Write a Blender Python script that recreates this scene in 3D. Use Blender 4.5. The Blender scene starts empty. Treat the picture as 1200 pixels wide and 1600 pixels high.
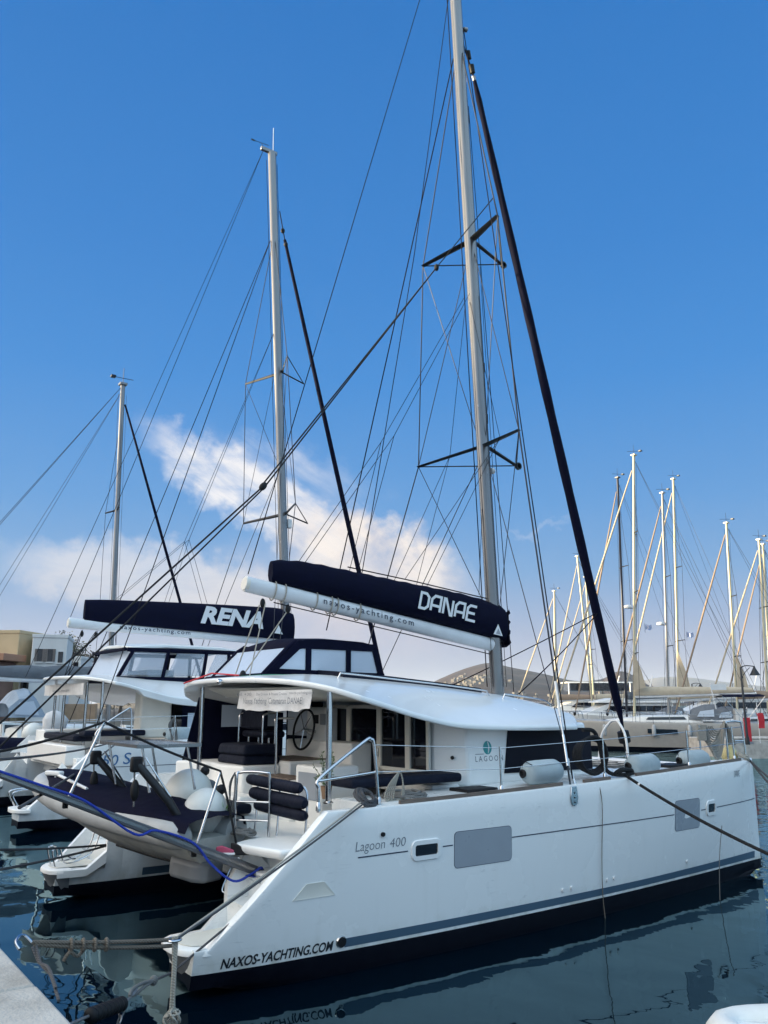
import bpy, math, random
from mathutils import Vector as V, Matrix, Quaternion
R = math.radians
random.seed(7)
sc = bpy.context.scene
col = sc.collection

# ---------------------------------------------------------------- camera, sky, sun, exposure
CAM = V((-4.384, -12.852, 3.173)); YAW = R(54.34); PIT = R(13.02); FPX = 1291.3
cd = bpy.data.cameras.new('camera'); cam = bpy.data.objects.new('camera', cd); col.objects.link(cam)
cam.location = CAM
cam.rotation_euler = (R(90) + PIT, 0, YAW - R(90))
cd.sensor_fit = 'VERTICAL'; cd.sensor_height = 24; cd.lens = 24 * FPX / 1600
cd.clip_start = 0.05; cd.clip_end = 40000
sc.camera = cam
FW = V((math.cos(YAW) * math.cos(PIT), math.sin(YAW) * math.cos(PIT), math.sin(PIT)))
RT = V((math.sin(YAW), -math.cos(YAW), 0)); UP = RT.cross(FW)

def ray(px, py): return FW + RT * ((px - 600) / FPX) + UP * ((800 - py) / FPX)
def un(px, py, ax, v):
    """survey: the point of the plane ax = v (metres) that the photograph shows at px, py"""
    r = ray(px, py); i = 'xyz'.index(ax)
    return CAM + r * ((v - CAM[i]) / r[i])
def far(px, py, d):
    """survey: the point at horizontal distance d (metres) seen at px, py"""
    r = ray(px, py)
    return CAM + r * (d / math.hypot(r.x, r.y))

SUN_AZ, SUN_EL = R(146), R(6.5)
to_sun = V((math.cos(SUN_AZ) * math.cos(SUN_EL), math.sin(SUN_AZ) * math.cos(SUN_EL), math.sin(SUN_EL)))
sd = bpy.data.lights.new('sun', 'SUN'); sd.energy = 5.0; sd.angle = R(0.6); sd.color = (1.0, 0.80, 0.48)
so = bpy.data.objects.new('sun', sd); col.objects.link(so)
so.rotation_euler = (-to_sun).to_track_quat('-Z', 'Y').to_euler()

def S(r, g, b):
    """sRGB 0-255 to linear"""
    f = lambda c: (c / 255 / 12.92) if c <= 10 else ((c / 255 + 0.055) / 1.055) ** 2.4
    return (f(r), f(g), f(b), 1)

def world():
    w = bpy.data.worlds.new('World'); sc.world = w; w.use_nodes = True
    nt = w.node_tree; N = nt.nodes; L = nt.links; bg = N['Background']
    def nd(t, **k):
        n = N.new(t)
        for a, b in k.items(): setattr(n, a, b)
        return n
    def mth(op, a, b=None, c=None, clamp=False):
        n = nd('ShaderNodeMath', operation=op, use_clamp=clamp)
        for i, q in enumerate((a, b, c)):
            if q is None: continue
            if isinstance(q, (int, float)): n.inputs[i].default_value = q
            else: L.new(q, n.inputs[i])
        return n.outputs[0]
    def mix(f, a, b, mode='MIX'):
        n = nd('ShaderNodeMix', data_type='RGBA', blend_type=mode)
        for i, q in ((0, f), (6, a), (7, b)):
            if isinstance(q, (int, float)): n.inputs[i].default_value = q
            elif isinstance(q, tuple): n.inputs[i].default_value = q
            else: L.new(q, n.inputs[i])
        return n.outputs[2]
    def ramp(fac, stops):
        n = nd('ShaderNodeValToRGB'); L.new(fac, n.inputs[0]); e = n.color_ramp.elements
        while len(e) < len(stops): e.new(0.5)
        for q, (p, c) in zip(e, stops): q.position = p; q.color = c
        return n.outputs[0]
    tc = nd('ShaderNodeTexCoord'); d = tc.outputs['Generated']
    sx = nd('ShaderNodeSeparateXYZ'); L.new(d, sx.inputs[0])
    el = mth('ARCSINE', sx.outputs[2])
    eld = mth('MULTIPLY', el, 180 / math.pi)
    # azimuth in degrees, 0 towards the harbour mouth (YAW), clockwise positive
    def dot(v):
        n = nd('ShaderNodeVectorMath', operation='DOT_PRODUCT'); L.new(d, n.inputs[0]); n.inputs[1].default_value = v
        return n.outputs['Value']
    fx = dot((math.cos(YAW), math.sin(YAW), 0)); rx = dot(tuple(RT))
    azd = mth('MULTIPLY', mth('ARCTAN2', rx, fx), 180 / math.pi)
    base = ramp(mth('MULTIPLY', sx.outputs[2], 1.0, clamp=True), [
        (0.0, S(174, 172, 190)), (0.035, S(170, 174, 197)), (0.075, S(160, 174, 206)), (0.15, S(118, 166, 217)),
        (0.23, S(90, 156, 221)), (0.37, S(58, 142, 220)), (0.5, S(46, 132, 213)), (0.70, S(34, 121, 203)), (1.0, S(30, 108, 193))])
    sky = nd('ShaderNodeTexSky', sky_type='NISHITA', sun_disc=False)
    sky.sun_elevation = SUN_EL; sky.sun_rotation = R(90) - SUN_AZ; sky.air_density = 1.0; sky.dust_density = 0.6; sky.ozone_density = 3.0
    nish = mix(1.0, sky.outputs[0], (0.12, 0.12, 0.12, 1), 'MULTIPLY')
    c = mix(0.10, base, nish)
    # clouds: az/el space, broken by noise
    cv = nd('ShaderNodeCombineXYZ'); L.new(azd, cv.inputs[0]); L.new(eld, cv.inputs[1])
    def noise(scale, detail, sxy=(1, 1), rot=0, seed=0.0, dist=0.0):
        mp = nd('ShaderNodeMapping'); L.new(cv.outputs[0], mp.inputs[0])
        mp.inputs['Scale'].default_value = (sxy[0], sxy[1], 1); mp.inputs['Rotation'].default_value = (0, 0, R(rot)); mp.inputs['Location'].default_value = (seed, seed * 2, 0)
        n = nd('ShaderNodeTexNoise'); L.new(mp.outputs[0], n.inputs['Vector'])
        n.inputs['Scale'].default_value = scale; n.inputs['Detail'].default_value = detail; n.inputs['Roughness'].default_value = 0.58; n.inputs['Distortion'].default_value = dist
        return n.outputs['Fac']
    warp = noise(0.16, 3, seed=3.0); warp2 = noise(0.5, 4, seed=9.0)
    def blob(az0, el0, ra, re, rot, soft, wob=1.0):
        """soft ellipse mask, radii in degrees"""
        a = mth('SUBTRACT', azd, az0); e = mth('SUBTRACT', eld, el0)
        a = mth('ADD', a, mth('MULTIPLY', mth('SUBTRACT', warp, 0.5), 7.0 * wob))
        e = mth('ADD', e, mth('MULTIPLY', mth('SUBTRACT', warp2, 0.5), 5.0 * wob))
        cr, sr = math.cos(R(rot)), math.sin(R(rot))
        u = mth('DIVIDE', mth('ADD', mth('MULTIPLY', a, cr), mth('MULTIPLY', e, sr)), ra)
        w_ = mth('DIVIDE', mth('SUBTRACT', mth('MULTIPLY', e, cr), mth('MULTIPLY', a, sr)), re)
        r = mth('SQRT', mth('ADD', mth('MULTIPLY', u, u), mth('MULTIPLY', w_, w_)))
        n = nd('ShaderNodeMapRange', interpolation_type='SMOOTHSTEP'); L.new(r, n.inputs[0])
        n.inputs[1].default_value = 1.0; n.inputs[2].default_value = 1.0 - soft; n.inputs[3].default_value = 0; n.inputs[4].default_value = 1
        return n.outputs[0]
    def fibre(scale, rot, stretch, seed):
        m1 = nd('ShaderNodeMapping'); L.new(cv.outputs[0], m1.inputs[0]); m1.inputs['Rotation'].default_value = (0, 0, R(rot)); m1.inputs['Location'].default_value = (seed, 0, 0)
        m2 = nd('ShaderNodeMapping'); L.new(m1.outputs[0], m2.inputs[0]); m2.inputs['Scale'].default_value = (stretch, 1, 1)
        n = nd('ShaderNodeTexNoise'); L.new(m2.outputs[0], n.inputs['Vector']); n.inputs['Scale'].default_value = scale; n.inputs['Detail'].default_value = 7; n.inputs['Roughness'].default_value = 0.6; n.inputs['Distortion'].default_value = 0.25
        return n.outputs['Fac']
    feather = fibre(0.75, 32, 0.22, 4.0)
    streak = noise(0.22, 6, (1.0, 3.2), 24, 1.0, 0.4)
    puff = noise(0.33, 7, (1, 1.3), 0, 5.0, 0.2)
    plume = blob(-9.0, 13.9, 10.5, 2.5, -28, 0.55, 0.8)
    plume = mth('MULTIPLY', mth('MULTIPLY', plume, mth('MULTIPLY_ADD', streak, 2.6, -0.35, clamp=True)), mth('MULTIPLY_ADD', feather, 2.6, -0.45, clamp=True))
    wisp = mth('MULTIPLY', blob(-6.5, 15.4, 8.0, 3.0, -18, 0.95), mth('MULTIPLY_ADD', feather, 2.4, -0.70, clamp=True))
    puffs = mth('MULTIPLY', blob(-0.6, 9.9, 8.6, 3.5, -17, 0.5, 1.0), mth('MULTIPLY_ADD', puff, 2.4, -0.25, clamp=True))
    bank = mth('MULTIPLY', blob(-3.0, 6.6, 13, 5.0, -6, 0.9, 0.7), mth('MULTIPLY_ADD', puff, 0.9, 0.42, clamp=True))
    anvil = mth('MULTIPLY', blob(-15.5, 8.0, 12, 2.9, -5, 0.5, 0.8), mth('MULTIPLY_ADD', streak, 1.3, 0.25, clamp=True))
    streaks = mth('MULTIPLY', blob(10.6, 11.6, 2.6, 0.5, 20, 0.95), 0.16)
    warm = S(250, 240, 232); white = S(246, 244, 245); lilac = S(196, 188, 200)
    c = mix(mth('MULTIPLY', bank, 0.78), c, ramp(mth('DIVIDE', eld, 14, clamp=True), [(0.15, lilac), (0.6, S(226, 214, 212)), (0.9, warm)]))
    c = mix(mth('MULTIPLY', anvil, 0.64), c, ramp(mth('DIVIDE', eld, 12, clamp=True), [(0.25, S(216, 206, 204)), (0.6, S(236, 228, 224)), (0.95, S(232, 232, 236))]))
    c = mix(mth('MULTIPLY', wisp, 0.55), c, white)
    c = mix(mth('MULTIPLY', plume, 0.95), c, white)
    c = mix(mth('MULTIPLY', puffs, mth('MULTIPLY_ADD', feather, 0.9, 0.42, clamp=True)), c, ramp(puff, [(0.30, S(222, 211, 210)), (0.60, warm)]))
    c = mix(streaks, c, white)
    # unseen brighter sky added behind and overhead to light the hulls and decks
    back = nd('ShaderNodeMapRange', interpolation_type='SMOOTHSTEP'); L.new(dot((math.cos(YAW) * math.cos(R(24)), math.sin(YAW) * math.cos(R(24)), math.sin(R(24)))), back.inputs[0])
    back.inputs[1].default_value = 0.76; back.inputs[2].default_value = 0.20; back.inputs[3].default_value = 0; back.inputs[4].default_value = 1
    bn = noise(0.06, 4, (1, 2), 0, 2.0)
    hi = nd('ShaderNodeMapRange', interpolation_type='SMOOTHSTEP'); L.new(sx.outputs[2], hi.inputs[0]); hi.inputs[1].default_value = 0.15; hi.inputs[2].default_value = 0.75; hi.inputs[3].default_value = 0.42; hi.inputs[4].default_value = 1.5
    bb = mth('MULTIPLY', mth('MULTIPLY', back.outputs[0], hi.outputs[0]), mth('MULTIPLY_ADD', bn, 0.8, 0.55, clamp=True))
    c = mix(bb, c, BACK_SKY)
    # bright veil round the low sun
    gl = nd('ShaderNodeMapRange', interpolation_type='SMOOTHSTEP'); L.new(dot((math.cos(SUN_AZ + R(12)) * math.cos(R(22)), math.sin(SUN_AZ + R(12)) * math.cos(R(22)), math.sin(R(22)))), gl.inputs[0])
    gl.inputs[1].default_value = 0.50; gl.inputs[2].default_value = 1.0; gl.inputs[3].default_value = 0; gl.inputs[4].default_value = 1
    c = mix(gl.outputs[0], c, SUN_SKY)
    L.new(c, bg.inputs[0]); bg.inputs[1].default_value = 0.27
SUN_SKY = (3.4, 3.1, 2.75, 1)
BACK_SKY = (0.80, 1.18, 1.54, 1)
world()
sc.view_settings.view_transform = 'Standard'; sc.view_settings.look = 'None'
sc.view_settings.exposure = 1.9; sc.view_settings.gamma = 1.0
sc.render.engine = 'CYCLES'
sc.cycles.max_bounces = 8; sc.cycles.transparent_max_bounces = 16; sc.cycles.use_denoising = True
sc.cycles.caustics_reflective = False; sc.cycles.caustics_refractive = False

# ---------------------------------------------------------------- materials
MATS = {}
def mat(name, c, rough=0.5, metal=0.0, var=0.0, vscale=3.0, bump=0.0, bscale=20.0, spec=0.5, coat=0.0, c2=None, stretch=(1, 1, 1)):
    """principled material; var mixes a second tone by noise, bump roughens the surface"""
    m = bpy.data.materials.new(name); m.use_nodes = True
    nt = m.node_tree; b = nt.nodes['Principled BSDF']; L = nt.links
    b.inputs['Base Color'].default_value = c; b.inputs['Roughness'].default_value = rough; b.inputs['Metallic'].default_value = metal
    b.inputs['Specular IOR Level'].default_value = spec; b.inputs['Coat Weight'].default_value = coat
    if var or bump:
        tc = nt.nodes.new('ShaderNodeTexCoord'); mp = nt.nodes.new('ShaderNodeMapping'); L.new(tc.outputs['Object'], mp.inputs[0]); mp.inputs['Scale'].default_value = stretch
    if var:
        n = nt.nodes.new('ShaderNodeTexNoise'); n.inputs['Scale'].default_value = vscale; n.inputs['Detail'].default_value = 6; L.new(mp.outputs[0], n.inputs['Vector'])
        rp = nt.nodes.new('ShaderNodeMapRange'); L.new(n.outputs['Fac'], rp.inputs[0]); rp.inputs[1].default_value = 0.38; rp.inputs[2].default_value = 0.68; rp.inputs[3].default_value = 0; rp.inputs[4].default_value = var
        mx = nt.nodes.new('ShaderNodeMix'); mx.data_type = 'RGBA'; mx.inputs[6].default_value = c
        mx.inputs[7].default_value = c2 if c2 else tuple(q * 0.45 for q in c[:3]) + (1,)
        L.new(rp.outputs[0], mx.inputs[0]); L.new(mx.outputs[2], b.inputs['Base Color'])
        rr = nt.nodes.new('ShaderNodeMath'); rr.operation = 'MULTIPLY_ADD'; L.new(n.outputs['Fac'], rr.inputs[0]); rr.inputs[1].default_value = 0.18; rr.inputs[2].default_value = max(rough - 0.09, 0.02); L.new(rr.outputs[0], b.inputs['Roughness'])
    if bump:
        n2 = nt.nodes.new('ShaderNodeTexNoise'); n2.inputs['Scale'].default_value = bscale; n2.inputs['Detail'].default_value = 4; L.new(mp.outputs[0], n2.inputs['Vector'])
        bp = nt.nodes.new('ShaderNodeBump'); bp.inputs['Strength'].default_value = bump; bp.inputs['Distance'].default_value = 0.02; L.new(n2.outputs['Fac'], bp.inputs['Height']); L.new(bp.outputs[0], b.inputs['Normal'])
    MATS[name] = m
    return m
def vinyl(name, c, alpha, rough=0.08):
    """clear soft window: partly see-through, glossy"""
    m = mat(name, c, rough, bump=0.25, bscale=5.0)
    nt = m.node_tree; b = nt.nodes['Principled BSDF']; out = nt.nodes['Material Output']
    t = nt.nodes.new('ShaderNodeBsdfTransparent'); t.inputs[0].default_value = (0.92, 0.95, 0.98, 1)
    mx = nt.nodes.new('ShaderNodeMixShader'); mx.inputs[0].default_value = alpha
    nt.links.new(t.outputs[0], mx.inputs[1]); nt.links.new(b.outputs[0], mx.inputs[2]); nt.links.new(mx.outputs[0], out.inputs[0])
    return m
gel = mat('gelcoat', (0.80, 0.81, 0.80, 1), 0.24, var=0.22, vscale=1.1, c2=(0.64, 0.66, 0.66, 1), coat=0.3, stretch=(2.2, 2.2, 0.7), bump=0.02, bscale=1.2)
gel_deck = mat('gelcoat_deck', (0.80, 0.80, 0.78, 1), 0.45, var=0.16, vscale=4, c2=(0.62, 0.61, 0.57, 1))
gel_warm = mat('gelcoat_cream', (0.72, 0.70, 0.63, 1), 0.4, var=0.15, vscale=3)
gel_far = mat('gelcoat_weathered', (0.70, 0.70, 0.68, 1), 0.35, var=0.2, vscale=2)
def hull_gel():
    """topside gelcoat: faint vertical run marks, scuffs and a yellowish scum band just above the waterline"""
    m = mat('gelcoat_topside', (0.80, 0.81, 0.80, 1), 0.22, coat=0.3)
    nt = m.node_tree; b = nt.nodes['Principled BSDF']; L = nt.links; N = nt.nodes
    tc = N.new('ShaderNodeTexCoord')
    def noise(sc_, sv, det=5):
        mp = N.new('ShaderNodeMapping'); L.new(tc.outputs['Object'], mp.inputs[0]); mp.inputs['Scale'].default_value = sv
        n = N.new('ShaderNodeTexNoise'); L.new(mp.outputs[0], n.inputs['Vector']); n.inputs['Scale'].default_value = sc_; n.inputs['Detail'].default_value = det; return n.outputs['Fac']
    def rng(v, a, b_, c, d):
        r = N.new('ShaderNodeMapRange'); L.new(v, r.inputs[0]); r.inputs[1].default_value = a; r.inputs[2].default_value = b_; r.inputs[3].default_value = c; r.inputs[4].default_value = d; return r.outputs[0]
    def mul(a, b_):
        n = N.new('ShaderNodeMath'); n.operation = 'MULTIPLY'; L.new(a, n.inputs[0]); L.new(b_, n.inputs[1]); return n.outputs[0]
    def mix(f, a, c):
        n = N.new('ShaderNodeMix'); n.data_type = 'RGBA'; L.new(f, n.inputs[0])
        if isinstance(a, tuple): n.inputs[6].default_value = a
        else: L.new(a, n.inputs[6])
        n.inputs[7].default_value = c; return n.outputs[2]
    sx = N.new('ShaderNodeSeparateXYZ'); L.new(tc.outputs['Object'], sx.inputs[0])
    runs = rng(noise(2.4, (3, 3, .22)), .56, .74, 0, .13)
    c = mix(runs, (0.80, 0.81, 0.80, 1), (0.58, 0.58, 0.54, 1))
    scum = mul(rng(sx.outputs[2], .16, .42, .55, 0), rng(noise(3.0, (1.5, 1.5, .8)), .40, .66, 0, 1))
    c = mix(scum, c, (0.42, 0.40, 0.30, 1))
    scuff = mul(rng(noise(1.1, (1, 1, 1), 2), .56, .66, 0, 1), rng(noise(16, (.35, .35, 2.2), 6), .60, .68, 0, .28))
    c = mix(scuff, c, (0.36, 0.37, 0.38, 1))
    L.new(c, b.inputs['Base Color']); L.new(rng(noise(1.6, (1, 1, 1)), .3, .7, .16, .34), b.inputs['Roughness'])
    bp = N.new('ShaderNodeBump'); bp.inputs['Strength'].default_value = .10; bp.inputs['Distance'].default_value = .02; L.new(noise(.9, (1, 1, 1), 2), bp.inputs['Height']); L.new(bp.outputs[0], b.inputs['Normal'])
    return m
gel_hull = hull_gel()
skirt_grey = mat('skirt_grey', (0.20, 0.21, 0.22, 1), 0.5, var=0.4, vscale=6)
panel_grey = mat('panel_grey', (0.30, 0.33, 0.37, 1), 0.3, var=0.15, vscale=2)
antifoul = mat('antifouling', (0.002, 0.0025, 0.007, 1), 0.5, var=0.5, vscale=8, c2=(0.005, 0.006, 0.011, 1), spec=0.12)
stripe_blue = mat('stripe_blue', (0.06, 0.105, 0.155, 1), 0.3)
ink_navy = mat('lettering_navy', (0.02, 0.03, 0.06, 1), 0.4)
ink_grey = mat('lettering_grey', (0.12, 0.14, 0.17, 1), 0.4)
ink_black = mat('lettering_black', (0.010, 0.011, 0.016, 1), 0.35)
ink_white = mat('lettering_white', (0.72, 0.73, 0.74, 1), 0.6)
ink_teal = mat('logo_teal', (0.01, 0.26, 0.27, 1), 0.3)
ink_blue = mat('lettering_blue', (0.03, 0.14, 0.33, 1), 0.3)
navy = mat('navy_canvas', (0.0016, 0.0024, 0.0135, 1), 0.85, var=0.5, vscale=5, bump=0.5, bscale=9, spec=0.12, c2=(0.003, 0.0042, 0.021, 1))
navy_cush = mat('navy_cushion', (0.0035, 0.0065, 0.019, 1), 0.75, var=0.4, vscale=8, bump=0.5, bscale=14, spec=0.2)
steel = mat('stainless', (0.55, 0.56, 0.58, 1), 0.18, 1.0)
alu = mat('anodised_aluminium', (0.23, 0.23, 0.235, 1), 0.24, 0.72, var=0.1, vscale=2, stretch=(3, 3, 0.4))
alu_white = mat('white_spar_paint', (0.72, 0.73, 0.74, 1), 0.35, var=0.15, vscale=3)
spar_dark = mat('dark_spar', (0.035, 0.035, 0.045, 1), 0.4, 0.5)
dark_alu = mat('dark_davit', (0.03, 0.031, 0.034, 1), 0.4, 0.6, var=0.3)
wire = mat('rigging_wire', (0.02, 0.022, 0.03, 1), 0.45, 0.5)
line_dark = mat('dark_line', (0.004, 0.004, 0.008, 1), 0.9, spec=0.2)
rubber = mat('black_rubber', (0.006, 0.006, 0.008, 1), 0.6, var=0.3, spec=0.3)
glass_dark = mat('smoked_window', (0.006, 0.007, 0.012, 1), 0.04, spec=0.6)
screen = mat('window_screen', (0.0022, 0.0032, 0.010, 1), 0.6, bump=0.2, bscale=60, spec=0.15)
clear = vinyl('clear_vinyl', (0.55, 0.62, 0.70, 1), 0.28)
clear2 = vinyl('clear_vinyl_pale', (0.62, 0.70, 0.80, 1), 0.75, 0.2)
teak = mat('weathered_teak', (0.16, 0.12, 0.095, 1), 0.7, var=0.6, vscale=7, bump=0.4, bscale=30, c2=(0.075, 0.06, 0.055, 1), stretch=(0.4, 3, 3))
def ropemat(name, c, c2):
    m = mat(name, c, 0.85)
    nt = m.node_tree; b = nt.nodes['Principled BSDF']
    tc = nt.nodes.new('ShaderNodeTexCoord'); wv = nt.nodes.new('ShaderNodeTexWave'); wv.bands_direction = 'DIAGONAL'; wv.inputs['Scale'].default_value = 26; wv.inputs['Distortion'].default_value = 1.5
    nt.links.new(tc.outputs['Object'], wv.inputs['Vector'])
    mx = nt.nodes.new('ShaderNodeMix'); mx.data_type = 'RGBA'; mx.inputs[6].default_value = c; mx.inputs[7].default_value = c2
    nt.links.new(wv.outputs['Fac'], mx.inputs[0]); nt.links.new(mx.outputs[2], b.inputs['Base Color'])
    bp = nt.nodes.new('ShaderNodeBump'); bp.inputs['Strength'].default_value = 0.6; bp.inputs['Distance'].default_value = 0.006; nt.links.new(wv.outputs['Fac'], bp.inputs['Height']); nt.links.new(bp.outputs[0], b.inputs['Normal'])
    return m
rope_grey = ropemat('grey_rope', (0.20, 0.20, 0.19, 1), (0.10, 0.10, 0.10, 1))
rope_dark = ropemat('dark_grey_rope', (0.10, 0.10, 0.105, 1), (0.035, 0.035, 0.04, 1))
rope_beige = ropemat('beige_rope', (0.42, 0.40, 0.35, 1), (0.27, 0.25, 0.21, 1))
rope_brown = ropemat('brown_rope', (0.17, 0.145, 0.115, 1), (0.09, 0.075, 0.06, 1))
rope_black = ropemat('black_rope', (0.005, 0.005, 0.007, 1), (0.002, 0.002, 0.003, 1))
rope_blue = ropemat('blue_rope', (0.012, 0.05, 0.42, 1), (0.008, 0.03, 0.28, 1))
fender_cloth = mat('fender_cloth', (0.36, 0.43, 0.46, 1), 0.9, var=0.35, vscale=9, bump=0.4, bscale=60, c2=(0.25, 0.31, 0.34, 1))
buoy_white = mat('buoy_vinyl', (0.70, 0.71, 0.68, 1), 0.4, var=0.35, vscale=4, c2=(0.50, 0.50, 0.45, 1))
buoy_yellow = mat('buoy_yellow', (0.66, 0.56, 0.26, 1), 0.45, var=0.2)
hyp_light = mat('inflatable_light_grey', (0.40, 0.41, 0.41, 1), 0.55, var=0.3, vscale=4)
hyp_dark = mat('inflatable_dark_grey', (0.17, 0.18, 0.19, 1), 0.55, var=0.3, vscale=4)
grp = mat('dinghy_bottom', (0.46, 0.46, 0.43, 1), 0.5, var=0.4, vscale=3)
solar = mat('solar_cells', (0.10, 0.11, 0.14, 1), 0.15, 0.2, spec=0.8)
plank_grey = mat('gangway_grey', (0.10, 0.105, 0.115, 1), 0.45, 0.4, var=0.3, vscale=5)
cloth_white = mat('white_cloth', (0.62, 0.62, 0.62, 1), 0.85, var=0.25, vscale=5, bump=0.6, bscale=7)
cloth_grey = mat('grey_canvas', (0.12, 0.135, 0.155, 1), 0.85, var=0.3, vscale=4, bump=0.5, bscale=6)
red = mat('red_cloth', (0.50, 0.018, 0.03, 1), 0.7, var=0.2)
paint_white = mat('white_paint', (0.75, 0.75, 0.74, 1), 0.4, var=0.15)
concrete = mat('quay_concrete', (0.50, 0.475, 0.43, 1), 0.85, var=0.75, vscale=2.6, bump=0.6, bscale=34, c2=(0.27, 0.25, 0.22, 1))
iron = mat('galvanised_iron', (0.30, 0.30, 0.31, 1), 0.45, 0.8, var=0.5, vscale=20)
leafm = mat('plant_leaf', (0.06, 0.12, 0.03, 1), 0.6, var=0.5, vscale=8)

# ---------------------------------------------------------------- mesh helpers
class MB:
    def __init__(s): s.v = []; s.f = []
    def add(s, vs, fs):
        o = len(s.v); s.v += [tuple(q) for q in vs]; s.f += [tuple(i + o for i in q) for q in fs]; return s
    def box(s, c, d, rot=None, top=(1, 1)):
        M = rot if rot else Matrix.Identity(3); c = V(c); vs = []
        for k in (-1, 1):
            t = top if k > 0 else (1, 1)
            for a, b in ((-1, -1), (1, -1), (1, 1), (-1, 1)): vs.append(c + M @ V((a * d[0] / 2 * t[0], b * d[1] / 2 * t[1], k * d[2] / 2)))
        return s.add(vs, [(3, 2, 1, 0), (4, 5, 6, 7), (0, 1, 5, 4), (1, 2, 6, 5), (2, 3, 7, 6), (3, 0, 4, 7)])
    def loft(s, secs, closed=True, caps=True):
        n = len(secs[0]); vs = [q for a in secs for q in a]; fs = []
        for i in range(len(secs) - 1):
            for j in range(n if closed else n - 1):
                k = (j + 1) % n; fs.append((i * n + j, i * n + k, (i + 1) * n + k, (i + 1) * n + j))
        if closed and caps: fs += [tuple(range(n))[::-1], tuple((len(secs) - 1) * n + j for j in range(n))]
        return s.add(vs, fs)
    def tube(s, pts, r, n=8, closed=False, flat=1.0, caps=True):
        pts = [V(p) for p in pts]; m = len(pts); rr = r if isinstance(r, (list, tuple)) else [r] * m
        tg = []
        for i in range(m):
            a = pts[(i - 1) % m] if (closed or i) else pts[0]; b = pts[(i + 1) % m] if (closed or i < m - 1) else pts[-1]
            t = b - a; tg.append(t.normalized() if t.length > 1e-9 else V((0, 0, 1)))
        up = V((0, 0, 1)) if abs(tg[0].z) < 0.95 else V((1, 0, 0))
        u = tg[0].cross(up).normalized(); secs = []
        for i in range(m):
            u = (u - tg[i] * u.dot(tg[i]));  u = u.normalized() if u.length > 1e-6 else tg[i].orthogonal().normalized()
            w = tg[i].cross(u)
            secs.append([pts[i] + (u * math.cos(2 * math.pi * j / n) * flat + w * math.sin(2 * math.pi * j / n)) * rr[i] for j in range(n)])
        if closed: secs.append(secs[0])
        return s.loft(secs, True, caps and not closed)
    def lathe(s, prof, origin, axis=(0, 0, 1), n=20):
        """prof: (radius, distance along axis)"""
        a = V(axis).normalized(); u = a.orthogonal().normalized(); w = a.cross(u); o = V(origin)
        secs = [[o + a * h + (u * math.cos(2 * math.pi * j / n) + w * math.sin(2 * math.pi * j / n)) * max(r, 1e-4) for j in range(n)] for r, h in prof]
        return s.loft(secs)
    def ell(s, c, r, axis=(0, 0, 1), n=20, m=12):
        c = V(c); q = V((0, 0, 1)).rotation_difference(V(axis).normalized())
        secs = []
        for i in range(m + 1):
            t = math.pi * i / m; t = min(max(t, 0.02), math.pi - 0.02)
            secs.append([c + q @ V((r[0] * math.sin(t) * math.cos(2 * math.pi * j / n), r[1] * math.sin(t) * math.sin(2 * math.pi * j / n), -r[2] * math.cos(t))) for j in range(n)])
        return s.loft(secs)
    def prism(s, a, b):
        """two matching outlines"""
        n = len(a); return s.add(list(a) + list(b), [tuple(range(n))[::-1], tuple(range(n, 2 * n))] + [(j, (j + 1) % n, n + (j + 1) % n, n + j) for j in range(n)])
    def plate(s, pts, t):
        """flat outline given thickness t along its normal, behind it"""
        pts = [V(p) for p in pts]; nn = V((0, 0, 0))
        for i in range(len(pts)): nn += (pts[i] - pts[0]).cross(pts[(i + 1) % len(pts)] - pts[0])
        nn.normalize(); return s.prism([p - nn * t for p in pts], pts)
    def build(s, name, m, parent=None, smooth=38, bevel=0.0, seg=2):
        me = bpy.data.meshes.new(name); me.from_pydata(s.v, [], s.f); me.update(calc_edges=True)
        import bmesh as bmm
        b = bmm.new(); b.from_mesh(me); bmm.ops.recalc_face_normals(b, faces=b.faces); b.to_mesh(me); b.free()
        if smooth:
            for p in me.polygons: p.use_smooth = True
            me.set_sharp_from_angle(angle=R(smooth))
        o = bpy.data.objects.new(name, me); col.objects.link(o); me.materials.append(m)
        if parent: o.parent = parent; o.matrix_parent_inverse = Matrix.Translation(-parent.location) if parent.type == 'EMPTY' and not parent.parent and parent.rotation_euler.z == 0 else Matrix.Identity(4)
        if bevel:
            bv = o.modifiers.new('bevel', 'BEVEL'); bv.width = bevel; bv.segments = seg; bv.limit_method = 'ANGLE'; bv.angle_limit = R(35); bv.harden_normals = False
        return o
def tag(o, label, cat, group=None, kind=None):
    o['label'] = label; o['category'] = cat
    if group: o['group'] = group
    if kind: o['kind'] = kind
    return o
def thing(name, loc, label, cat, group=None):
    o = bpy.data.objects.new(name, None); col.objects.link(o); o.location = loc; o.empty_display_size = 0.3
    return tag(o, label, cat, group)
def struct(o): o['kind'] = 'structure'; return o
def dup(root, loc, label, group=None):
    r = root.copy(); col.objects.link(r); r.location = loc; r['label'] = label
    if group: r['group'] = group
    for ch in list(root.children):
        c = ch.copy(); col.objects.link(c); c.parent = r
        for g in list(ch.children):
            d = g.copy(); col.objects.link(d); d.parent = c
    return r
def lerp(a, b, t): return a + (b - a) * t
def interp(x, tab):
    if x <= tab[0][0]: return tab[0][1]
    for (a, p), (b, q) in zip(tab, tab[1:]):
        if x <= b:
            t = (x - a) / (b - a); return p + (q - p) * t
    return tab[-1][1]
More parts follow.
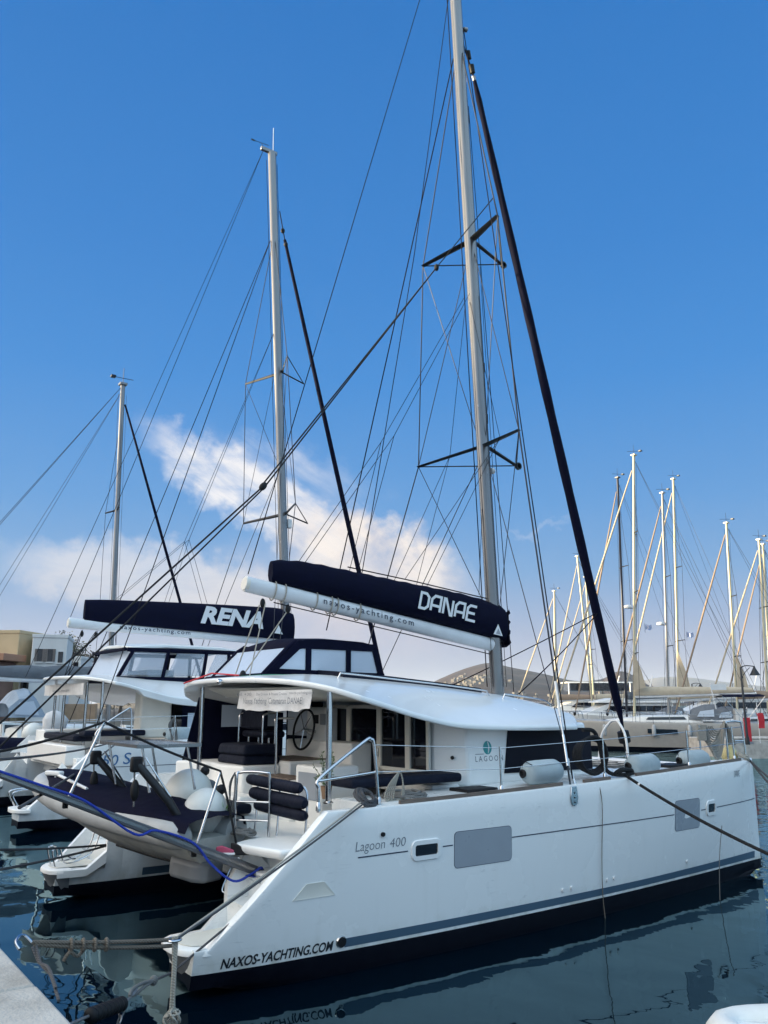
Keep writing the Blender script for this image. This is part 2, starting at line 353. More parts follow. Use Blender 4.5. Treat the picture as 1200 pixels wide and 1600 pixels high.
def sinterp(x, tab):
    """Catmull-Rom through the table"""
    n = len(tab)
    if x <= tab[0][0]: return tab[0][1]
    if x >= tab[-1][0]: return tab[-1][1]
    for i in range(n - 1):
        if x <= tab[i + 1][0]:
            x0, y0 = tab[i]; x1, y1 = tab[i + 1]; h = x1 - x0; t = (x - x0) / h
            m0 = (y1 - tab[i - 1][1]) / (x1 - tab[i - 1][0]) if i else (y1 - y0) / h
            m1 = (tab[i + 2][1] - y0) / (tab[i + 2][0] - x0) if i < n - 2 else (y1 - y0) / h
            return (2*t**3-3*t*t+1)*y0 + (t**3-2*t*t+t)*h*m0 + (-2*t**3+3*t*t)*y1 + (t**3-t*t)*h*m1
def sag(a, b, s, n=14):
    a = V(a); b = V(b); return [a.lerp(b, i / n) - V((0, 0, s * 4 * (i / n) * (1 - i / n))) for i in range(n + 1)]
def curve(pts, k=6):
    """smooth path through points"""
    pts = [V(p) for p in pts]; out = []
    for i in range(len(pts) - 1):
        p0 = pts[max(i - 1, 0)]; p1 = pts[i]; p2 = pts[i + 1]; p3 = pts[min(i + 2, len(pts) - 1)]
        for j in range(k):
            t = j / k; out.append(0.5 * ((2 * p1) + (p2 - p0) * t + (2*p0 - 5*p1 + 4*p2 - p3) * t*t + (3*p1 - p0 - 3*p2 + p3) * t**3))
    return out + [pts[-1]]
def rline(name, pts, r, m, parent=None, n=6): return MB().tube(pts, r, n).build(name, m, parent)
def text2d(s, size=1.0, shear=0.0, bold=0.0, space=1.0):
    """flat lettering: list of 2-d points and faces, from the left baseline"""
    cu = bpy.data.curves.new('lettering', 'FONT'); cu.body = s; cu.size = size; cu.shear = shear; cu.offset = bold; cu.space_character = space; cu.resolution_u = 3
    o = bpy.data.objects.new('lettering', cu); col.objects.link(o)
    dg = bpy.context.evaluated_depsgraph_get(); me = bpy.data.meshes.new_from_object(o.evaluated_get(dg))
    vs = [(v.co.x, v.co.y) for v in me.vertices]; fs = [tuple(p.vertices) for p in me.polygons]
    bpy.data.objects.remove(o); bpy.data.curves.remove(cu); bpy.data.meshes.remove(me)
    return vs, fs
def letter(name, t2, fn, m, parent, width=None, height=None):
    """lay lettering on a surface: fn(u, v) -> point; scaled to width and height"""
    vs, fs = t2; x0 = min(q[0] for q in vs); x1 = max(q[0] for q in vs); y0 = min(q[1] for q in vs); y1 = max(q[1] for q in vs)
    sx_ = width / (x1 - x0) if width else 1; sy_ = height / (y1 - y0) if height else sx_
    b = MB(); b.add([fn((q[0] - x0) * sx_, (q[1] - y0) * sy_) for q in vs], fs)
    return b.build(name, m, parent, smooth=0)
def strokes(chars, w=0.2, slant=0.2, gap=0.28):
    """square stencil capitals drawn as strokes"""
    G = {'D': [[(0.1, 0), (0.1, 1), (.5, 1), (.72, .8), (.72, .2), (.5, 0), (0.1, 0)]],
         'A': [[(0, 0), (0, .75), (.22, 1), (.7, 1), (.7, 0)], [(0, .36), (.7, .36)]],
         'N': [[(0, 0), (0, 1), (.12, 1), (.58, 0), (.7, 0), (.7, 1)]],
         'E': [[(.72, 1), (.2, 1), (0, .8), (0, 0), (.72, 0)], [(0, .5), (.62, .5)]]}
    vs = []; fs = []; x = 0
    for c in chars:
        for st in G[c]:
            P = [V((p[0], p[1], 0)) for p in st]; cl = (P[0] - P[-1]).length < 1e-6
            if cl: P = P[:-1]
            n = len(P); ls = []
            for i in range(n):
                a = P[i - 1] if (cl or i) else None; b = P[(i + 1) % n] if (cl or i < n - 1) else None
                d1 = (P[i] - a).normalized() if a is not None else (b - P[i]).normalized()
                d2 = (b - P[i]).normalized() if b is not None else d1
                n1 = V((-d1.y, d1.x, 0)); n2 = V((-d2.y, d2.x, 0)); mm = (n1 + n2); mm.normalize(); k = w / 2 / max(mm.dot(n1), 0.4)
                ls.append((P[i] + mm * k, P[i] - mm * k))
            for i in range(n if cl else n - 1):
                o = len(vs); q = (ls[i][0], ls[i][1], ls[(i + 1) % n][1], ls[(i + 1) % n][0])
                vs += [(x + p.x + slant * p.y, p.y) for p in q]; fs.append((o, o + 1, o + 2, o + 3))
        x += 0.7 + gap
    return vs, fs
# ---------------------------------------------------------------- water, quay, land
def water():
    m = bpy.data.materials.new('harbour_water'); m.use_nodes = True
    nt = m.node_tree; b = nt.nodes['Principled BSDF']; L = nt.links
    b.inputs['Base Color'].default_value = (0.0012, 0.0155, 0.0265, 1); b.inputs['Roughness'].default_value = 0.015; b.inputs['IOR'].default_value = 1.27; b.inputs['Specular Tint'].default_value = (0.35, 0.85, 1.0, 1)
    tc = nt.nodes.new('ShaderNodeTexCoord')
    def noise(scale, detail, sxyz, rot=0, dist=0.0):
        mp = nt.nodes.new('ShaderNodeMapping'); L.new(tc.outputs['Object'], mp.inputs[0]); mp.inputs['Scale'].default_value = sxyz; mp.inputs['Rotation'].default_value = (0, 0, rot)
        n = nt.nodes.new('ShaderNodeTexNoise'); L.new(mp.outputs[0], n.inputs['Vector']); n.inputs['Scale'].default_value = scale; n.inputs['Detail'].default_value = detail; n.inputs['Roughness'].default_value = 0.45; n.inputs['Distortion'].default_value = dist
        return n.outputs['Fac']
    a = noise(0.62, 1.2, (1, 1, 1), 0.4, 0.5)
    f = noise(3.2, 2.0, (1, 0.55, 1), 0.9, 0.3)
    # calm in the lee between the hulls, livelier in the open basin
    g = noise(0.045, 1, (1, 1, 1))
    sx = nt.nodes.new('ShaderNodeSeparateXYZ'); L.new(tc.outputs['Object'], sx.inputs[0])
    mr = nt.nodes.new('ShaderNodeMapRange'); L.new(sx.outputs[0], mr.inputs[0]); mr.inputs[1].default_value = 8.0; mr.inputs[2].default_value = 16.0; mr.inputs[3].default_value = 0.10; mr.inputs[4].default_value = 0.55
    f2 = nt.nodes.new('ShaderNodeMath'); f2.operation = 'MULTIPLY'; L.new(f, f2.inputs[0]); L.new(mr.outputs[0], f2.inputs[1])
    s = nt.nodes.new('ShaderNodeMath'); s.operation = 'ADD'; L.new(a, s.inputs[0]); L.new(f2.outputs[0], s.inputs[1])
    bp = nt.nodes.new('ShaderNodeBump'); bp.inputs['Strength'].default_value = 1.0; bp.inputs['Distance'].default_value = WAVE; L.new(s.outputs[0], bp.inputs['Height']); L.new(bp.outputs[0], b.inputs['Normal'])
    # water body plus tinted mirror, joined by the Fresnel law of water
    df = nt.nodes.new('ShaderNodeBsdfDiffuse'); df.inputs[0].default_value = (0.0002, 0.0032, 0.0080, 1); gs = nt.nodes.new('ShaderNodeBsdfGlossy'); gs.inputs['Color'].default_value = (0.62, 0.92, 1.0, 1); gs.inputs['Roughness'].default_value = 0.012
    fr = nt.nodes.new('ShaderNodeFresnel'); fr.inputs[0].default_value = 1.42; mx = nt.nodes.new('ShaderNodeMixShader')
    L.new(bp.outputs[0], fr.inputs['Normal']); L.new(bp.outputs[0], gs.inputs['Normal']); L.new(fr.outputs[0], mx.inputs[0]); L.new(df.outputs[0], mx.inputs[1]); L.new(gs.outputs[0], mx.inputs[2]); L.new(mx.outputs[0], nt.nodes['Material Output'].inputs['Surface']); nt.nodes.remove(b)
    n = 6900
    o = MB().add([(-n, -n, WZ), (n, -n, WZ), (n, n, WZ), (-n, n, WZ)], [(0, 1, 2, 3)]).build('water', m, smooth=0)
    if o.data.polygons[0].normal.z < 0: o.data.flip_normals()
    struct(o)
WAVE = 0.024; WZ = -0.11
water()

# the quay the photograph is taken from; its edge runs along y at x = QX
QX, QZ = -2.45, 1.05
qb = MB()
for k in range(43): qb.box((QX - 0.30 - .004 * (k % 3), -33.3 + 1.5 * k, QZ - 0.17 - .003 * (k % 2)), (0.60, 1.488, 0.34))
struct(qb.build('quay_coping', concrete, bevel=0.03, seg=3))
qb = MB().box((QX - 6.63, -2, (QZ - 0.004 - 2.0) / 2), (12.0, 64, QZ + 2.0 - 0.004)); struct(qb.build('quay', mat('quay_paving', (0.27, 0.25, 0.23, 1), 0.9, var=0.5, vscale=1.5, bump=0.4, bscale=25), bevel=0.0))
qb = MB().box((QX - 0.32, -2, -0.75), (0.5, 64, 2.9)); struct(qb.build('quay_wall', mat('quay_wall', (0.10, 0.09, 0.08, 1), 0.9, var=0.6, vscale=2, bump=0.6, bscale=12)))

def hillmat(name, a, b_, c, scale):
    m = bpy.data.materials.new(name); m.use_nodes = True; nt = m.node_tree; p = nt.nodes['Principled BSDF']; L = nt.links
    p.inputs['Roughness'].default_value = 0.95; p.inputs['Specular IOR Level'].default_value = 0.1
    tc = nt.nodes.new('ShaderNodeTexCoord'); n = nt.nodes.new('ShaderNodeTexNoise'); L.new(tc.outputs['Object'], n.inputs['Vector']); n.inputs['Scale'].default_value = scale; n.inputs['Detail'].default_value = 9; n.inputs['Roughness'].default_value = 0.62
    r = nt.nodes.new('ShaderNodeValToRGB'); L.new(n.outputs['Fac'], r.inputs[0]); e = r.color_ramp.elements; e.new(0.5)
    for q, (pp, cc) in zip(e, ((0.36, a), (0.52, b_), (0.66, c))): q.position = pp; q.color = cc
    L.new(r.outputs[0], p.inputs['Base Color'])
    bp = nt.nodes.new('ShaderNodeBump'); bp.inputs['Strength'].default_value = 1.0; bp.inputs['Distance'].default_value = 1.0 / scale * 0.12; L.new(n.outputs['Fac'], bp.inputs['Height']); L.new(bp.outputs[0], p.inputs['Normal'])
    return m
import mathutils.noise as mn
def ridge(name, prof, d, depth, m, steps=90, rows=9, rough=0.10, base=-2):
    """terrain whose skyline passes over the surveyed skyline points, at distance d, falling to the sea on this side"""
    b = MB(); x0 = prof[0][0]; x1 = prof[-1][0]; secs = []
    for i in range(steps + 1):
        px = lerp(x0, x1, i / steps); top = far(px, sinterp(px, prof), d); h = max(top.z, 0.5)
        out = (V((top.x, top.y, 0)) - V((CAM.x, CAM.y, 0))).normalized(); row = []
        for j in range(rows + 1):
            t = j / rows; p = V((top.x, top.y, 0)) - out * depth * (1 - t)
            n = mn.fractal(p * (6.0 / d), 1.0, 2.0, 6) * rough * h * math.sin(math.pi * min(t * 1.0, 1.0)) * 2
            p.z = lerp(base, h, (t ** 0.85) * 0.75 + 0.25 * t * t) + n; row.append(p)
        for j in range(1, 4):
            p = V((top.x, top.y, 0)) + out * depth * j / 3; p.z = lerp(h, base, (j / 3) ** 1.3); row.append(p)
        secs.append(row)
    b.loft(secs, closed=False)
    return struct(b.build(name, m, smooth=180))
hill_m = hillmat('island_scrub', (0.019, 0.012, 0.011, 1), (0.038, 0.024, 0.020, 1), (0.072, 0.047, 0.037, 1), 0.012)
hills_near = ridge('hills', [(560, 1101), (620, 1093), (660, 1074), (700, 1055), (735, 1042), (765, 1036), (800, 1043), (850, 1053), (900, 1064), (940, 1061), (965, 1049), (985, 1053), (1005, 1066), (1040, 1082), (1080, 1092), (1130, 1101)], 1900, 700, hill_m)
ridge('mountains', [(900, 1099), (960, 1078), (1020, 1060), (1070, 1058), (1120, 1064), (1180, 1071), (1260, 1080), (1400, 1099)], 4700, 1200, hillmat('far_rock', (0.09, 0.085, 0.08, 1), (0.13, 0.12, 0.11, 1), (0.17, 0.15, 0.13, 1), 0.004), rough=0.06)
# unseen hill added at the left to keep low sun off the boats
head_m = hillmat('shade_hill_scrub', (0.10, 0.09, 0.06, 1), (0.16, 0.135, 0.10, 1), (0.22, 0.19, 0.15, 1), 0.06)
def shade_hill():
    b = MB(); secs = []
    for i in range(61):
        az = R(96 + 120 * i / 60); row = []
        for j in range(9):
            t = j / 8; d = lerp(130, 330, t); h = 34 * math.sin(math.pi * min(1, 0.12 + t * 0.88)) ** 0.8 * min(1, i / 14, (60 - i) / 9)
            p = V((CAM.x + math.cos(az) * d, CAM.y + math.sin(az) * d, 0)); p.z = -1 + h * (0.9 + 0.5 * mn.fractal(p * 0.012, 1, 2, 4)); row.append(p)
        secs.append(row)
    b.loft(secs, closed=False); struct(b.build('shade_hill', head_m, smooth=180))
shade_hill()
# ---------------------------------------------------------------- the near catamaran: hulls, deck, cabin
cat = thing('catamaran', (6, 0, 0), 'nearest white catamaran moored stern-to, with navy boom cover lettered DANAE', 'catamaran')
B_TOP = [(-0.3, 3.40), (0, 3.46), (0.6, 3.5), (7, 3.5), (8, 3.48), (9, 3.43), (10, 3.345), (11, 3.2), (11.6, 3.08), (11.88, 2.99), (11.97, 2.95)]
B_WL = [(-0.3, 3.15), (0, 3.22), (1, 3.34), (3, 3.42), (5, 3.41), (7, 3.33), (9, 3.17), (10, 3.08), (11, 2.99), (11.6, 2.94), (11.97, 2.93)]
B_IN = [(-0.3, 2.48), (0, 2.42), (0.6, 2.36), (6, 2.30), (9, 2.42), (10.5, 2.60), (11.6, 2.82), (11.97, 2.92)]
B_INW = [(-0.3, 2.65), (0, 2.55), (2, 2.45), (7, 2.55), (9, 2.68), (11, 2.86), (11.97, 2.92)]
DECK = [(0, 1.84), (2, 1.84), (4, 1.87), (6, 1.92), (8, 1.98), (10, 2.04), (11.97, 2.07)]
def deck_z(x): return sinterp(x, DECK)
def top_z(x):
    if x < 0.0: return 0.43
    if x < 1.30: return 0.43 + x * 0.965
    if x < 1.46: return lerp(1.685, deck_z(1.46), (x - 1.30) / 0.16)
    return deck_z(x)
def y_out(x, z):
    zt = max(deck_z(x), 1.0); t = min(max(z / zt, 0), 1)
    return -(lerp(sinterp(x, B_WL), sinterp(x, B_TOP), 1 - (1 - t) ** 2.0))
STEPS = [(-0.3, 0.42), (0.62, 0.42), (0.62, 0.74), (0.92, 0.74), (0.92, 1.06), (1.22, 1.06), (1.22, 1.36), (2.25, 1.36), (2.25, None)]
WLZ = 0.165
def hull_sections(lo, sgn):
    xs = [-0.16, 0.0, 0.3, 0.62, 0.621, 0.92, 0.921, 1.22, 1.221, 1.30, 1.38, 1.46, 1.8, 2.249, 2.25, 2.6, 3, 3.5, 4, 5, 6, 7, 7.5, 8, 8.5, 9, 9.5, 10, 10.4, 10.8, 11.1, 11.4, 11.6, 11.75, 11.86, 11.93, 11.965]
    secs = []
    for x in xs:
        zt = top_z(x); fl = 0.42 if x <= 0.62 else 0.74 if x <= 0.92 else 1.06 if x <= 1.22 else 1.36 if x < 2.25 else deck_z(x) - 0.004
        bi = sinterp(x, B_IN); bw = sinterp(x, B_INW); keel = min((sinterp(x, B_WL) + bw) / 2, 2.95)
        Y = lambda z: -y_out(x, z)
        bt = Y(zt)
        if lo:
            kz = lerp(0.10, -0.55, min(1, (x + 0.3) / 2.0)) if x < 1.7 else lerp(-0.55, 0.05, max(0, (x - 10.5) / 1.46))
            p = [(keel, kz), (Y(0) * 0.6 + keel * 0.4, kz * 0.75), (Y(0) - 0.06, kz * 0.35), (Y(0), 0), (Y(WLZ), WLZ), (lerp(bw, bi, .1), WLZ), (bw, 0), (bw + 0.05, kz * 0.35), (bw * 0.6 + keel * 0.4, kz * 0.75)]
        else:
            zz = [WLZ] + [lerp(WLZ, zt - 0.03, k / 7) for k in range(1, 8)]
            p = [(Y(z), z) for z in zz]
            cw = min(0.13 if x < 2.25 else 0.20, (bt - bi) * .42); ci = min(.10, (bt - bi) * .25)
            p += [(bt - min(.008, cw * .2), zt - 0.008), (bt - min(.03, cw * .5), zt), (bt - cw, zt + (0.0 if x < 2.25 else 0.012)), (bt - cw * 1.1, max(fl, min(zt, fl + 0.0)) if x < 2.25 else fl + 0.02)]
            wall = fl if x < 0.5 else (lerp(fl, 1.40, min(1, (x - 0.5) / 0.45)) if x < 1.3 else fl)
            if x >= 1.22: wall = fl + 0.001
            p += [(bi + ci, fl + (0 if x < 2.25 else 0.02)), (bi + ci * .9, wall), (bi + ci * .1, wall), (bi, wall - 0.01), (bi, max(wall - 0.2, 0.3)), (lerp(bw, bi, .5), lerp(WLZ, 0.9, 0.3)), (lerp(bw, bi, .1), WLZ)]
        secs.append([V((x, sgn * b, z)) for b, z in p])
    return secs
def half_hull(sgn):
    h = MB().loft(hull_sections(False, sgn)).build('hull', gel_hull, cat, smooth=40, bevel=0)
    lowh = MB().loft(hull_sections(True, sgn)).build('antifouling', antifoul, h, smooth=50)
    # dark skirt under the bathing platform
    P = lambda x, b, z: V((x, sgn * b, z))
    plan = [(0.05, 3.31), (-0.03, 3.31), (-0.14, 3.26), (-0.24, 3.14), (-0.31, 2.96), (-0.31, 2.74), (-0.26, 2.54), (-0.14, 2.44), (0.05, 2.42)]
    a = MB().loft([[P(x, b, .36) for x, b in plan], [P(x, b, .415) for x, b in plan], [P(x + 0.02, lerp(b, 2.93, .03), .432) for x, b in plan]]).build('bathing_platform', gel_deck, h, smooth=50)
    MB().loft([[P(lerp(x, 0.10, .45), lerp(b, 2.93, .26), 0.06) for x, b in plan], [P(lerp(x, .10, .04), lerp(b, 2.93, .08), .355) for x, b in plan]]).build('platform_skirt', skirt_grey, h, smooth=50)
    # pale non-slip inset of the platform
    inset = [(0.55, 3.24), (0.1, 3.2), (-0.12, 3.1), (-0.19, 2.95), (-0.19, 2.8), (-0.12, 2.62), (0.55, 2.55)]
    MB().plate([P(x, b, .440) for x, b in (inset if sgn > 0 else inset[::-1])][::-1], 0.006).build('platform_tread', gel_warm, h, smooth=0)
    return h
hull_s = half_hull(-1); hull_p = half_hull(1)
# deck between the hulls and the fore beam with its netting
def between():
    b = MB(); b.box((4.9, 0, 1.02), (7.4, 4.9, 0.5)); b.build('bridge_deck', gel, cat, bevel=0.05)
    b = MB().loft([[V((8.55, -2.4, 1.3)), V((8.55, 2.4, 1.3)), V((8.55, 2.4, 1.9)), V((8.55, -2.4, 1.9))], [V((8.95, -2.4, 1.5)), V((8.95, 2.4, 1.5)), V((8.95, 2.4, 1.94)), V((8.95, -2.4, 1.94))]]).build('nacelle', gel, cat)
    MB().box((6.3, 0, 1.86), (4.6, 4.9, 0.16)).build('side_deck', gel_deck, cat, bevel=0.02)
    MB().tube([(11.25, -2.85, 1.85), (11.25, 2.85, 1.85)], 0.11, 14).build('fore_beam', alu_white, cat)
    b = MB()
    for i in range(12): y = -2.2 + 0.4 * i; b.tube([(8.95, y, 1.9), (11.2, y, 1.88)], 0.008, 4)
    for i in range(6): x = 9.1 + 0.4 * i; b.tube([(x, -2.3, 1.9), (x, 2.3, 1.9)], 0.008, 4)
    b.build('trampoline_net', rope_grey, cat, smooth=0)
between()

# ---- marks, windows and fittings on the side
SIDE = lambda x, z, e=0.004: V((x, y_out(x, z) - e, z))
def side_patch(name, x0, x1, zlo, zhi, m, e=0.003, n=24, parent=None, skew=0.0):
    b = MB(); rows = []
    for i in range(n + 1):
        x = lerp(x0, x1, i / n); a = zlo(x) if callable(zlo) else zlo; c = zhi(x) if callable(zhi) else zhi
        rows.append([SIDE(x, lerp(a, c, k / 3), e) for k in range(4)])
    b.loft(rows, closed=False); return b.build(name, m, parent or hull_s, smooth=60)
stripe_lo = lambda x: 0.205 + 0.0 * x
stripe_hi = lambda x: 0.31 + 0.006 * max(0, x - 8)
side_patch('boot_stripe', 1.78, 11.72, stripe_lo, stripe_hi, stripe_blue, 0.003, 40)
pz = lambda x: 1.253 + 0.004 * (x - 3) if x < 9 else 1.277 + 0.012 * (x - 9)
for x0, x1 in ((1.92, 2.72), (3.32, 3.50), (4.63, 8.62), (9.50, 9.66), (10.06, 11.86)):
    side_patch('pinstripe', x0, x1, lambda x: pz(x) - 0.008, lambda x: pz(x) + 0.008, ink_navy, 0.003, 24)
def rrect(w, h, r, n=6):
    out = []
    for cx, cy, a0 in ((w/2-r, h/2-r, 0), (-w/2+r, h/2-r, 90), (-w/2+r, -h/2+r, 180), (w/2-r, -h/2+r, 270)):
        for k in range(n + 1): t = R(a0 + 90 * k / n); out.append((cx + r * math.cos(t), cy + r * math.sin(t)))
    return out
def side_plate(name, x, z, w, h, r, m, e, parent=None, ring=None, t=0.012):
    o = [SIDE(x + a, z + b, e) for a, b in rrect(w, h, r)]
    b = MB()
    if ring:
        i = [SIDE(x + a, z + b_, e) for a, b_ in rrect(w - ring * 2, h - ring * 2, max(r - ring, .01))]; k = [SIDE(x + a, z + b_, 0.0) for a, b_ in rrect(w + 0.02, h + 0.02, r + .01)]; j = [q + V((0, .02, 0)) for q in i]
        b.loft([k, o, i, j], True, False)
    else: b.prism([q + V((0, t, 0)) for q in o], o)
    return b.build(name, m, parent or hull_s, smooth=35)
for x, z, w, h in ((3.03, 1.243, .50, .25), (9.86, 1.295, .36, .26)):
    wn = side_plate('hull_window', x, z, w - .09, h - .09, .045, glass_dark, 0.004)
    side_plate('window_frame', x, z, w, h, .085, gel, 0.020, wn, ring=0.055)
for x, z, w, h in ((4.075, 1.185, 1.09, .47), (9.05, 1.245, .80, .50)):
    side_plate('hull_panel', x, z, w, h, .06, panel_grey, 0.005)
    side_plate('panel_seal', x, z, w + .014, h + .014, .065, ink_navy, 0.003)
side_plate('engine_outlet', 1.73, 0.275, .115, .115, .0574, rubber, 0.03, t=.03)
side_plate('outlet_ring', 1.73, 0.275, .13, .13, .064, steel, 0.018, ring=0.012)
for x, z in ((5.72, .40), (5.92, .41), (6.78, .42), (6.96, .43), (9.1, .44)): side_plate('skin_fitting', x, z, .055, .055, .027, paint_white, 0.02, t=.02)
side_plate('vent_cap', 2.30, 1.50, .055, .055, .027, rubber, 0.03, t=.03)
# pressed step in the side
b = MB(); o = [(1.00, .845), (1.60, .845), (1.43, 1.02), (1.18, 1.02)]; i = [(1.05, .86), (1.55, .86), (1.41, .99), (1.20, .99)]
b.loft([[SIDE(x, z, -.001) for x, z in o], [SIDE(x, z, .008) for x, z in o], [SIDE(x, z, .003) for x, z in i]], True, True); b.build('side_step', gel_warm, hull_s, smooth=20)
# lettering on the side
letter('hull_lettering', text2d('Lagoon', 1, 0.12, -0.012), lambda u, v: SIDE(1.88 + u, 1.285 + 0.004 * u + v, .004), ink_grey, hull_s, 0.46, 0.155)
letter('hull_lettering', text2d('400', 1, 0.12, -0.012), lambda u, v: SIDE(2.42 + u, 1.325 + 0.004 * u + v, .004), ink_grey, hull_s, 0.26, 0.112)
letter('web_lettering', text2d('NAXOS-YACHTING.COM', 1, 0.22, 0.025), lambda u, v: SIDE(0.16 + u, 0.195 + v, .004), ink_black, hull_s, 1.46, 0.115)
letter('bow_lettering', strokes('DANAE', .13, .2), lambda u, v: SIDE(10.86 + u, 1.78 + v, .004), ink_grey, hull_s, 0.26, 0.115)
# port hull, inboard boot stripe (seen between the hulls)
b = MB(); rows = []
for i in range(20):
    x = lerp(1.3, 8, i / 19); bw = sinterp(x, B_INW); bi = sinterp(x, B_IN); rows.append([V((x, lerp(bw, bi, .12 + .25 * k) - .006, .2 + .13 * k)) for k in (0, 1)])
b.loft(rows, False); b.build('boot_stripe', stripe_blue, hull_p)
# weathered toe rail along the deck edge
def toe(x0, x1):
    b = MB(); rows = []
    for i in range(17):
        x = lerp(x0, x1, i / 16); z = deck_z(x); y = y_out(x, z); rows.append([V((x, y + .035, z + .004)), V((x, y + .04, z + .05)), V((x, y + .075, z + .05)), V((x, y + .08, z + .004))])
    b.loft(rows); b.build('toe_rail', teak, hull_s, smooth=20)
for a, c in ((2.62, 5.80), (6.30, 6.95), (7.62, 11.35)): toe(a, c)

# ---- coachroof
def roof_edge(x): return sinterp(x, [(1.2, 3.43), (2.0, 3.35), (2.6, 3.21), (3.3, 3.03), (4.1, 2.88), (5.2, 2.82), (6.5, 2.80), (7.6, 2.80), (8.6, 2.78)])
def roof_b(x): return sinterp(x, [(1.2, 2.9), (2.4, 2.95), (4, 2.95), (5.5, 2.9), (6.8, 2.78), (7.6, 2.55), (8.2, 2.1), (8.6, 1.5)])
def roof_c(x): return sinterp(x, [(1.2, 3.55), (2.0, 3.62), (3, 3.66), (4.5, 3.60), (6, 3.47), (7.5, 3.28), (8.2, 3.08), (8.6, 2.86)])
def coachroof():
    xs = [lerp(0, 1, i / 40) for i in range(41)]; secs = []
    for k in range(33):
        t = -1 + 2 * k / 32; aft = 1.44 + 0.72 * abs(t) ** 2.4 + 0.9 * max(0, abs(t) - .94) ** 1 * 3; row = []
        fwd = 8.62 - 1.6 * abs(t) ** 2.6
        for q in xs:
            x = aft + (fwd - aft) * q; y = roof_b(x) * t
            z = lerp(roof_c(x), roof_edge(x), abs(t) ** 2.3); row.append(V((x, y, z)))
        secs.append(row)
    top = secs
    th = lambda q: 0.075
    b = MB()
    # outer rim + top + underside as one closed shell
    def shell(row):
        out = list(row); c = V((4.8, 0, 0))
        und = [p - V((0, 0, 0.085)) for p in row][::-1]
        return out + und
    b.loft([shell(r) for r in secs]); o = b.build('coachroof', gel, cat, smooth=50, bevel=0.03, seg=3); return o
roof = coachroof()
def roof_z(x, y): return lerp(roof_c(x), roof_edge(x), min(1, abs(y) / roof_b(x)) ** 2.3)
# headlining step below the aft roof
b = MB()
b.prism([V((2.35, -1.5, 3.28)), V((2.35, 1.5, 3.28)), V((4.1, 1.5, 3.2)), V((4.1, -1.5, 3.2))], [V((2.05, -1.7, 3.42)), V((2.05, 1.7, 3.42)), V((4.15, 1.6, 3.34)), V((4.15, -1.6, 3.34))]); b.build('headlining', gel_warm, roof, bevel=0.03)
# hand rails along the roof
for pts in ([(3.0, -1.35), (4.2, -1.45), (6.0, -1.55)], [(6.35, -1.65), (7.3, -1.55), (8.0, -1.2)]):
    p = [V((x, y, roof_z(x, y) + .075)) for x, y in curve([(x, y, 0) for x, y in pts]) for z in (0,)] if False else [V((q.x, q.y, roof_z(q.x, q.y) + .08)) for q in curve([(x, y, 0) for x, y in pts])]
    p = [p[0] - V((0.05, 0, .09))] + p + [p[-1] - V((-0.05, 0, .09))]
    MB().tube(p, .014, 8).build('roof_rail', steel, roof)
# long dark cushion cover lying on the roof
b = MB(); rows = []
for i in range(13):
    x = lerp(3.2, 6.25, i / 12); rows.append([V((x, y, roof_z(x, y) + h)) for y, h in ((-1.15, 0.0), (-1.13, .075), (-.2, .085), (.5, .085), (.52, 0))])
b.loft(rows); b.build('roof_cushion', navy_cush, roof, smooth=30)
# stern light on the aft rim
MB().lathe([(0, 0), (.035, 0), (.045, .03), (.045, .07), (.03, .09), (0, .095)], (1.40, -0.33, 3.50), (-1, -.2, 0.1), 14).build('deck_light', steel, roof)

# ---- cabin walls, doors and windows
CW = -2.55
b = MB()
def cabin():
    plan = [(4.25, -2.14), (4.62, -2.58), (7.6, -2.5), (8.15, -2.0), (8.4, -1.0), (8.4, 1.0), (8.15, 2.0), (7.6, 2.5), (4.62, 2.58), (4.25, 2.14)]
    lo = [V((x, y, 1.90)) for x, y in plan]; hi = [V((lerp(x, 5.5, .03), y * .975, roof_edge(min(x, 8)) + .03)) for x, y in plan]
    b.prism(lo, hi); return b.build('cabin', gel, cat, bevel=0.04)
cab = cabin()
# angled return in shadow beside the doors is part of the wall; door leaves face the cockpit
xb = 4.21
def pane(y0, y1, z0, z1, zt0=None):
    f = MB(); f.plate([V((xb, y1, z0)), V((xb, y0, z0)), V((xb, y0, z1)), V((xb, y1, z1 + .05))], .03)
    return f
DOORS = [(-2.12, -1.62), (-1.56, -0.80), (-0.74, 0.16), (0.22, 1.05)]
for y0, y1 in DOORS:
    d = MB().plate([V((xb - .012, y1, 1.42 if y0 > -1 else 2.12)), V((xb - .012, y0, 1.42 if y0 > -1 else 2.12)), V((xb - .012, y0, 3.06)), V((xb - .012, y1, 3.10))], .02).build('saloon_door', glass_dark, cab, smooth=0)
    fr = MB(); z0 = 2.10 if y0 < -1 else 1.40
    for a, c in (((y0 - .03, z0), (y0 + .035, 3.10)), ((y1 - .035, z0), (y1 + .03, 3.12))):
        fr.box((xb - .02, (a[0] + c[0]) / 2, (a[1] + c[1]) / 2), (.05, c[0] - a[0], c[1] - a[1]))
    fr.box((xb - .022, (y0 + y1) / 2, z0), (.05, y1 - y0 - .07, .06)); fr.box((xb - .022, (y0 + y1) / 2, 3.11), (.05, y1 - y0 - .07, .06))
    fr.build('door_frame', gel_warm, d, bevel=0.006)
MB().box((xb - .06, -0.77, 2.35), (.03, .03, .14)).build('door_handle', steel, cab, bevel=.006)
MB().lathe([(0, 0), (.03, 0), (.03, .02), (0, .02)], (4.45, -2.40, 2.33), (-.75, -.65, 0), 12).build('speaker_button', rubber, cab)
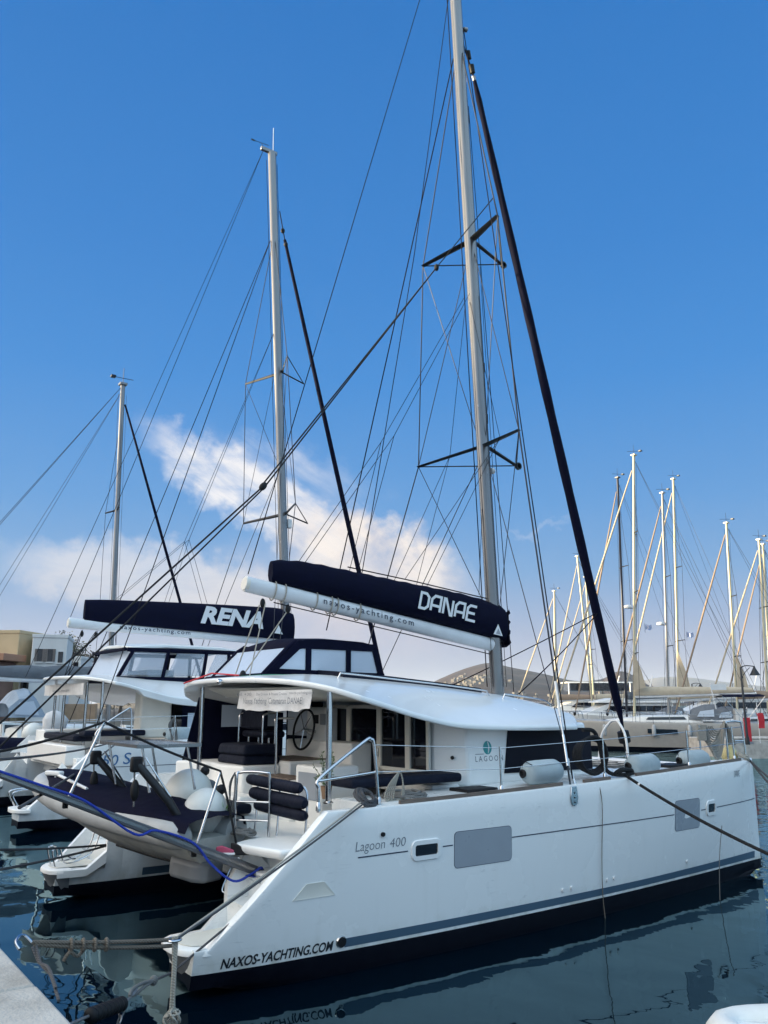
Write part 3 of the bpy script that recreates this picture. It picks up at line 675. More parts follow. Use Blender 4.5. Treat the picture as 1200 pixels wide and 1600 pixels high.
# side window behind its dark screen
def wall_y(x, z):
    f = (z - 1.9) / (roof_edge(x) + .03 - 1.9); y = interp(x, [(4.62, -2.58), (7.6, -2.5)]); return lerp(y, y * .975, f)
wpts = [(5.42, 2.06), (7.62, 2.03), (7.66, 2.74), (5.58, 2.77)]
MB().plate([V((x, wall_y(x, z) - .02, z)) for x, z in wpts], .018).build('window_screen', screen, cab, smooth=0)
MB().plate([V((7.66, -2.46, 2.03)), V((8.17, -2.02, 2.03)), V((8.13, -1.99, 2.72)), V((7.64, -2.44, 2.74))], .016).build('window_screen', screen, cab, smooth=0)
MB().plate([V((8.20, -1.95, 2.03)), V((8.44, -1.0, 2.03)), V((8.38, -1.0, 2.70)), V((8.15, -1.93, 2.72))], .016).build('window_screen', screen, cab, smooth=0)
# maker's mark on the cabin side
def on_wall(x, z, e=.004): return V((x, wall_y(x, z) - e, z))
letter('cabin_lettering', text2d('LAGOON', 1, 0, 0, 1.5), lambda u, v: on_wall(4.80 + u, 2.26 + v), ink_grey, cab, 0.62, 0.085)
b = MB(); b.add([on_wall(5.08 + .095 * math.cos(2*math.pi*k/24), 2.47 + .105 * math.sin(2*math.pi*k/24), .005) for k in range(24)], [tuple(range(24))]); b.build('round_mark', ink_teal, cab, smooth=0)
b = MB(); b.add([on_wall(5.08 + p[0], 2.47 + p[1], .007) for p in ((0, -.1), (.035, -.05), (.045, .02), (.02, .09), (.0, .1), (.02, .02))], [tuple(range(6))]); b.build('mark_sail', ink_white, cab, smooth=0)
MB().tube([on_wall(4.80, 2.375, .008), on_wall(4.99, 2.375, .008)], .004, 4).build('mark_line', ink_grey, cab)
# deck hatches and steps along the side deck
for x, y, w, h in ((4.35, -3.0, .62, .42), (9.25, -2.95, .6, .42), (10.2, -2.85, .42, .34)):
    z = deck_z(x) + .03
    MB().box((x, y, z), (w, h, .05)).build('deck_hatch', rubber, hull_s, bevel=.015)
# navy cushion along the side of the cockpit
b = MB(); b.box((3.35, -2.42, 2.06), (2.05, .62, .13)); b.build('side_cushion', navy_cush, cat, bevel=.05, seg=3)

# ---- cockpit
b = MB()
b.box((3.0, 0, 1.20), (2.5, 4.6, .3))                    # sole
b.build('cockpit_sole', gel_deck, cat, bevel=.02)
b = MB()
b.loft([[V((1.35, -2.35, .9)), V((1.35, 2.35, .9)), V((1.2, 2.35, 1.39)), V((1.2, -2.35, 1.39))], [V((1.8, -2.35, 1.0)), V((1.8, 2.35, 1.0)), V((1.8, 2.35, 1.39)), V((1.8, -2.35, 1.39))]]).build('aft_deck', gel_deck, cat, bevel=.03)
# rounded locker lid in the near corner
b = MB(); b.prism([V((.92, -3.28, 1.28)), V((.70, -2.42, 1.28)), V((1.5, -2.0, 1.28)), V((1.95, -3.28, 1.28))], [V((.90, -3.3, 1.40)), V((.66, -2.4, 1.40)), V((1.5, -1.98, 1.42)), V((1.95, -3.3, 1.42))]); b.build('locker_lid', gel_deck, cat, bevel=.05, seg=3)
def bench(name, pts, z0, z1, m=gel_deck, bev=.04):
    return MB().prism([V((x, y, z0)) for x, y in pts], [V((x, y, z1)) for x, y in pts]).build(name, m, cat, bevel=bev, seg=3)
bench('cockpit_bench', [(2.2, .42), (2.05, 1.05), (2.2, 1.7), (1.85, 2.55), (4.1, 2.55), (4.1, 1.72), (3.0, 1.72), (2.9, .42)], 1.3, 2.13)
bench('cockpit_bench', [(1.8, -.3), (1.8, 1.6), (2.0, 1.6), (2.15, .3), (2.15, -.3)], 1.3, 1.72)
bench('helm_plinth', [(2.92, .12), (2.92, 1.7), (4.15, 1.7), (4.15, .12)], 1.3, 2.19)
bench('helm_step', [(2.45, -.78), (2.35, .40), (2.9, .40), (2.9, -.78)], 1.3, 1.97)
bench('helm_console', [(3.75, -.55), (3.75, 1.75), (4.19, 1.75), (4.19, -.55)], 2.0, 2.5)
bench('console_locker', [(2.5, -1.62), (2.5, -.83), (3.2, -.83), (3.2, -1.62)], 1.3, 2.22)
MB().box((2.495, -1.22, 1.92), (.02, .55, .40)).build('locker_door', panel_grey, cat, bevel=.02)
bench('helm_pod', [(3.9, .55), (3.9, 1.25), (4.19, 1.25), (4.19, .55)], 2.36, 3.1, gel, .05)
MB().box((3.89, .62, 2.88), (.02, .2, .2)).build('instrument', panel_grey, cat, bevel=.01)
MB().box((3.89, .86, 2.88), (.02, .16, .16)).build('instrument', rubber, cat, bevel=.01)
# teak tops
MB().box((3.35, .8, 2.202), (.75, 1.2, .02)).build('teak_tread', teak, cat)
MB().box((2.65, -.2, 1.982), (.42, 1.05, .02)).build('teak_tread', teak, cat)
# steering wheel
wc = V((3.62, .85, 2.70)); wa = V((-1, 0, .18)).normalized(); u = V((0, 1, 0)); w_ = wa.cross(u)
wr = MB().tube([wc + (u * math.cos(2*math.pi*k/36) + w_ * math.sin(2*math.pi*k/36)) * .36 for k in range(36)], .021, 8, closed=True).build('steering_wheel', rubber, cat)
b = MB()
for k in range(5): a = 2*math.pi*k/5 + .3; b.tube([wc, wc + (u * math.cos(a) + w_ * math.sin(a)) * .35], .009, 6)
b.tube([wc, wc - wa * .25], .03, 10); b.build('wheel_spokes', steel, wr)
# helm seat on steel legs
hs = MB().box((3.05, 1.35, 2.62), (.42, .95, .12)).build('helm_seat', navy_cush, cat, bevel=.05, seg=3)
MB().box((2.85, 1.35, 2.88), (.1, .95, .34)).build('seat_back', navy_cush, hs, bevel=.04)
for y in (.95, 1.35, 1.75): MB().tube([(2.95, y, 2.02), (2.95, y, 2.58)], .02).build('seat_leg', steel, hs)
for y in (.75, 1.7): MB().tube(curve([(2.72, y, 2.02), (2.72, y, 2.85), (2.78, y, 2.98), (3.0, y, 3.0)]), .018).build('helm_rail', steel, cat)
MB().tube([(2.7, .2, 1.74), (2.7, .2, 3.25)], .02).build('grab_pole', steel, cat)
MB().tube(curve([(2.9, .62, 2.03), (2.9, .62, 2.8), (2.95, .66, 2.9), (3.3, .66, 2.9)]), .018).build('helm_rail', steel, cat)
# dark canvas wall on the far side of the cockpit with clear panes
cv = MB().plate([V((1.95, 2.62, 1.86)), V((4.15, 2.62, 1.86)), V((4.15, 2.62, 3.22)), V((2.3, 2.62, 3.34))][::-1], .02).build('cockpit_curtain', navy, cat, smooth=0)
MB().plate([V((2.75, 2.55, 2.72)), V((3.95, 2.55, 2.72)), V((3.95, 2.55, 3.1)), V((2.75, 2.55, 3.14))][::-1], .006).build('curtain_window', clear2, cv, smooth=0)
# navy curtain across the forward side below the roof, helm side
cw2 = MB().plate([V((4.17, 1.1, 1.9)), V((4.17, 2.5, 1.9)), V((4.17, 2.5, 3.2)), V((4.17, 1.1, 3.2))][::-1], .02).build('cockpit_curtain', navy, cat, smooth=0)
MB().plate([V((4.12, 1.2, 2.55)), V((4.12, 2.35, 2.55)), V((4.12, 2.35, 3.1)), V((4.12, 1.2, 3.1))][::-1], .006).build('curtain_window', clear2, cw2, smooth=0)
# roof posts
for x, y, z0 in ((2.02, -2.6, 1.82), (1.98, 1.75, 1.8)):
    pst = MB().tube([(x, y, z0), (x, y, roof_z(x + .25, y) - .05)], .042, 14).build('roof_post', steel, cat)
    MB().lathe([(.075, 0), (.075, .015), (.045, .03)], (x, y, z0), n=16).build('post_foot', steel, pst)
# near aft seat rails with rolled navy padding
for z, y0, y1, r in ((2.09, -1.46, -2.98, .075), (1.915, -1.58, -3.10, .085), (1.76, -1.72, -3.12, .072)):
    pts = curve([(1.36, y0, z + .01), (1.34, (y0 + y1) / 2, z), (1.36, y1, z - .01)], 8); n = len(pts)
    MB().tube(pts, [r * (.55 if i in (0, n - 1) else .92 if i in (1, n - 2) else 1) for i in range(n)], 14).build('rail_padding', navy_cush, cat)
for y in (-1.55, -2.2, -2.95): MB().tube(curve([(1.42, y, 2.1), (1.45, y - .05, 1.95), (1.40, y - .08, 1.40)]), .016).build('seat_bracket', steel, cat)
bench('aft_seat_cushion', [(1.0, -.3), (1.0, -1.55), (1.4, -1.55), (1.4, -.3)], 1.62, 1.76, navy_cush, .05)
bench('transom_seat', [(1.25, -1.5), (1.25, 1.7), (1.7, 1.7), (1.7, -1.5)], 1.0, 1.60)
# ---------------------------------------------------------------- mast, boom, canopy and rigging of the near catamaran
def mast_at(z): return V((7.74 - (z - 3.31) * 0.0425, 0, z))
def spar(a, b, rx, ry, m, name, parent, n=22, taper=1.0, groove=True):
    """aerofoil spar section, long axis fore and aft"""
    a = V(a); b = V(b); secs = []
    for i in range(9):
        t = i / 8; c = a.lerp(b, t); k = lerp(1, taper, max(0, (t - .8) / .2)); row = []
        for j in range(n):
            an = 2 * math.pi * j / n; cx = math.cos(an); sy = math.sin(an)
            ex = rx * cx; ey = ry * sy
            row.append(c + V((ex, ey, 0)) * k)
        secs.append(row)
    return MB().loft(secs).build(name, m, parent, smooth=60)
mast = spar(mast_at(2.9), mast_at(22.3), .155, .125, alu, 'mast', cat)
MB().box(mast_at(12.5) + V((-.151, -.028, 0)), (.012, .012, 15), rot=Matrix.Rotation(-.0425, 3, 'Y')).build('sail_track', ink_grey, mast)
MB().box(mast_at(3.32), (.6, .35, .08)).build('mast_step', alu, mast, bevel=.02)
MB().lathe([(0, 0), (.06, 0), (.075, .05), (.05, .1), (0, .11)], mast_at(8.15) + V((.17, -.02, 0)), (1, 0, -.1), 12).build('steaming_light', paint_white, mast)
MB().lathe([(0, 0), (.05, 0), (.06, .09), (0, .12)], mast_at(19.35) + V((.15, -.06, 0)), (1, -.2, 0), 12).build('tang', iron, mast)
for z in (16.8, 10.5, 9.3): MB().box(mast_at(z) + V((.1, -.085, 0)), (.03, .03, .22)).build('halyard_exit', rubber, mast)
# two sets of swept spreaders with a forward strut each
SPR = [(13.62, 13.45, 6.93, 1.30), (8.68, 8.50, 6.99, 1.63)]
tips = {}
for k, (zr, zt, xt, yt) in enumerate(SPR):
    for s in (-1, 1):
        r = mast_at(zr) + V((0, s * .08, 0)); t = V((xt, s * yt, zt)); tips[(k, s)] = t
        secs = []
        for q, w in ((r, .10), (r.lerp(t, .5), .085), (t, .06)):
            secs.append([q + V((w * cx, 0, .022 * cz)) for cx, cz in ((-1, 0), (-.4, 1), (.5, .8), (1, 0), (.5, -.8), (-.4, -1))])
        MB().loft(secs).build('spreader', dark_alu, mast, smooth=50)
    # forward strut
    r = mast_at(zr) + V((.15, 0, 0)); t = V((8.28 if k == 0 else 8.52, 0, zr - .28)); tips[(k, 0)] = t
    MB().tube([r, t], [.045, .035], 10).build('strut', dark_alu, mast)
    MB().lathe([(.05, -.03), (.085, -.03), (.085, .03), (.05, .03), (.05, -.03)], t + V((.06, 0, 0)), (0, 1, 0), 16).build('strut_roller', dark_alu, mast)
    MB().tube([tips[(k, 1)], t], .014, 6).build('strut_wire', wire, mast)
    MB().tube([tips[(k, -1)], t], .02 if k == 0 else .014, 6).build('strut_wire', wire, mast)
chain = {-1: V((5.98, -3.46, 1.86)), 1: V((5.98, 3.46, 1.86))}
def wires(name, pts, r, m=wire, parent=None): return MB().tube(pts, r, 6).build(name, m, parent or mast)
top = mast_at(18.6)
for s in (-1, 1):
    wires('cap_shroud', [top + V((0, s * .1, 0)), tips[(0, s)], tips[(1, s)], chain[s] + (top - chain[s]) * .0], .013 if s > 0 else .016)
    wires('diagonal_shroud', [mast_at(13.3) + V((0, s * .1, 0)), tips[(1, s)]], .009)
    wires('diagonal_shroud', [tips[(0, s)], mast_at(8.8) + V((0, s * .1, 0))], .009)
    wires('lower_shroud', [mast_at(8.4) + V((0, s * .1, 0)), chain[s] + V((.12, 0, 0))], .009)
    wires('diagonal_shroud', [tips[(1, s)], mast_at(4.9) + V((.05, s * .1, 0))], .008)
# bottle screw and chain plate on the near side
p0 = chain[-1]; d = (tips[(1, -1)] - p0).normalized()
for a, b_, r, m in ((.05, .35, .014, steel), (.35, .85, .026, steel), (.85, 1.15, .016, steel), (1.15, 1.75, .022, paint_white)):
    MB().tube([p0 + d * a, p0 + d * b_], r, 10).build('turnbuckle', m, mast)
d2 = (mast_at(8.4) - p0 - V((.12, 0, 0))).normalized()
MB().tube([p0 + V((.12, 0, 0)) + d2 * .05, p0 + V((.12, 0, 0)) + d2 * .5], .018, 8).build('turnbuckle', steel, mast)
b = MB(); z0 = 1.86; o = [(5.93, 2.0), (6.05, 2.0), (6.075, 1.72), (6.05, 1.63), (5.98, 1.60), (5.92, 1.63), (5.90, 1.72)]
b.prism([SIDE(x, min(z, 1.9), -.005) for x, z in o], [SIDE(x, min(z, 1.9), .022) for x, z in o]); b.build('chain_plate', steel, hull_s, bevel=.008)
for z in (1.80, 1.73, 1.66): MB().lathe([(0, 0), (.014, 0), (.01, .008), (0, .01)], SIDE(5.99, z, .022), (0, -1, 0), 10).build('chain_bolt', rubber, hull_s)
# furled headsail in its dark cover
fa = V((7.55, 0, 18.19)); fb = V((11.66, 0, 2.62)); n = 26
pts = [fa.lerp(fb, i / n) + V((.0, 0, 0)) for i in range(n + 1)]
rad = [(.045 + .062 * math.sin(math.pi * min(1, (i / n) * .62 + .1)) + .006 * math.sin(i * 2.1)) * (0.25 if i == n else .6 if i == 0 else 1) for i in range(n + 1)]
MB().tube(pts, rad, 12).build('furled_headsail', navy, cat, smooth=60)
MB().tube([mast_at(19.0) + V((.15, 0, 0)), fa], .02, 8).build('headsail_halyard', line_dark, mast)
for t, r in ((-.035, .06), (-.012, .075), (.006, .05)): MB().lathe([(0, -.1), (r, -.1), (r * .8, .1), (0, .1)], fa.lerp(fb, t), fb - fa, 12).build('halyard_swivel', rubber if r != .05 else iron, mast)
MB().lathe([(.03, .35), (.05, .22), (.13, .2), (.14, .05), (.13, -.05), (.06, -.08), (.05, -.25), (0, -.26)], fb - V((-.03, 0, .28)), fa - fb, 16).build('furling_drum', rubber, cat)
MB().tube([(11.76, 0, 2.3), (11.72, 0, 1.95)], .03).build('tack_fitting', steel, cat)
for y in (-.42, .42): MB().tube(curve([(11.25, y, 1.9), (11.3, y * .8, 2.45), (11.36, y * .3, 2.74), (11.38, 0, 2.78)]), .027, 10).build('striker_frame', paint_white, cat)
wires('headsail_sheet', sag((10.98, -.05, 5.25), (7.45, -.9, 3.35), .05), .012, line_dark, cat)
wires('headsail_sheet', sag((10.98, -.05, 5.25), (6.85, .8, 3.42), .03), .012, line_dark, cat)
wires('spare_halyard', [mast_at(19.3) + V((.16, -.05, 0)), V((9.4, -2.9, 2.5)) + V((-3.3, -.5, -.5))], .011, line_dark)
wires('spare_halyard', [mast_at(17.2) + V((.16, -.05, 0)), V((7.95, -.25, 3.4))], .008, line_dark)
# halyards and lines down the mast
for dx, dy, zt, r in ((-.24, .05, 22, .011), (.2, -.06, 13.0, .006), (.2, .06, 8.2, .006), (-.21, -.1, 8.3, .006), (.05, -.13, 12.2, .006)):
    wires('halyard', [mast_at(zt) + V((dx, dy, 0)), mast_at(3.5) + V((dx, dy, 0))], r, line_dark)
# boom and stowed mainsail under its cover
ba = V((1.90, 0, 5.17)); bb = V((7.60, 0, 4.36)); bd = (bb - ba).normalized(); bu = V((-bd.z, 0, bd.x))
boom = MB()
secs = []
for i in range(7):
    c = ba.lerp(bb, i / 6); secs.append([c + (bu * math.sin(a) * .140 + V((0, 1, 0)) * math.cos(a) * .100 * (1 + .12 * math.sin(a))) for a in [2*math.pi*j/20 for j in range(20)]])
boom = boom.loft(secs).build('boom', alu_white, cat, smooth=60)
MB().lathe([(0, -.02), (.115, -.02), (.118, .05), (.105, .06)], ba, bd, 18).build('boom_end', gel_warm, boom)
for t in (.55, .75, 1.4, 1.72, 1.85, 2.35):
    c = ba + bd * t; MB().tube([c + (bu * math.sin(a) * .172 + V((0, 1, 0)) * math.cos(a) * .122) for a in [2*math.pi*j/20 for j in range(20)]], .012, 6, closed=True).build('reefing_line', rope_beige, boom)
MB().tube([ba + bd * .6 - bu * .2, bb - bu * .2], .01, 6).build('outhaul_line', line_dark, boom)
MB().tube([bb, mast_at(4.33) + V((-.1, 0, 0))], .05, 10).build('gooseneck', alu, boom)
# cover
cs = []
for i in range(33):
    t = i / 32; x = lerp(2.36, 7.96, t); foot = ba + bd * ((x - ba.x) / bd.x) + bu * .155
    hgt = sinterp(x, [(2.36, .38), (3.0, .50), (4.0, .57), (5.5, .66), (6.6, .73), (7.2, .74), (7.7, .72), (7.96, .66)])
    if t < .03: hgt *= .93
    w = sinterp(x, [(2.36, .09), (3.5, .17), (6, .22), (7.3, .24), (7.8, .27), (7.96, .16)]); wob = .012 * math.sin(i * 1.7) + .008 * math.sin(i * 3.1)
    if x > 7.6: foot = foot + V((0, 0, -.0))
    c = foot; hh = hgt + .01 * math.sin(i * 2.3)
    cs.append([c + V((0, y * w * (1 + wob * 2), z * hh)) for y, z in ((-.42, -.02), (-.72, .08), (-1, .30), (-.98, .55), (-.76, .80), (-.32, .97), (0, 1.0), (.32, .97), (.76, .80), (.98, .55), (1, .30), (.72, .08), (.42, -.02))])
cover = MB().loft(cs).build('sail_cover', navy, cat, smooth=60)
MB().tube([V((4.0, 0, 5.66)), V((5.6, 0, 5.52)), V((7.2, 0, 5.35)), V((7.5, 0, 5.32))], .012, 6).build('cover_line', line_dark, cover)
b = MB()
for k in range(6): b.tube(curve([(7.98, -.26, 5.05 - k * .14), (8.04, -.2, 5.0 - k * .14), (7.97, -.1, 4.97 - k * .14)]), .03, 6)
rows = [[V((7.93 + .05 * math.sin(k * 1.9) * (q > 0) + .035 * q, y, 5.12 - k * .062 - .03 * q)) for q, y in ((0, -.20), (1, -.17), (2, -.06), (2, .06), (1, .17))] for k in range(13)]
MB().loft(rows, False).build('cover_flap', navy, cover, smooth=60)
cov_y = lambda x: -(sinterp(x, [(2.36, .09), (3.5, .17), (6, .22), (7.3, .24), (7.8, .27)]) * 1.0 + .012)
bz = lambda x: ba.z + (x - ba.x) * bd.z / bd.x
slope = bd.z / bd.x
letter('sail_cover_lettering', strokes('DANAE', .175, .22, .26), lambda u, v: V((5.48 + u, cov_y(5.6 + u) - .006, bz(5.48 + u) + .30 + v)), ink_white, cover, 1.52, .36)
b = MB(); q = lambda x, z: V((x, cov_y(x) - .006, bz(x) + z)); b.add([q(7.42, .17), q(7.66, .17), q(7.55, .40)], [(0, 1, 2)]); mk = b.build('sailmaker_mark', ink_white, cover, smooth=0)
b = MB(); q2 = lambda x, z: V((x, cov_y(x) - .012, bz(x) + z)); b.add([q2(7.48, .19), q2(7.61, .19), q2(7.55, .31)], [(0, 1, 2)]); b.build('mark_letter', panel_grey, mk, smooth=0)
letter('boom_lettering', text2d('naxos-yachting.com', 1, 0, .006, 1.35), lambda u, v: V((3.42 + u, -.114, bz(3.42 + u) - .07 + v)), ink_navy, boom, 2.05, .15)
# lazy jacks, topping lift and mainsheet
wires('topping_lift', [mast_at(22.2) + V((-.3, 0, 0)), ba + V((.05, 0, .17))], .009, line_dark)
for s in (-1, 1):
    j = V((5.0, s * .12, 8.4)) if s < 0 else V((4.85, s * .12, 8.3))
    wires('lazy_jack', [mast_at(12.2) + V((-.2, s * .08, 0)), j], .006, line_dark)
    for x in (2.95, 4.1): wires('lazy_jack', [j, V((x, s * .15, bz(x) + (.62 if x > 3 else .55)))], .006, line_dark)
    j2 = tips[(1, s)].lerp(mast_at(8.7), .5)
    wires('lazy_jack', [mast_at(12.0) + V((-.2, s * .08, 0)), j2], .006, line_dark)
    for x in (5.2, 5.75): wires('lazy_jack', [j2, V((x, s * .18, bz(x) + .8))], .006, line_dark)
wires('running_stay', [mast_at(18.5) + V((-.1, .1, 0)), un(510, 985, 'y', 3.2)], .013, line_dark)
wires('running_stay', [mast_at(20.2) + V((-.15, .1, 0)), un(647, 400, 'y', .6), un(560, 930, 'y', .9)], .009, line_dark)
wires('reef_line', [mast_at(7.5) + V((-.1, 0, 0)), V((7.1, -.2, 5.35))], .006, line_dark)
for x, y in ((2.25, -.1), (2.25, .12), (2.75, 0)):
    wires('mainsheet', [V((x, y, bz(x) - .28)), V((1.9, y * 2.5 - .05, 3.62))], .011, rope_beige)
for x in (2.25, 2.75): MB().ell((x, 0, bz(x) - .26), (.05, .035, .085), n=12, m=8).build('mainsheet_block', rubber, boom)
MB().ell((1.9, -.05, 3.62), (.06, .045, .09), n=12, m=8).build('mainsheet_block', rubber, roof)
MB().tube([(1.55, 1.6, 3.52), (1.5, 0.3, 3.66), (1.75, -.2, 3.62)], .013, 6).build('traveller_line', red, roof)
MB().tube(curve([(1.85, -.1, 3.6), (2.2, -.6, 3.62), (2.6, -1.2, 3.58), (2.9, -1.5, 3.52)]), .016, 6).build('traveller_line', mat('green_line', (.03, .18, .12, 1), .8), roof)
# ---- helm canopy standing on the roof: dark frame, clear panes
Y0, Y1 = -0.30, 1.75
prof = [(2.16, 3.64), (2.42, 3.85), (2.66, 4.10), (2.80, 4.20), (2.95, 4.245), (3.5, 4.27), (4.15, 4.25), (4.42, 4.20)]
secs = []
for k in range(9):
    t = -1 + k / 4; yy = lerp(Y0, Y1, (t + 1) / 2); dz = .07 * (1 - t * t)
    secs.append([V((x, yy, z + (dz if z > 4.1 else 0))) for x, z in prof[2:]] + [V((x, yy, z + (dz if z > 4.1 else 0) - .05)) for x, z in prof[2:]][::-1])
can = MB().loft(secs).build('helm_canopy', navy, cat, smooth=50)
def frame_side(y, s):
    b = MB(); t = .035
    def strip(pa, pb, w):
        b.tube([V((p[0], y, p[1])) for p in (pa, pb)], w, 6, flat=.6)
    outer = [(2.16, 3.62), (2.42, 3.85), (2.66, 4.10), (2.80, 4.19), (2.95, 4.22), (4.42, 4.20), (4.58, 3.62)]
    inner = [(2.34, 3.74), (2.55, 3.93), (2.74, 4.08), (2.88, 4.13), (4.34, 4.10), (4.46, 3.70)]
    lo = 3.70
    panes = [[(2.45, 3.74), (2.95, 3.72), (2.95, 4.10), (2.84, 4.08)], [(3.06, 3.715), (3.78, 3.70), (3.78, 4.11), (3.06, 4.13)], [(3.88, 3.70), (4.48, 3.69), (4.36, 4.09), (3.88, 4.11)]]
    hole = [p for p in panes]
    o = MB(); e = s * .02
    # posts and rails around the panes
    bars = [([(2.14, 3.62), (2.40, 3.62), (2.45, 3.75), (2.84, 4.1), (2.80, 4.23)],), ([(2.14, 3.62), (4.62, 3.60), (4.62, 3.70), (2.4, 3.74)],), ([(2.80, 4.23), (2.83, 4.09), (4.38, 4.09), (4.44, 4.22)],), ([(2.95, 3.7), (3.06, 3.7), (3.06, 4.14), (2.95, 4.12)],), ([(3.78, 3.69), (3.88, 3.69), (3.88, 4.12), (3.78, 4.12)],), ([(4.48, 3.66), (4.60, 3.66), (4.44, 4.16), (4.35, 4.1)],)]
    for k, (pl,) in enumerate(bars):
        d = .016 + .002 * k
        o.prism([V((x, y - d, z)) for x, z in pl], [V((x, y + d, z)) for x, z in pl])
    f = o.build('canopy_side', navy, can, smooth=0)
    for p in panes: MB().prism([V((x, y - .004, z)) for x, z in p], [V((x, y + .004, z)) for x, z in p]).build('canopy_window', clear2 if s < 0 else clear, f, smooth=0)
frame_side(Y0, -1); frame_side(Y1, 1)
# sloping aft pane and front pane
MB().plate([V((2.17, Y0 + .12, 3.66)), V((2.17, Y1 - .05, 3.66)), V((2.62, Y1 - .05, 4.10)), V((2.62, Y0 + .12, 4.10))][::-1], .008).build('canopy_window', clear2, can, smooth=0)
b = MB()
for y in (Y0 + .05, Y1 - .03): b.tube([(2.16, y, 3.63), (2.64, y, 4.11), (2.80, y, 4.21)], .045, 8)
b.tube([(2.16, Y0, 3.63), (2.16, Y1, 3.63)], .035, 8); b.build('canopy_frame', navy, can)
MB().plate([V((4.56, Y0 + .05, 3.66)), V((4.56, Y1 - .05, 3.66)), V((4.42, Y1 - .05, 4.18)), V((4.42, Y0 + .05, 4.18))], .008).build('canopy_window', clear, can, smooth=0)
b = MB()
for y in (Y0 + .03, lerp(Y0, Y1, .5), Y1 - .03): b.tube([(4.58, y, 3.62), (4.43, y, 4.2)], .03, 6)
b.build('canopy_frame', navy, can)
MB().lathe([(0, 0), (.05, .0), (.05, .03), (0, .04)], (3.42, Y0 + .35, 4.22), (0, 0, -1), 12).build('canopy_lamp', steel, can)
MB().box((3.4, .72, 3.60), (2.7, 2.3, .10)).build('canopy_coaming', navy, can, bevel=.03)
# ---- rails, stanchions and lifelines on the near side
b1 = MB().tube(curve([(1.40, -3.36, 1.82), (1.40, -3.36, 2.10), (1.44, -3.34, 2.24), (2.12, -3.34, 2.67), (2.22, -3.34, 2.69), (2.27, -3.35, 2.60), (2.34, -3.36, 1.86)], 7), .022, 10).build('guard_rail', steel, cat)
MB().tube([(1.40, -3.36, 2.20), (2.30, -3.35, 2.27)], .017, 8).build('rail_bar', steel, b1)
for x in (1.40, 2.34): MB().lathe([(.035, 0), (.035, .03), (.028, .1), (.022, .11)], (x, -3.36, deck_z(x)), n=12).build('rail_foot', steel, b1)
b1 = MB().tube(curve([(.92, -1.98, 1.42), (.92, -1.98, 2.15), (.97, -2.0, 2.24), (1.2, -2.28, 2.24), (1.25, -2.32, 2.15), (1.25, -2.33, 1.42)], 6), .019, 10).build('gate_rail', steel, cat)
for z in (1.62, 1.86): MB().tube([(.92, -1.98, z), (1.25, -2.33, z)], .014, 8).build('rail_bar', steel, b1)
STX = [(4.56, 0), (6.9, 0), (9.36, 0), (11.2, 0)]
for x, _ in STX:
    y = y_out(x, 1.9) + .12; z = deck_z(x)
    s = MB().tube([(x, y, z), (x, y + .01, z + .66)], .016, 10).build('stanchion', steel, cat)
    MB().lathe([(.03, 0), (.03, .08), (.018, .1)], (x, y, z), n=10).build('stanchion_foot', steel, s)
for h in (.63, .33):
    pts = [V((2.28, -3.35, 2.62 if h > .5 else 2.27))] + [V((x, y_out(x, 1.9) + .13, deck_z(x) + h)) for x, _ in STX] + [V((11.7, -2.95, 2.07 + h))]
    MB().tube(pts, .006, 6).build('lifeline', steel, cat)
b1 = MB().tube(curve([(11.40, -2.78, 2.07), (11.42, -2.78, 2.72), (11.5, -2.78, 2.80), (11.75, -2.86, 2.80), (11.82, -2.88, 2.72), (11.84, -2.9, 2.07)], 6), .02, 10).build('bow_rail', steel, cat)
MB().tube([(11.42, -2.78, 2.42), (11.83, -2.89, 2.42)], .015, 8).build('rail_bar', steel, b1)
for x in (3.3, 5.5, 7.8, 10): 
    y = -y_out(x, 1.9) - .12; MB().tube([(x, y, deck_z(x)), (x, y, deck_z(x) + .66)], .016, 8).build('stanchion', steel, cat)
for h in (.63, .33): MB().tube([V((x, -y_out(x, 1.9) - .12, deck_z(x) + h)) for x in (2.2, 3.3, 5.5, 7.8, 10, 11.6)], .006, 6).build('lifeline', steel, cat)
# ---- davits with the solar panel frame
DV = []
for y in (-.02, -1.78):
    a = V((0.02, y - .06, 1.90)); c = V((-.38, y + .15, 2.40))
    d = MB().tube([a + V((.20, -.02, -.30)), a, c], [.05, .056, .052], 12, flat=.8).build('davit', dark_alu, cat)
    MB().box(c + V((0, 0, -.02)), (.16, .10, .20)).build('davit_head', rubber, d, bevel=.03)
    MB().tube([a + V((.05, .09, .05)), c + V((.15, .08, .06))], .014, 6).build('davit_line', steel, d)
    MB().tube([c + V((-.02, 0, -.1)), c + V((.0, 0, -.55))], .012, 6).build('davit_tackle', rope_grey, d)
    MB().ell(c + V((0, 0, -.35)), (.06, .05, .14), n=12, m=8).build('tackle_block', rubber, d)
pf = MB().box((.10, -.75, 2.60), (.9, 1.6, .03)).build('solar_panel', solar, cat, bevel=.004)
b = MB()
for s in (-1, 1): b.box((.10, -.75 + s * .8, 2.60), (.92, .03, .045)); b.box((.10 + s * .45, -.75, 2.603), (.03, 1.6, .045))
b.build('panel_frame', alu, pf)
for x, y in ((-.25, -1.45), (.4, -1.45), (-.25, -.05), (.4, -.05)): MB().tube([(x, y, 2.58), (x + .12, y - .05, 2.0)], .018, 8).build('panel_leg', steel, pf)
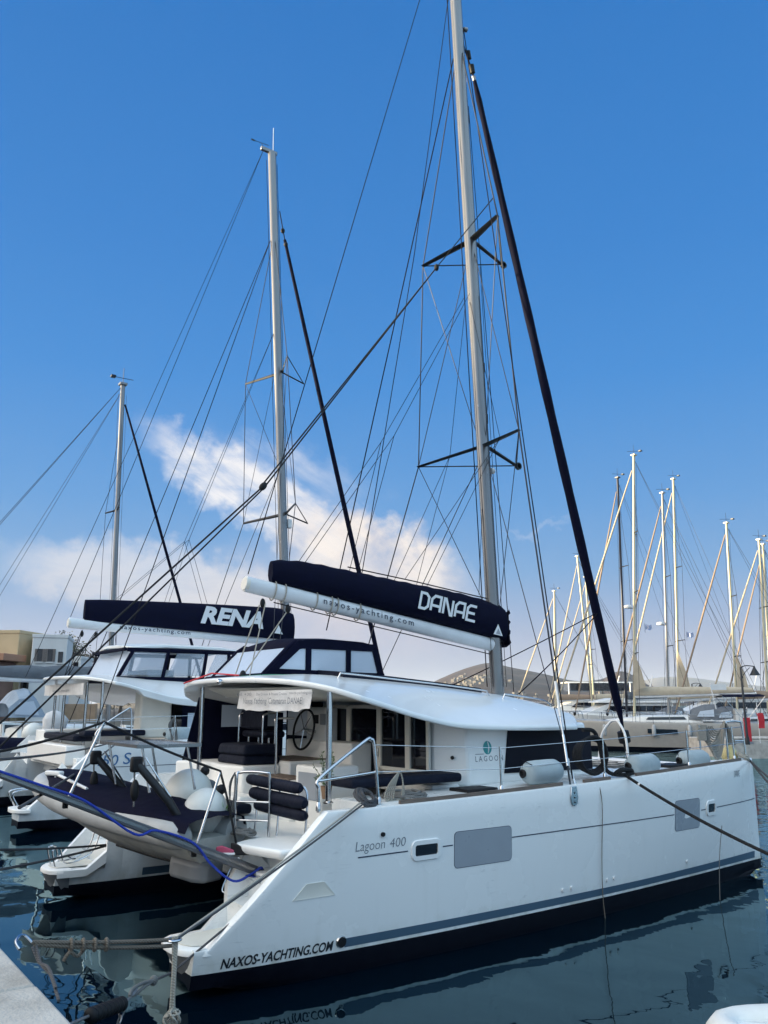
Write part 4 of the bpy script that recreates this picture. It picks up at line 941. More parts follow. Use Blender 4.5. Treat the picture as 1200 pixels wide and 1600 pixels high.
# flag-like lettered strip hanging from the aft roof
BY0 = un(374, 1090, 'x', 1.66).y; BY1 = un(487, 1092, 'x', 1.66).y
bn = MB(); rows = []
for i in range(25):
    y = lerp(BY0, BY1, i / 24); x = 1.66 + .04 * math.sin(i * .8) * .4
    rows.append([V((x - .008 * k + .006 * math.sin(i * 1.3 + k), y, lerp(3.36, 3.09 - (.03 if 2 < i < 22 else 0) - .008 * math.sin(i), k / 4))) for k in range(5)])
bn.loft(rows, False)
banner = bn.build('banner', cloth_white, None, smooth=60)
tag(banner, 'white lettered cloth banner hanging under the aft edge of the near cabin roof', 'banner')
bf = lambda y0, z0: (lambda u, v: V((1.592, y0 - u, z0 + v)))
letter('banner_lettering', text2d("Naxos Yachting 'Catamaran DANAE'", 1, .1), bf(BY0 - .28, 3.135), ink_grey, banner, 1.85, .12)
letter('banner_lettering', text2d('Day Cruises & Private Cruises', 1), bf(BY0 - .72, 3.275), ink_grey, banner, .95, .05)
letter('banner_lettering', text2d('naxos-yachting.com', 1), bf(BY0 - 1.75, 3.285), ink_grey, banner, .68, .05)
letter('banner_lettering', text2d('tel. +30', 1), bf(BY0 - .05, 3.285), ink_grey, banner, .5, .045)
# ---------------------------------------------------------------- loose things on and around the near catamaran
# gangway raised over the stern
ga = V((1.05, -2.42, 1.02)); gb = V((-2.30, -2.30, 2.42)); gd = (gb - ga).normalized(); gw = V((0, 1, 0)); gn = gd.cross(gw).normalized()
gang = thing('gangway', ga, 'raised grey gangway plank over the near stern with two slanting poles and black rope rail', 'gangway')
def gsec(t, w, h): c = ga.lerp(gb, t); return [c + gw * a * w + gn * b_ * h for a, b_ in ((-1, -1), (1, -1), (1, 1), (-1, 1))]
MB().loft([gsec(0, .17, .055), gsec(.1, .19, .06), gsec(.55, .19, .05), gsec(1, .15, .035)]).build('plank', plank_grey, gang, bevel=.012)
MB().loft([[p + V((0, 0, .004)) for p in gsec(t, .195, .018)] for t in (.02, .3, .6, .98)]).build('edge_rail', alu, gang)
MB().plate([ga + V((-.02, -.12, .02)), ga + V((.16, -.12, -.1)), ga + V((.05, -.12, -.22)), ga + V((-.25, -.12, -.0))], .24).build('hinge_bracket', steel, gang, bevel=.01)
G1 = (un(102, 1257, 'y', -2.30), un(163, 1128, 'y', -2.34)); G2 = (un(303, 1333, 'y', -2.40), un(344, 1207, 'y', -2.40))
for a, c in (G1, G2):
    MB().tube([a, c], .017, 10).build('stanchion_pole', steel, gang); MB().box(a, (.06, .05, .09)).build('pole_socket', rubber, gang, bevel=.008)
hr = [V((-2.45, -2.30, 2.60)), G1[1], G2[1] + V((0, 0, .02)), G2[1].lerp(V((.72, -2.45, 1.4)), .5) + V((.02, 0, 0)), V((.72, -2.45, 1.38))]
MB().tube(sag(hr[0], hr[1], .04, 8)[:-1] + sag(hr[1], hr[2], .03, 10)[:-1] + hr[2:], .016, 8).build('rail_rope', rope_black, gang)
# blue line along the gangway
o = rline('blue_line', curve([gb + V((-.05, -.2, .05)), ga.lerp(gb, .85) + V((0, -.21, .05)), ga.lerp(gb, .7) + V((0, -.22, .06)), ga.lerp(gb, .52) + V((0, -.215, -.10)), ga.lerp(gb, .44) + V((0, -.22, .03)), ga.lerp(gb, .30) + V((0, -.22, .05)), ga.lerp(gb, .22) + V((0, -.2, -.12)), ga.lerp(gb, .13) + V((0, -.21, -.22)), V((.85, -2.62, 1.03)), V((1.0, -2.62, 1.1)), V((1.08, -2.5, 1.0))]), .016, rope_blue)
tag(o, 'bright blue rope lashed along the raised grey gangway', 'rope')
# hoisting lines of the gangway, rising to the mast
kn = un(682, 418, 'y', -.9); bk = un(411, 760, 'y', -1.5)
hoist = thing('gangway_hoist', kn, 'black hoisting tackle running from the near mast down to the raised gangway', 'rope tackle')
MB().tube([tips[(0, -1)].lerp(mast_at(18.6), .1), kn], .012, 6).build('hoist_line', rope_black, hoist)
for e in (.03, -.03): MB().tube([kn, bk + V((0, e, e))], .013, 6).build('hoist_line', rope_black, hoist)
MB().ell(kn, (.05, .05, .08), n=10, m=8).build('knot', rope_black, hoist); MB().ell(bk, (.055, .045, .085), (-.7, 0, -.8), n=12, m=8).build('hoist_block', rubber, hoist)
MB().tube([bk, gb + V((-.25, -.1, .25))], .014, 6).build('hoist_line', rope_black, hoist)
MB().tube([bk + V((0, .03, -.05)), gb + V((-.1, .1, .05))], .012, 6).build('hoist_line', rope_black, hoist)
# dinghy hung in the davits
da = V((.56, -2.08, 1.46)); db = V((-.66, 1.75, 1.72)); dax = (db - da).normalized(); dlen = (db - da).length
dsd = V((0, 0, 1)).cross(dax).normalized(); dup_ = dax.cross(dsd).normalized()
din = thing('dinghy', da, 'grey inflatable dinghy with dark navy cover slung under davits at the near stern', 'dinghy')
def dp(l, s, h): return da + dax * (l * dlen) + dsd * s + dup_ * h
tube_c = [(0.0, .42, .02), (.2, .44, .03), (.5, .44, .05), (.72, .40, .10), (.86, .29, .15), (.95, .15, .18), (.985, 0, .20)]
left = [dp(l, s, h) for l, s, h in tube_c]; right = [dp(l, -s, h) for l, s, h in tube_c]
path = curve(left + right[::-1][1:], 5); nn = len(path)
rads = [.185 * (0.35 if i in (0, nn - 1) else .8 if i in (1, nn - 2) else 1) for i in range(nn)]
MB().tube(path, rads, 16).build('buoyancy_tube', hyp_light, din, smooth=60)
# darker bands round the near tube
seg = curve(right, 5)
def band(i0, i1, m, r, nm): MB().tube(seg[i0:i1], r, 16).build(nm, m, din, smooth=60)
band(2, 10, hyp_dark, .189, 'tube_patch'); band(0, 3, hyp_light, .191, 'tube_patch')
hb = MB(); secs = []
for i in range(15):
    l = i / 14 * .95; w = sinterp(l, [(0, .5), (.5, .5), (.75, .40), (.9, .2), (.95, .03)]); k = sinterp(l, [(0, -.42), (.45, -.44), (.7, -.30), (.88, .0), (.95, .16)]); t0 = sinterp(l, [(0, -.02), (.6, 0), (.95, .18)])
    secs.append([dp(l, -w, t0), dp(l, -w * .75, lerp(t0, k, .45)), dp(l, -w * .3, lerp(t0, k, .8)), dp(l, 0, k), dp(l, w * .3, lerp(t0, k, .8)), dp(l, w * .75, lerp(t0, k, .45)), dp(l, w, t0)])
hb.loft(secs); hb.build('hull_bottom', grp, din, smooth=35)
MB().tube([dp(.02, 0, -.43), dp(.3, 0, -.45), dp(.5, 0, -.43)], .025, 8).build('keel_strip', rubber, din)
secs = []
for i in range(17):
    l = lerp(-.015, .93, i / 16); w = sinterp(l, [(-.02, .40), (.5, .44), (.75, .39), (.93, .15)]); h = sinterp(l, [(-.02, .05), (0.1, .06), (.93, .26)]); c = .10 + .035 * math.sin(i * 1.9) + .14 * math.exp(-((l - .25) / .15) ** 2) + .05 * math.exp(-((l - .6) / .1) ** 2)
    secs.append([dp(l, s * w, h + z) for s, z in ((-1.34, .04), (-1.2, .16), (-.9, .19 + .02 * math.sin(i)), (-.35, .15 + .45 * c), (0, .16 + .5 * c), (.35, .15 + .45 * c), (.9, .19), (1.2, .16), (1.34, .04))])
MB().loft(secs, False).build('dinghy_cover', navy, din, smooth=70)
for l in (.13,):
    MB().tube(curve([dp(l + .05, -.62, .06), dp(l + .04, -.67, .10), dp(l - .02, -.68, .10), dp(l - .03, -.62, .04)]), .022, 8).build('grab_handle', paint_white, din)
    MB().plate([dp(l + a, -.632, b_) for a, b_ in ((-.06, -.03), (.07, -.02), (.07, .13), (-.06, .11))], .02).build('handle_patch', paint_white, din, bevel=.01)
MB().tube([dp(.30, -.625, -.02), dp(.62, -.61, .05)], .006, 4).build('rubbing_strake', hyp_dark, din)
# outboard lower unit and fender bag below the transom
MB().loft([[dp(-.02 + .16 * t, s * .26 * k, -.44 - .13 * c_) for s, c_ in ((-1, -1), (1, -1), (1, 1), (-1, 1))] for t, k in ((0, .6), (.25, 1), (.9, 1), (1.1, .6))]).build('fuel_tank', hyp_dark, din, bevel=.06, seg=3)
# white oar and clamp lying on the cover
oar = thing('oar', dp(.9, 0, .4), 'white boat hook lying across the bow of the covered dinghy', 'boat hook')
oa, ob = un(172, 1205, 'x', -1.15), un(272, 1234, 'x', -.95); oa, ob = un(85, 1208, 'y', .9), un(136, 1233, 'y', -.1)
MB().tube([oa, ob], .024, 10).build('shaft', paint_white, oar); MB().box(oa, (.10, .35, .07), rot=Matrix.Rotation(.4, 3, 'Z')).build('blade', paint_white, oar, bevel=.02)
for t in (.05, .45): MB().tube([oa.lerp(ob, t) + V((0, 0, .04)), oa.lerp(ob, t) - V((0, 0, .12))], .018, 8).build('bracket', paint_white, oar)
# ball fenders, bags
def ball(c, r, lab):
    t = thing('ball_fender', c - V((0, 0, r)), lab, 'fender', 'white ball fenders by the dinghy'); ax = V((.5, -.3, .8)).normalized()
    MB().ell(c, (r, r, r * 1.08), ax, 28, 18).build('ball', buoy_white, t, smooth=80)
    MB().lathe([(.055, 0), (.07, .06), (.05, .1), (.02, .12)], c + ax * r * 1.02, ax, 14).build('eye', rubber, t)
ball(un(320, 1268, 'y', -1.58), .30, 'white ball fender nearer the steel gate rail, in front of its twin')
ball(un(293, 1241, 'y', -.92), .34, 'white ball fender behind the other, beside the davit arm')
o = MB(); 
for (cx, cy, cz, a, b_, c_) in ((0, 0, 0, .17, .16, .13), (.08, .1, .02, .14, .12, .10)): o.ell(un(322, 1232, 'y', -.9) + V((cx, cy, cz)), (a, b_, c_), (.2, .1, 1), 16, 10)
tag(o.build('towel_bundle', cloth_grey), 'bundled grey and navy towel on the aft deck behind the white ball fenders', 'towel')
# navy cushion stack on the far cockpit bench
cb = thing('cushion_stack', (2.2, 1.3, 1.84), 'stack of dark navy cushions on the far cockpit bench of the near catamaran', 'cushions')
for z0, z1, k in ((2.135, 2.29, 1.0), (2.295, 2.47, .97)):
    MB().prism([V((x, y, z0)) for x, y in ((2.25, .52), (2.25, 1.62), (2.95, 1.8), (2.95, .46))], [V((x, y, z1)) for x, y in ((2.27, .54), (2.28, 1.58), (2.95, 1.74), (2.95, .50))]).build('cushion', navy_cush, cb, bevel=.055, seg=4)
# potted olive sprig on the side bench
pp = thing('potted_plant', un(510, 1228, 'y', -2.0), 'small sprig of olive leaves in a terracotta pot beside the near roof post', 'plant'); p0 = pp.location.copy()
MB().lathe([(.06, 0), (.085, .16), (.09, .18), (.075, .18), (.07, .15)], p0 - V((0, 0, .18)), n=16).build('pot', mat('terracotta', (.28, .17, .10, 1), .8, var=.3), pp)
lv = MB()
for k in range(16):
    a = random.uniform(0, 6.28); t = V((math.cos(a) * random.uniform(.08, .3), math.sin(a) * random.uniform(.08, .3), random.uniform(.12, .5))); lv.tube([p0, p0 + t * .6, p0 + t], .004, 4)
    for q in range(7):
        c = p0 + t * (.35 + q * .1); d_ = V((random.uniform(-1, 1), random.uniform(-1, 1), random.uniform(-.3, .8))).normalized() * .06; s_ = d_.orthogonal().normalized() * .011
        lv.add([c, c + d_ * .5 + s_, c + d_, c + d_ * .5 - s_], [(0, 1, 2, 3)])
lv.build('leaves', leafm, pp, smooth=0)
gp = MB()
g0 = V((.80, -1.75, 1.62))
for k in range(26):
    a = random.uniform(0, 6.28); t = V((math.cos(a) * .10, math.sin(a) * .10, random.uniform(.12, .36))); q = g0 + V((math.cos(a), math.sin(a), 0)) * .03
    gp.add([q + V((.008, 0, 0)), q - V((.008, 0, 0)), q + t * .6, q + t + V((0, 0, -.03))], [(0, 1, 2), (0, 2, 3)])
tag(gp.build('grass_tuft', mat('fresh_leaf', (.13, .26, .07, 1), .6), None, smooth=0), 'tuft of fresh green leaves beside the white ball fender and gate rail', 'plant')
# shoe on the aft deck
sh = thing('shoe', un(352, 1333, 'y', -2.45), 'pink and white sports shoe on the aft deck beside the gangway', 'shoe'); s0 = sh.location.copy()
MB().loft([[s0 + V((x * .7 + .2 * y, -x * .6 + y, z)) for y, z in ((-w, 0), (w, 0), (w * .8, h), (-w * .8, h))] for x, w, h in ((-.13, .03, .07), (-.05, .042, .09), (.05, .045, .06), (.12, .03, .04))]).build('upper', mat('shoe_pink', (.40, .06, .12, 1), .7), sh, bevel=.012)
MB().loft([[s0 + V((x * .7 + .2 * y, -x * .6 + y, z)) for y, z in ((-w, -.02), (w, -.02), (w, .012), (-w, .012))] for x, w in ((-.14, .03), (-.05, .045), (.05, .05), (.13, .03))]).build('sole', paint_white, sh, bevel=.008)
s1 = s0 + V((.16, -.10, 0))
sh2 = thing('boot', s1, 'black shoe beside the pink one on the aft deck', 'shoe')
MB().loft([[s1 + V((x * .7 + .2 * y, -x * .6 + y, z)) for y, z in ((-w, -.02), (w, -.02), (w * .8, h), (-w * .8, h))] for x, w, h in ((-.13, .035, .12), (-.05, .045, .11), (.05, .05, .06), (.13, .035, .04))]).build('upper', rubber, sh2, bevel=.012)
# fenders lying along the side deck
def fender(c, r, h, ax, lab):
    t = thing('fender', c, lab, 'fender', 'cloth-covered fenders on the near side deck'); a = V(ax).normalized()
    b = MB(); pr = [(.02, -h - .02), (r * .35, -h), (r * .75, -h * .90), (r * .97, -h * .68), (r, -h * .35), (r, h * .35), (r * .97, h * .68), (r * .75, h * .90), (r * .35, h), (.02, h + .02)]
    b.lathe(pr, c, a, 24); b.build('fender_cover', fender_cloth, t, smooth=60)
    for s in (-1,): MB().lathe([(.06, 0), (.07, .035), (.045, .05), (.03, .02)], c + a * s * (h + .005), a * s, 14).build('fender_eye', rubber, t)
    MB().tube([c + a * -h, c + a * (-h) + V((.05, .1, .2)), V((c.x - h, y_out(c.x, 1.9) + .13, deck_z(c.x) + .33))], .007, 6).build('lanyard', line_dark, t)
    return t
fender(un(847, 1206, 'y', -3.22), .185, .37, (1, -.08, .03), 'largest pale blue-grey fender on the side deck beside the shroud and dark window')
fender(un(1004, 1195, 'y', -3.12), .185, .36, (1, -.02, .02), 'pale blue-grey fender on the side deck between the black rope and the next fender')
fender(un(1083, 1187, 'y', -3.02), .18, .35, (1, -.12, .02), 'pale blue-grey fender on the side deck nearest the bow and its rope coil')
# yellow ball on the foredeck
t = thing('yellow_buoy', un(1140, 1180, 'y', -2.7), 'small yellow buoy under the coiled grey rope at the bow', 'buoy'); c = t.location.copy()
MB().ell(c, (.16, .16, .19), n=20, m=12).build('ball', buoy_yellow, t, smooth=80); MB().lathe([(.03, 0), (.03, .05), (0, .06)], c + V((0, 0, .18)), n=10).build('eye', buoy_yellow, t)
# thick grey warp draped on the bow rail
wp = MB()
for k in range(7): wp.tube([V((10.52 + .02 * k, -2.74 - .012 * k, 2.45)), V((10.53 + .02 * k, -2.73 - .012 * k, 2.66))] + sag((10.55 + .025 * k, -2.72 - .012 * k, 2.74), (11.42 - .02 * k, -2.74 - .014 * k, 2.80), .40 + .045 * k, 16) + [V((11.46, -2.78 - .012 * k, 2.6)), V((11.47 + .01 * k, -2.80 - .012 * k, 2.35))], .027, 8)
for k in range(8): wp.tube(sag((10.66 + .06 * k, -2.68, 2.72), (11.36, -2.71 - .005 * k, 2.74), .40 - .04 * k, 14), .013, 6)
tag(wp.build('warp_coil', ropemat('warp_rope', (.30, .29, .26, 1), (.15, .145, .13, 1))), 'big grey and cream rope coil draped over the bow rail of the near catamaran', 'rope coil')
MB().tube([(10.55, -2.74, 2.06), (10.55, -2.74, 2.75)], .017).build('stanchion', steel, cat)
def coil(c, r, turns, rr, m, lab, tilt=(0, 0, 1), h=.0):
    a = V(tilt).normalized(); u = a.orthogonal().normalized(); w = a.cross(u); pts = []
    for i in range(int(turns * 18)):
        t = i / 18 * 2 * math.pi; q = r * (1 - .5 * i / (turns * 18)) * (1 + .05 * math.sin(i * .37)); pts.append(V(c) + u * math.cos(t) * q + w * math.sin(t) * q + a * (h * i / (turns * 18) + .012 * math.sin(i * .9)))
    return tag(MB().tube(pts, rr, 6).build('rope_coil', m), lab, 'rope coil')
coil((3.05, -3.02, 1.90), .33, 6, .016, rope_grey, 'flat grey rope coil on the near side deck beside the navy cushion', h=.05)
coil((2.15, -3.33, 1.93), .17, 5, .022, rope_dark, 'tangled dark grey rope on the hull corner below the guard rail', (.2, -.6, .7), .06)
coil((.98, -2.15, 1.46), .17, 4, .02, rope_grey, 'small grey rope coil on the aft deck beside the gate rail', (.1, 0, 1), .05)
coil((11.62, -2.98, 2.12), .13, 4, .022, rope_beige, 'beige rope knotted round the bow cleat of the near catamaran', (.2, -.5, .8), .04)
hk = MB()
for k in range(5): 
    c = V((2.80, -3.22, 2.26)); q = .10 + .03 * k; hk.tube(curve([c, c + V((-q, -.02, -.2)), c + V((-q * 1.1, 0, -.38)), c + V((q * .3, .02, -.36 - .01 * k)), c + V((.05, 0, -.15)), c]), .010, 6)
tag(hk.build('hanging_rope', rope_beige), 'light rope hank hanging from the lifeline beside the flat coil', 'rope')
hk = MB()
for k in range(4): hk.tube(curve([V((.93, -1.90, 2.24)), V((.90 - .012 * k, -1.84 - .01 * k, 2.05)), V((.90 + .012 * k, -1.86, 1.72 - .04 * k)), V((.93 + .012 * k, -1.90, 1.95)), V((.93, -1.90, 2.22))]), .008, 6)
tag(hk.build('hanging_rope', rope_grey), 'grey rope hank hanging on the steel gate rail at the near stern', 'rope')
# black mooring line from the shroud foot out to the right
kx = V((7.35, -3.42, 2.0))
bl = thing('mooring_line', kx, 'thick black mooring line slanting from the near side deck to the right edge', 'mooring line')
MB().tube(sag(kx, un(1290, 1372, 'y', -6.6), .10, 20), .026, 8).build('line', rope_black, bl)
MB().tube(curve([kx + V((.35, .1, .0)), kx + V((.05, .05, .07)), kx + V((-.2, .02, .03)), kx + V((-.1, -.03, .09)), kx + V((.2, 0, .06)), kx + V((.05, 0, .0)), kx + V((-.35, .08, .08)), kx + V((-.42, .16, .55)), kx + V((-.50, .2, .72)), kx + V((-.75, .2, .74))]), .034, 8).build('knot', rope_black, bl)
MB().tube([kx + (un(1290, 1372, 'y', -6.6) - kx) * .085 - V((0, 0, .032)), kx + (un(1290, 1372, 'y', -6.6) - kx) * .095 - V((0, 0, .034))], .029, 8).build('whipping', paint_white, bl)
c0 = V((6.75, -3.30, 2.33)); b = MB()
for k in range(4): b.tube([c0 + V((.33 * math.cos(a) * (1 + .06 * k), .03 * k, .30 * math.sin(a) * (1 - .05 * k))) for a in [2*math.pi*j/24 for j in range(24)]], .028, 8, closed=True)
tag(b.build('rope_loops', rope_black), 'black rope loops hung on the stanchion beside the near shroud', 'rope')
o = rline('thin_cord', curve([V((6.62, -3.46, 1.98)), SIDE(6.62, 1.6, .03), SIDE(6.6, .8, .03), SIDE(6.63, .2, .05), V((6.6, -3.5, -.3))]), .007, rope_brown); tag(o, 'thin brown cord hanging down the near hull side into the water', 'cord')
o = rline('thin_cord', curve([un(1128, 1290, 'y', -3.9), un(1124, 1352, 'y', -3.8), un(1127, 1470, 'y', -3.8)]), .007, rope_grey); tag(o, 'thin grey cord hanging from the black mooring line beside the bow', 'cord')
for k, (q, lab) in enumerate(((un(1235, 1260, 'y', -4.2), 'upper dark bow line leaving the bow cleat towards the right edge'), (un(1235, 1240, 'y', -4.2), 'lower dark bow line leaving the bow cleat towards the right edge'))):
    tag(rline('bow_line', sag(V((11.75, -3.0, 2.08)), q + V((0, 0, -.02 * k)), .03), .02, rope_dark), lab if k == 0 else 'second dark bow line just above the other, leaving the bow cleat to the right', 'mooring line')
# stern lines: coil on the hull corner to the quay
c0 = V((2.05, -3.40, 1.92)); e1 = far(272, 1468, 8.3)
m1 = thing('stern_line', c0, 'pair of grey stern lines from hull corner through platform ring, ending in hanging knot', 'mooring line')
MB().tube(sag(c0, e1, .02), .012, 8).build('line', rope_beige, m1); MB().tube(sag(c0 + V((.03, -.03, -.01)), e1 + V((-.02, -.02, -.01)), .03), .012, 8).build('line', rope_dark, m1)
b = MB()
hang = e1 + V((.0, -.02, 0))
for k in range(4): b.tube([e1 + V((.012 * (k - 1.5), -.02, .03)), hang + V((.016 * math.cos(k * 1.6), .016 * math.sin(k * 1.6) - .02, -.56))], .013, 6)
kc = hang + V((0, -.03, -.62))
for k in range(6):
    a0 = k * 1.1; b.tube([kc + Quaternion(V((math.cos(a0), math.sin(a0), .5)), a0) @ V((.055 * math.cos(t), .03 * math.sin(t * 2), .075 * math.sin(t))) for t in [2*math.pi*j/18 for j in range(18)]], .010, 6, closed=True)
for k in range(3): b.tube([kc + V((.02 * (k - 1), 0, 0)), kc + V((.04 * (k - 1), -.05, -.25))], .010, 6)
b.build('hanging_knot', rope_beige, m1)
MB().tube([e1 + V((.06 * math.cos(t), .06 * math.sin(t), 0)) for t in [2*math.pi*j/16 for j in range(16)]], .012, 8, closed=True).build('mooring_ring', steel, m1)
# line from the hull corner down to the rubber snubber and shackle on the quay
q0 = V((2.15, -3.42, 1.90)); q1 = un(205, 1550, 'x', -1.35); q1 = un(268, 1520, 'y', -3.25); q2 = un(205, 1552, 'y', -4.15); q3 = un(118, 1592, 'y', -4.95)
m2 = thing('snubber_line', q3, 'grey mooring line with a ribbed black rubber snubber at the quay edge, bottom left', 'mooring line')
MB().tube(sag(q0, q1, .02)[:-1] + [q1, un(238, 1533, 'y', -3.8)], .014, 8).build('line', rope_dark, m2)
qa = un(240, 1532, 'y', -3.8); MB().tube(curve([qa, un(225, 1542, 'y', -3.95), un(212, 1553, 'y', -4.1), un(203, 1556, 'y', -4.2), un(208, 1545, 'y', -4.12), un(224, 1536, 'y', -3.95), qa]), .017, 8).build('eye_splice', rope_grey, m2)
MB().ell(qa, (.045, .04, .05), n=12, m=8).build('whipping', rope_grey, m2)
sa = un(192, 1568, 'y', -4.3); sb = un(138, 1588, 'y', -4.75); sdv = (sb - sa)
MB().tube(curve([un(206, 1553, 'y', -4.17), un(214, 1546, 'y', -4.1), un(202, 1560, 'y', -4.22), sa]), .011, 8).build('shackle', iron, m2)
pr = [(.02, 0)]
for k in range(8): h = k / 8; pr += [(.055, h + .01), (.068, h + .04), (.068, h + .07), (.05, h + .10)]
pr += [(.02, 1.0)]
MB().lathe([(r, h * sdv.length) for r, h in pr], sa, sdv, 18).build('snubber', rubber, m2, smooth=50)
MB().tube(curve([sb, un(128, 1592, 'y', -4.85), un(110, 1600, 'y', -5.0), un(95, 1604, 'y', -5.1)]), .014, 8).build('quay_ring', iron, m2)
ch = MB(); ca = sa + V((0, 0, -.04)); ce = sb + V((.1, -.1, -.32))
cpts = sag(ca, ce, .12, 12)
for i in range(12):
    a, c = cpts[i], cpts[i + 1]; dd = (c - a); t = dd.normalized(); n_ = t.orthogonal().normalized() if i % 2 else t.cross(t.orthogonal()).normalized()
    ch.tube([a + dd * .5 + t * math.cos(k) * dd.length * .62 + n_ * math.sin(k) * .022 for k in [2*math.pi*j/10 for j in range(10)]], .008, 5, closed=True)
ch.build('chain', iron, m2)
# doubled stern line to the quay cleat at the left
z1 = e1.copy(); z2 = un(50, 1472, 'x', QX + .02)
m3 = thing('spring_line', z2, 'doubled brown stern line stretched level from the near platform to the left quay edge', 'mooring line')
MB().tube(sag(z1, z2, .012), .017, 8).build('line', rope_brown, m3); MB().tube(sag(z1 - V((0, 0, .05)), z2 - V((-.02, 0, .02)), .02), .017, 8).build('line', rope_brown, m3)
b = MB(); kc = z1.lerp(z2, .62)
for k in range(4): b.tube([kc + (z2 - z1).normalized() * (.10 * k - .15) + V((.0, .03 * math.cos(t), -.03 + .045 * math.sin(t))) for t in [2*math.pi*j/12 for j in range(12)]], .015, 6, closed=True)
b.tube(curve([kc, kc + V((-.08, 0, -.1)), kc + V((-.16, -.02, -.06)), kc + V((-.2, 0, -.12))]), .015, 6); b.build('hitch', rope_brown, m3)
MB().tube(curve([z2, z2 + V((-.05, .02, .05)), z2 + V((-.10, -.0, .06)), z2 + V((-.14, -.06, .03)), z2 + V((-.12, -.12, -.01))]), .012, 8).build('shackle', steel, m3)
b = MB()
for k in range(2): b.tube(curve([z2 + V((.03 * k, -.02, -.03)), z2 + V((.04, -.12 - .05 * k, -.13)), z2 + V((.05 + .02 * k, -.35, -.12 - .05 * k)), z2 + V((.05, -.6 - .1 * k, -.20 - .06 * k))]), .013, 6)
b.build('tail', rope_dark, m3)
# two lines from the far hull to the quay at the left edge
for (a, c, lab) in ((un(165, 1320, 'x', .05), un(-40, 1328, 'x', QX), 'upper dark line from the far hull of the near catamaran to the left edge'), (un(165, 1322, 'x', .05), un(-40, 1366, 'x', QX), 'lower dark line slanting from the far hull of the near catamaran to the left edge')):
    tag(rline('mooring_line', sag(a, c, .02), .016, rope_dark), lab, 'mooring line')
# folding ladder on the far hull's platform
ld = MB()
for y in (2.62, 2.92): ld.tube(curve([(-.16, y, .46), (-.22, y, .72), (-.10, y, .74), (.02, y, .5), (.45, y + .05, .62), (.6, y + .1, .95)]), .014, 6)
for x, z in ((.15, .56), (.4, .66)): ld.box((x, 2.8, z), (.05, .36, .02))
ld.build('bathing_ladder', steel, hull_p)
MB().tube(curve([(.66, -2.36, .80), (.62, -2.30, .84), (.78, -2.30, 1.16), (.84, -2.36, 1.18)]), .012, 8).build('grab_rail', steel, hull_s)
# white object at the lower right corner: the nose of a moored tender
tn = thing('tender', un(1180, 1640, 'z', .35), 'white rounded bow of a tender cut off by the lower right corner', 'tender'); t0 = V((2.42, -8.12, 0))
a_ = V((.55, -.83, 0)).normalized(); s_ = V((0, 0, 1)).cross(a_)
sec = []
for i in range(9):
    l = i / 8; w = .52 * math.sin(min(1, l * 1.6 + .02) * math.pi / 2) ** .6; sec.append([t0 + a_ * (l * 2.2) + s_ * w * cx + V((0, 0, hz)) for cx, hz in ((-1, .42), (-.95, .10), (-.5, -.15), (0, -.2), (.5, -.15), (.95, .10), (1, .42), (.8, .52), (0, .56), (-.8, .52))])
MB().loft(sec).build('tender_hull', gel, tn, smooth=60)
MB().tube([p - V((0, 0, .13)) + a_ * .02 for p in [t0 + a_ * (.04 + 2.0 * abs(l) ** 1.8) + s_ * (.60 * (1 if l > 0 else -1) * min(1, abs(l) * 1.7) ** .8) + V((0, 0, .46)) for l in [-1 + i / 10 for i in range(21)]]], .02, 8).build('rubbing_strip', rubber, tn)
MB().box(t0 + a_ * .95 + V((0, 0, .575)), (.34, .42, .03), rot=Matrix.Rotation(-.98, 3, 'Z')).build('locker_lid', gel_warm, tn, bevel=.012)
tp = []
for i in range(21):
    l = -1 + i / 10; tp.append(t0 + a_ * (.10 + 2.0 * abs(l) ** 1.8) + s_ * (.52 * (1 if l > 0 else -1) * min(1, abs(l) * 1.7) ** .8) + V((0, 0, .46)))
MB().tube(tp, .15, 14).build('collar', buoy_white, tn, smooth=70)
MB().tube(curve([t0 + a_ * .55 + s_ * .1 + V((0, 0, .57)), t0 + a_ * .6 + V((0, 0, .62)), t0 + a_ * .7 - s_ * .08 + V((0, 0, .57))]), .012, 6).build('lifting_eye', rope_brown, tn)
# ---------------------------------------------------------------- the second catamaran, with the white hard top and RENA on its boom cover
KX, RX, RY = 1.13, 1.30, 14.70
cat2 = thing('catamaran', (7, RY, 0), 'second white catamaran behind the front one, with white hard top and boom cover lettered RENA', 'catamaran')
def T(mb, k=KX):
    mb.v = [(RX + q[0] * k, RY + q[1] * k, q[2] * k) for q in mb.v]; return mb
def rp(x, y, z): return V((RX + x * KX, RY + y * KX, z * KX))
hulls2 = []
for s in (-1, 1):
    h = T(MB().loft(hull_sections(False, s))).build('hull', gel_hull, cat2, smooth=40); hulls2.append(h)
    T(MB().loft(hull_sections(True, s))).build('antifouling', antifoul, h, smooth=50)
    P = lambda x, b, z: V((x, s * b, z)); plan = [(0.05, 3.45), (-0.16, 3.36), (-0.27, 3.22), (-0.31, 3.0), (-0.31, 2.80), (-0.26, 2.56), (-0.14, 2.45), (0.05, 2.42)]
    T(MB().loft([[P(x, b, .34) for x, b in plan], [P(x, b, .43) for x, b in plan]])).build('bathing_platform', gel_deck, h, bevel=.02)
b = MB(); rows = [[SIDE(lerp(1.5, 11.6, i / 30), z, .004) for z in (.21, .31)] for i in range(31)]; T(b.loft(rows, False)).build('boot_stripe', stripe_blue, hulls2[0])
b = MB(); rows = [[SIDE(lerp(1.9, 11.6, i / 30), z, .004) for z in (1.285, 1.30)] for i in range(31)]; T(b.loft(rows, False)).build('pinstripe', ink_navy, hulls2[0])
sid = lambda x, z: (lambda p: V((RX + p.x * KX, RY + p.y * KX - .004, p.z * KX)))(SIDE(x, z, .004))
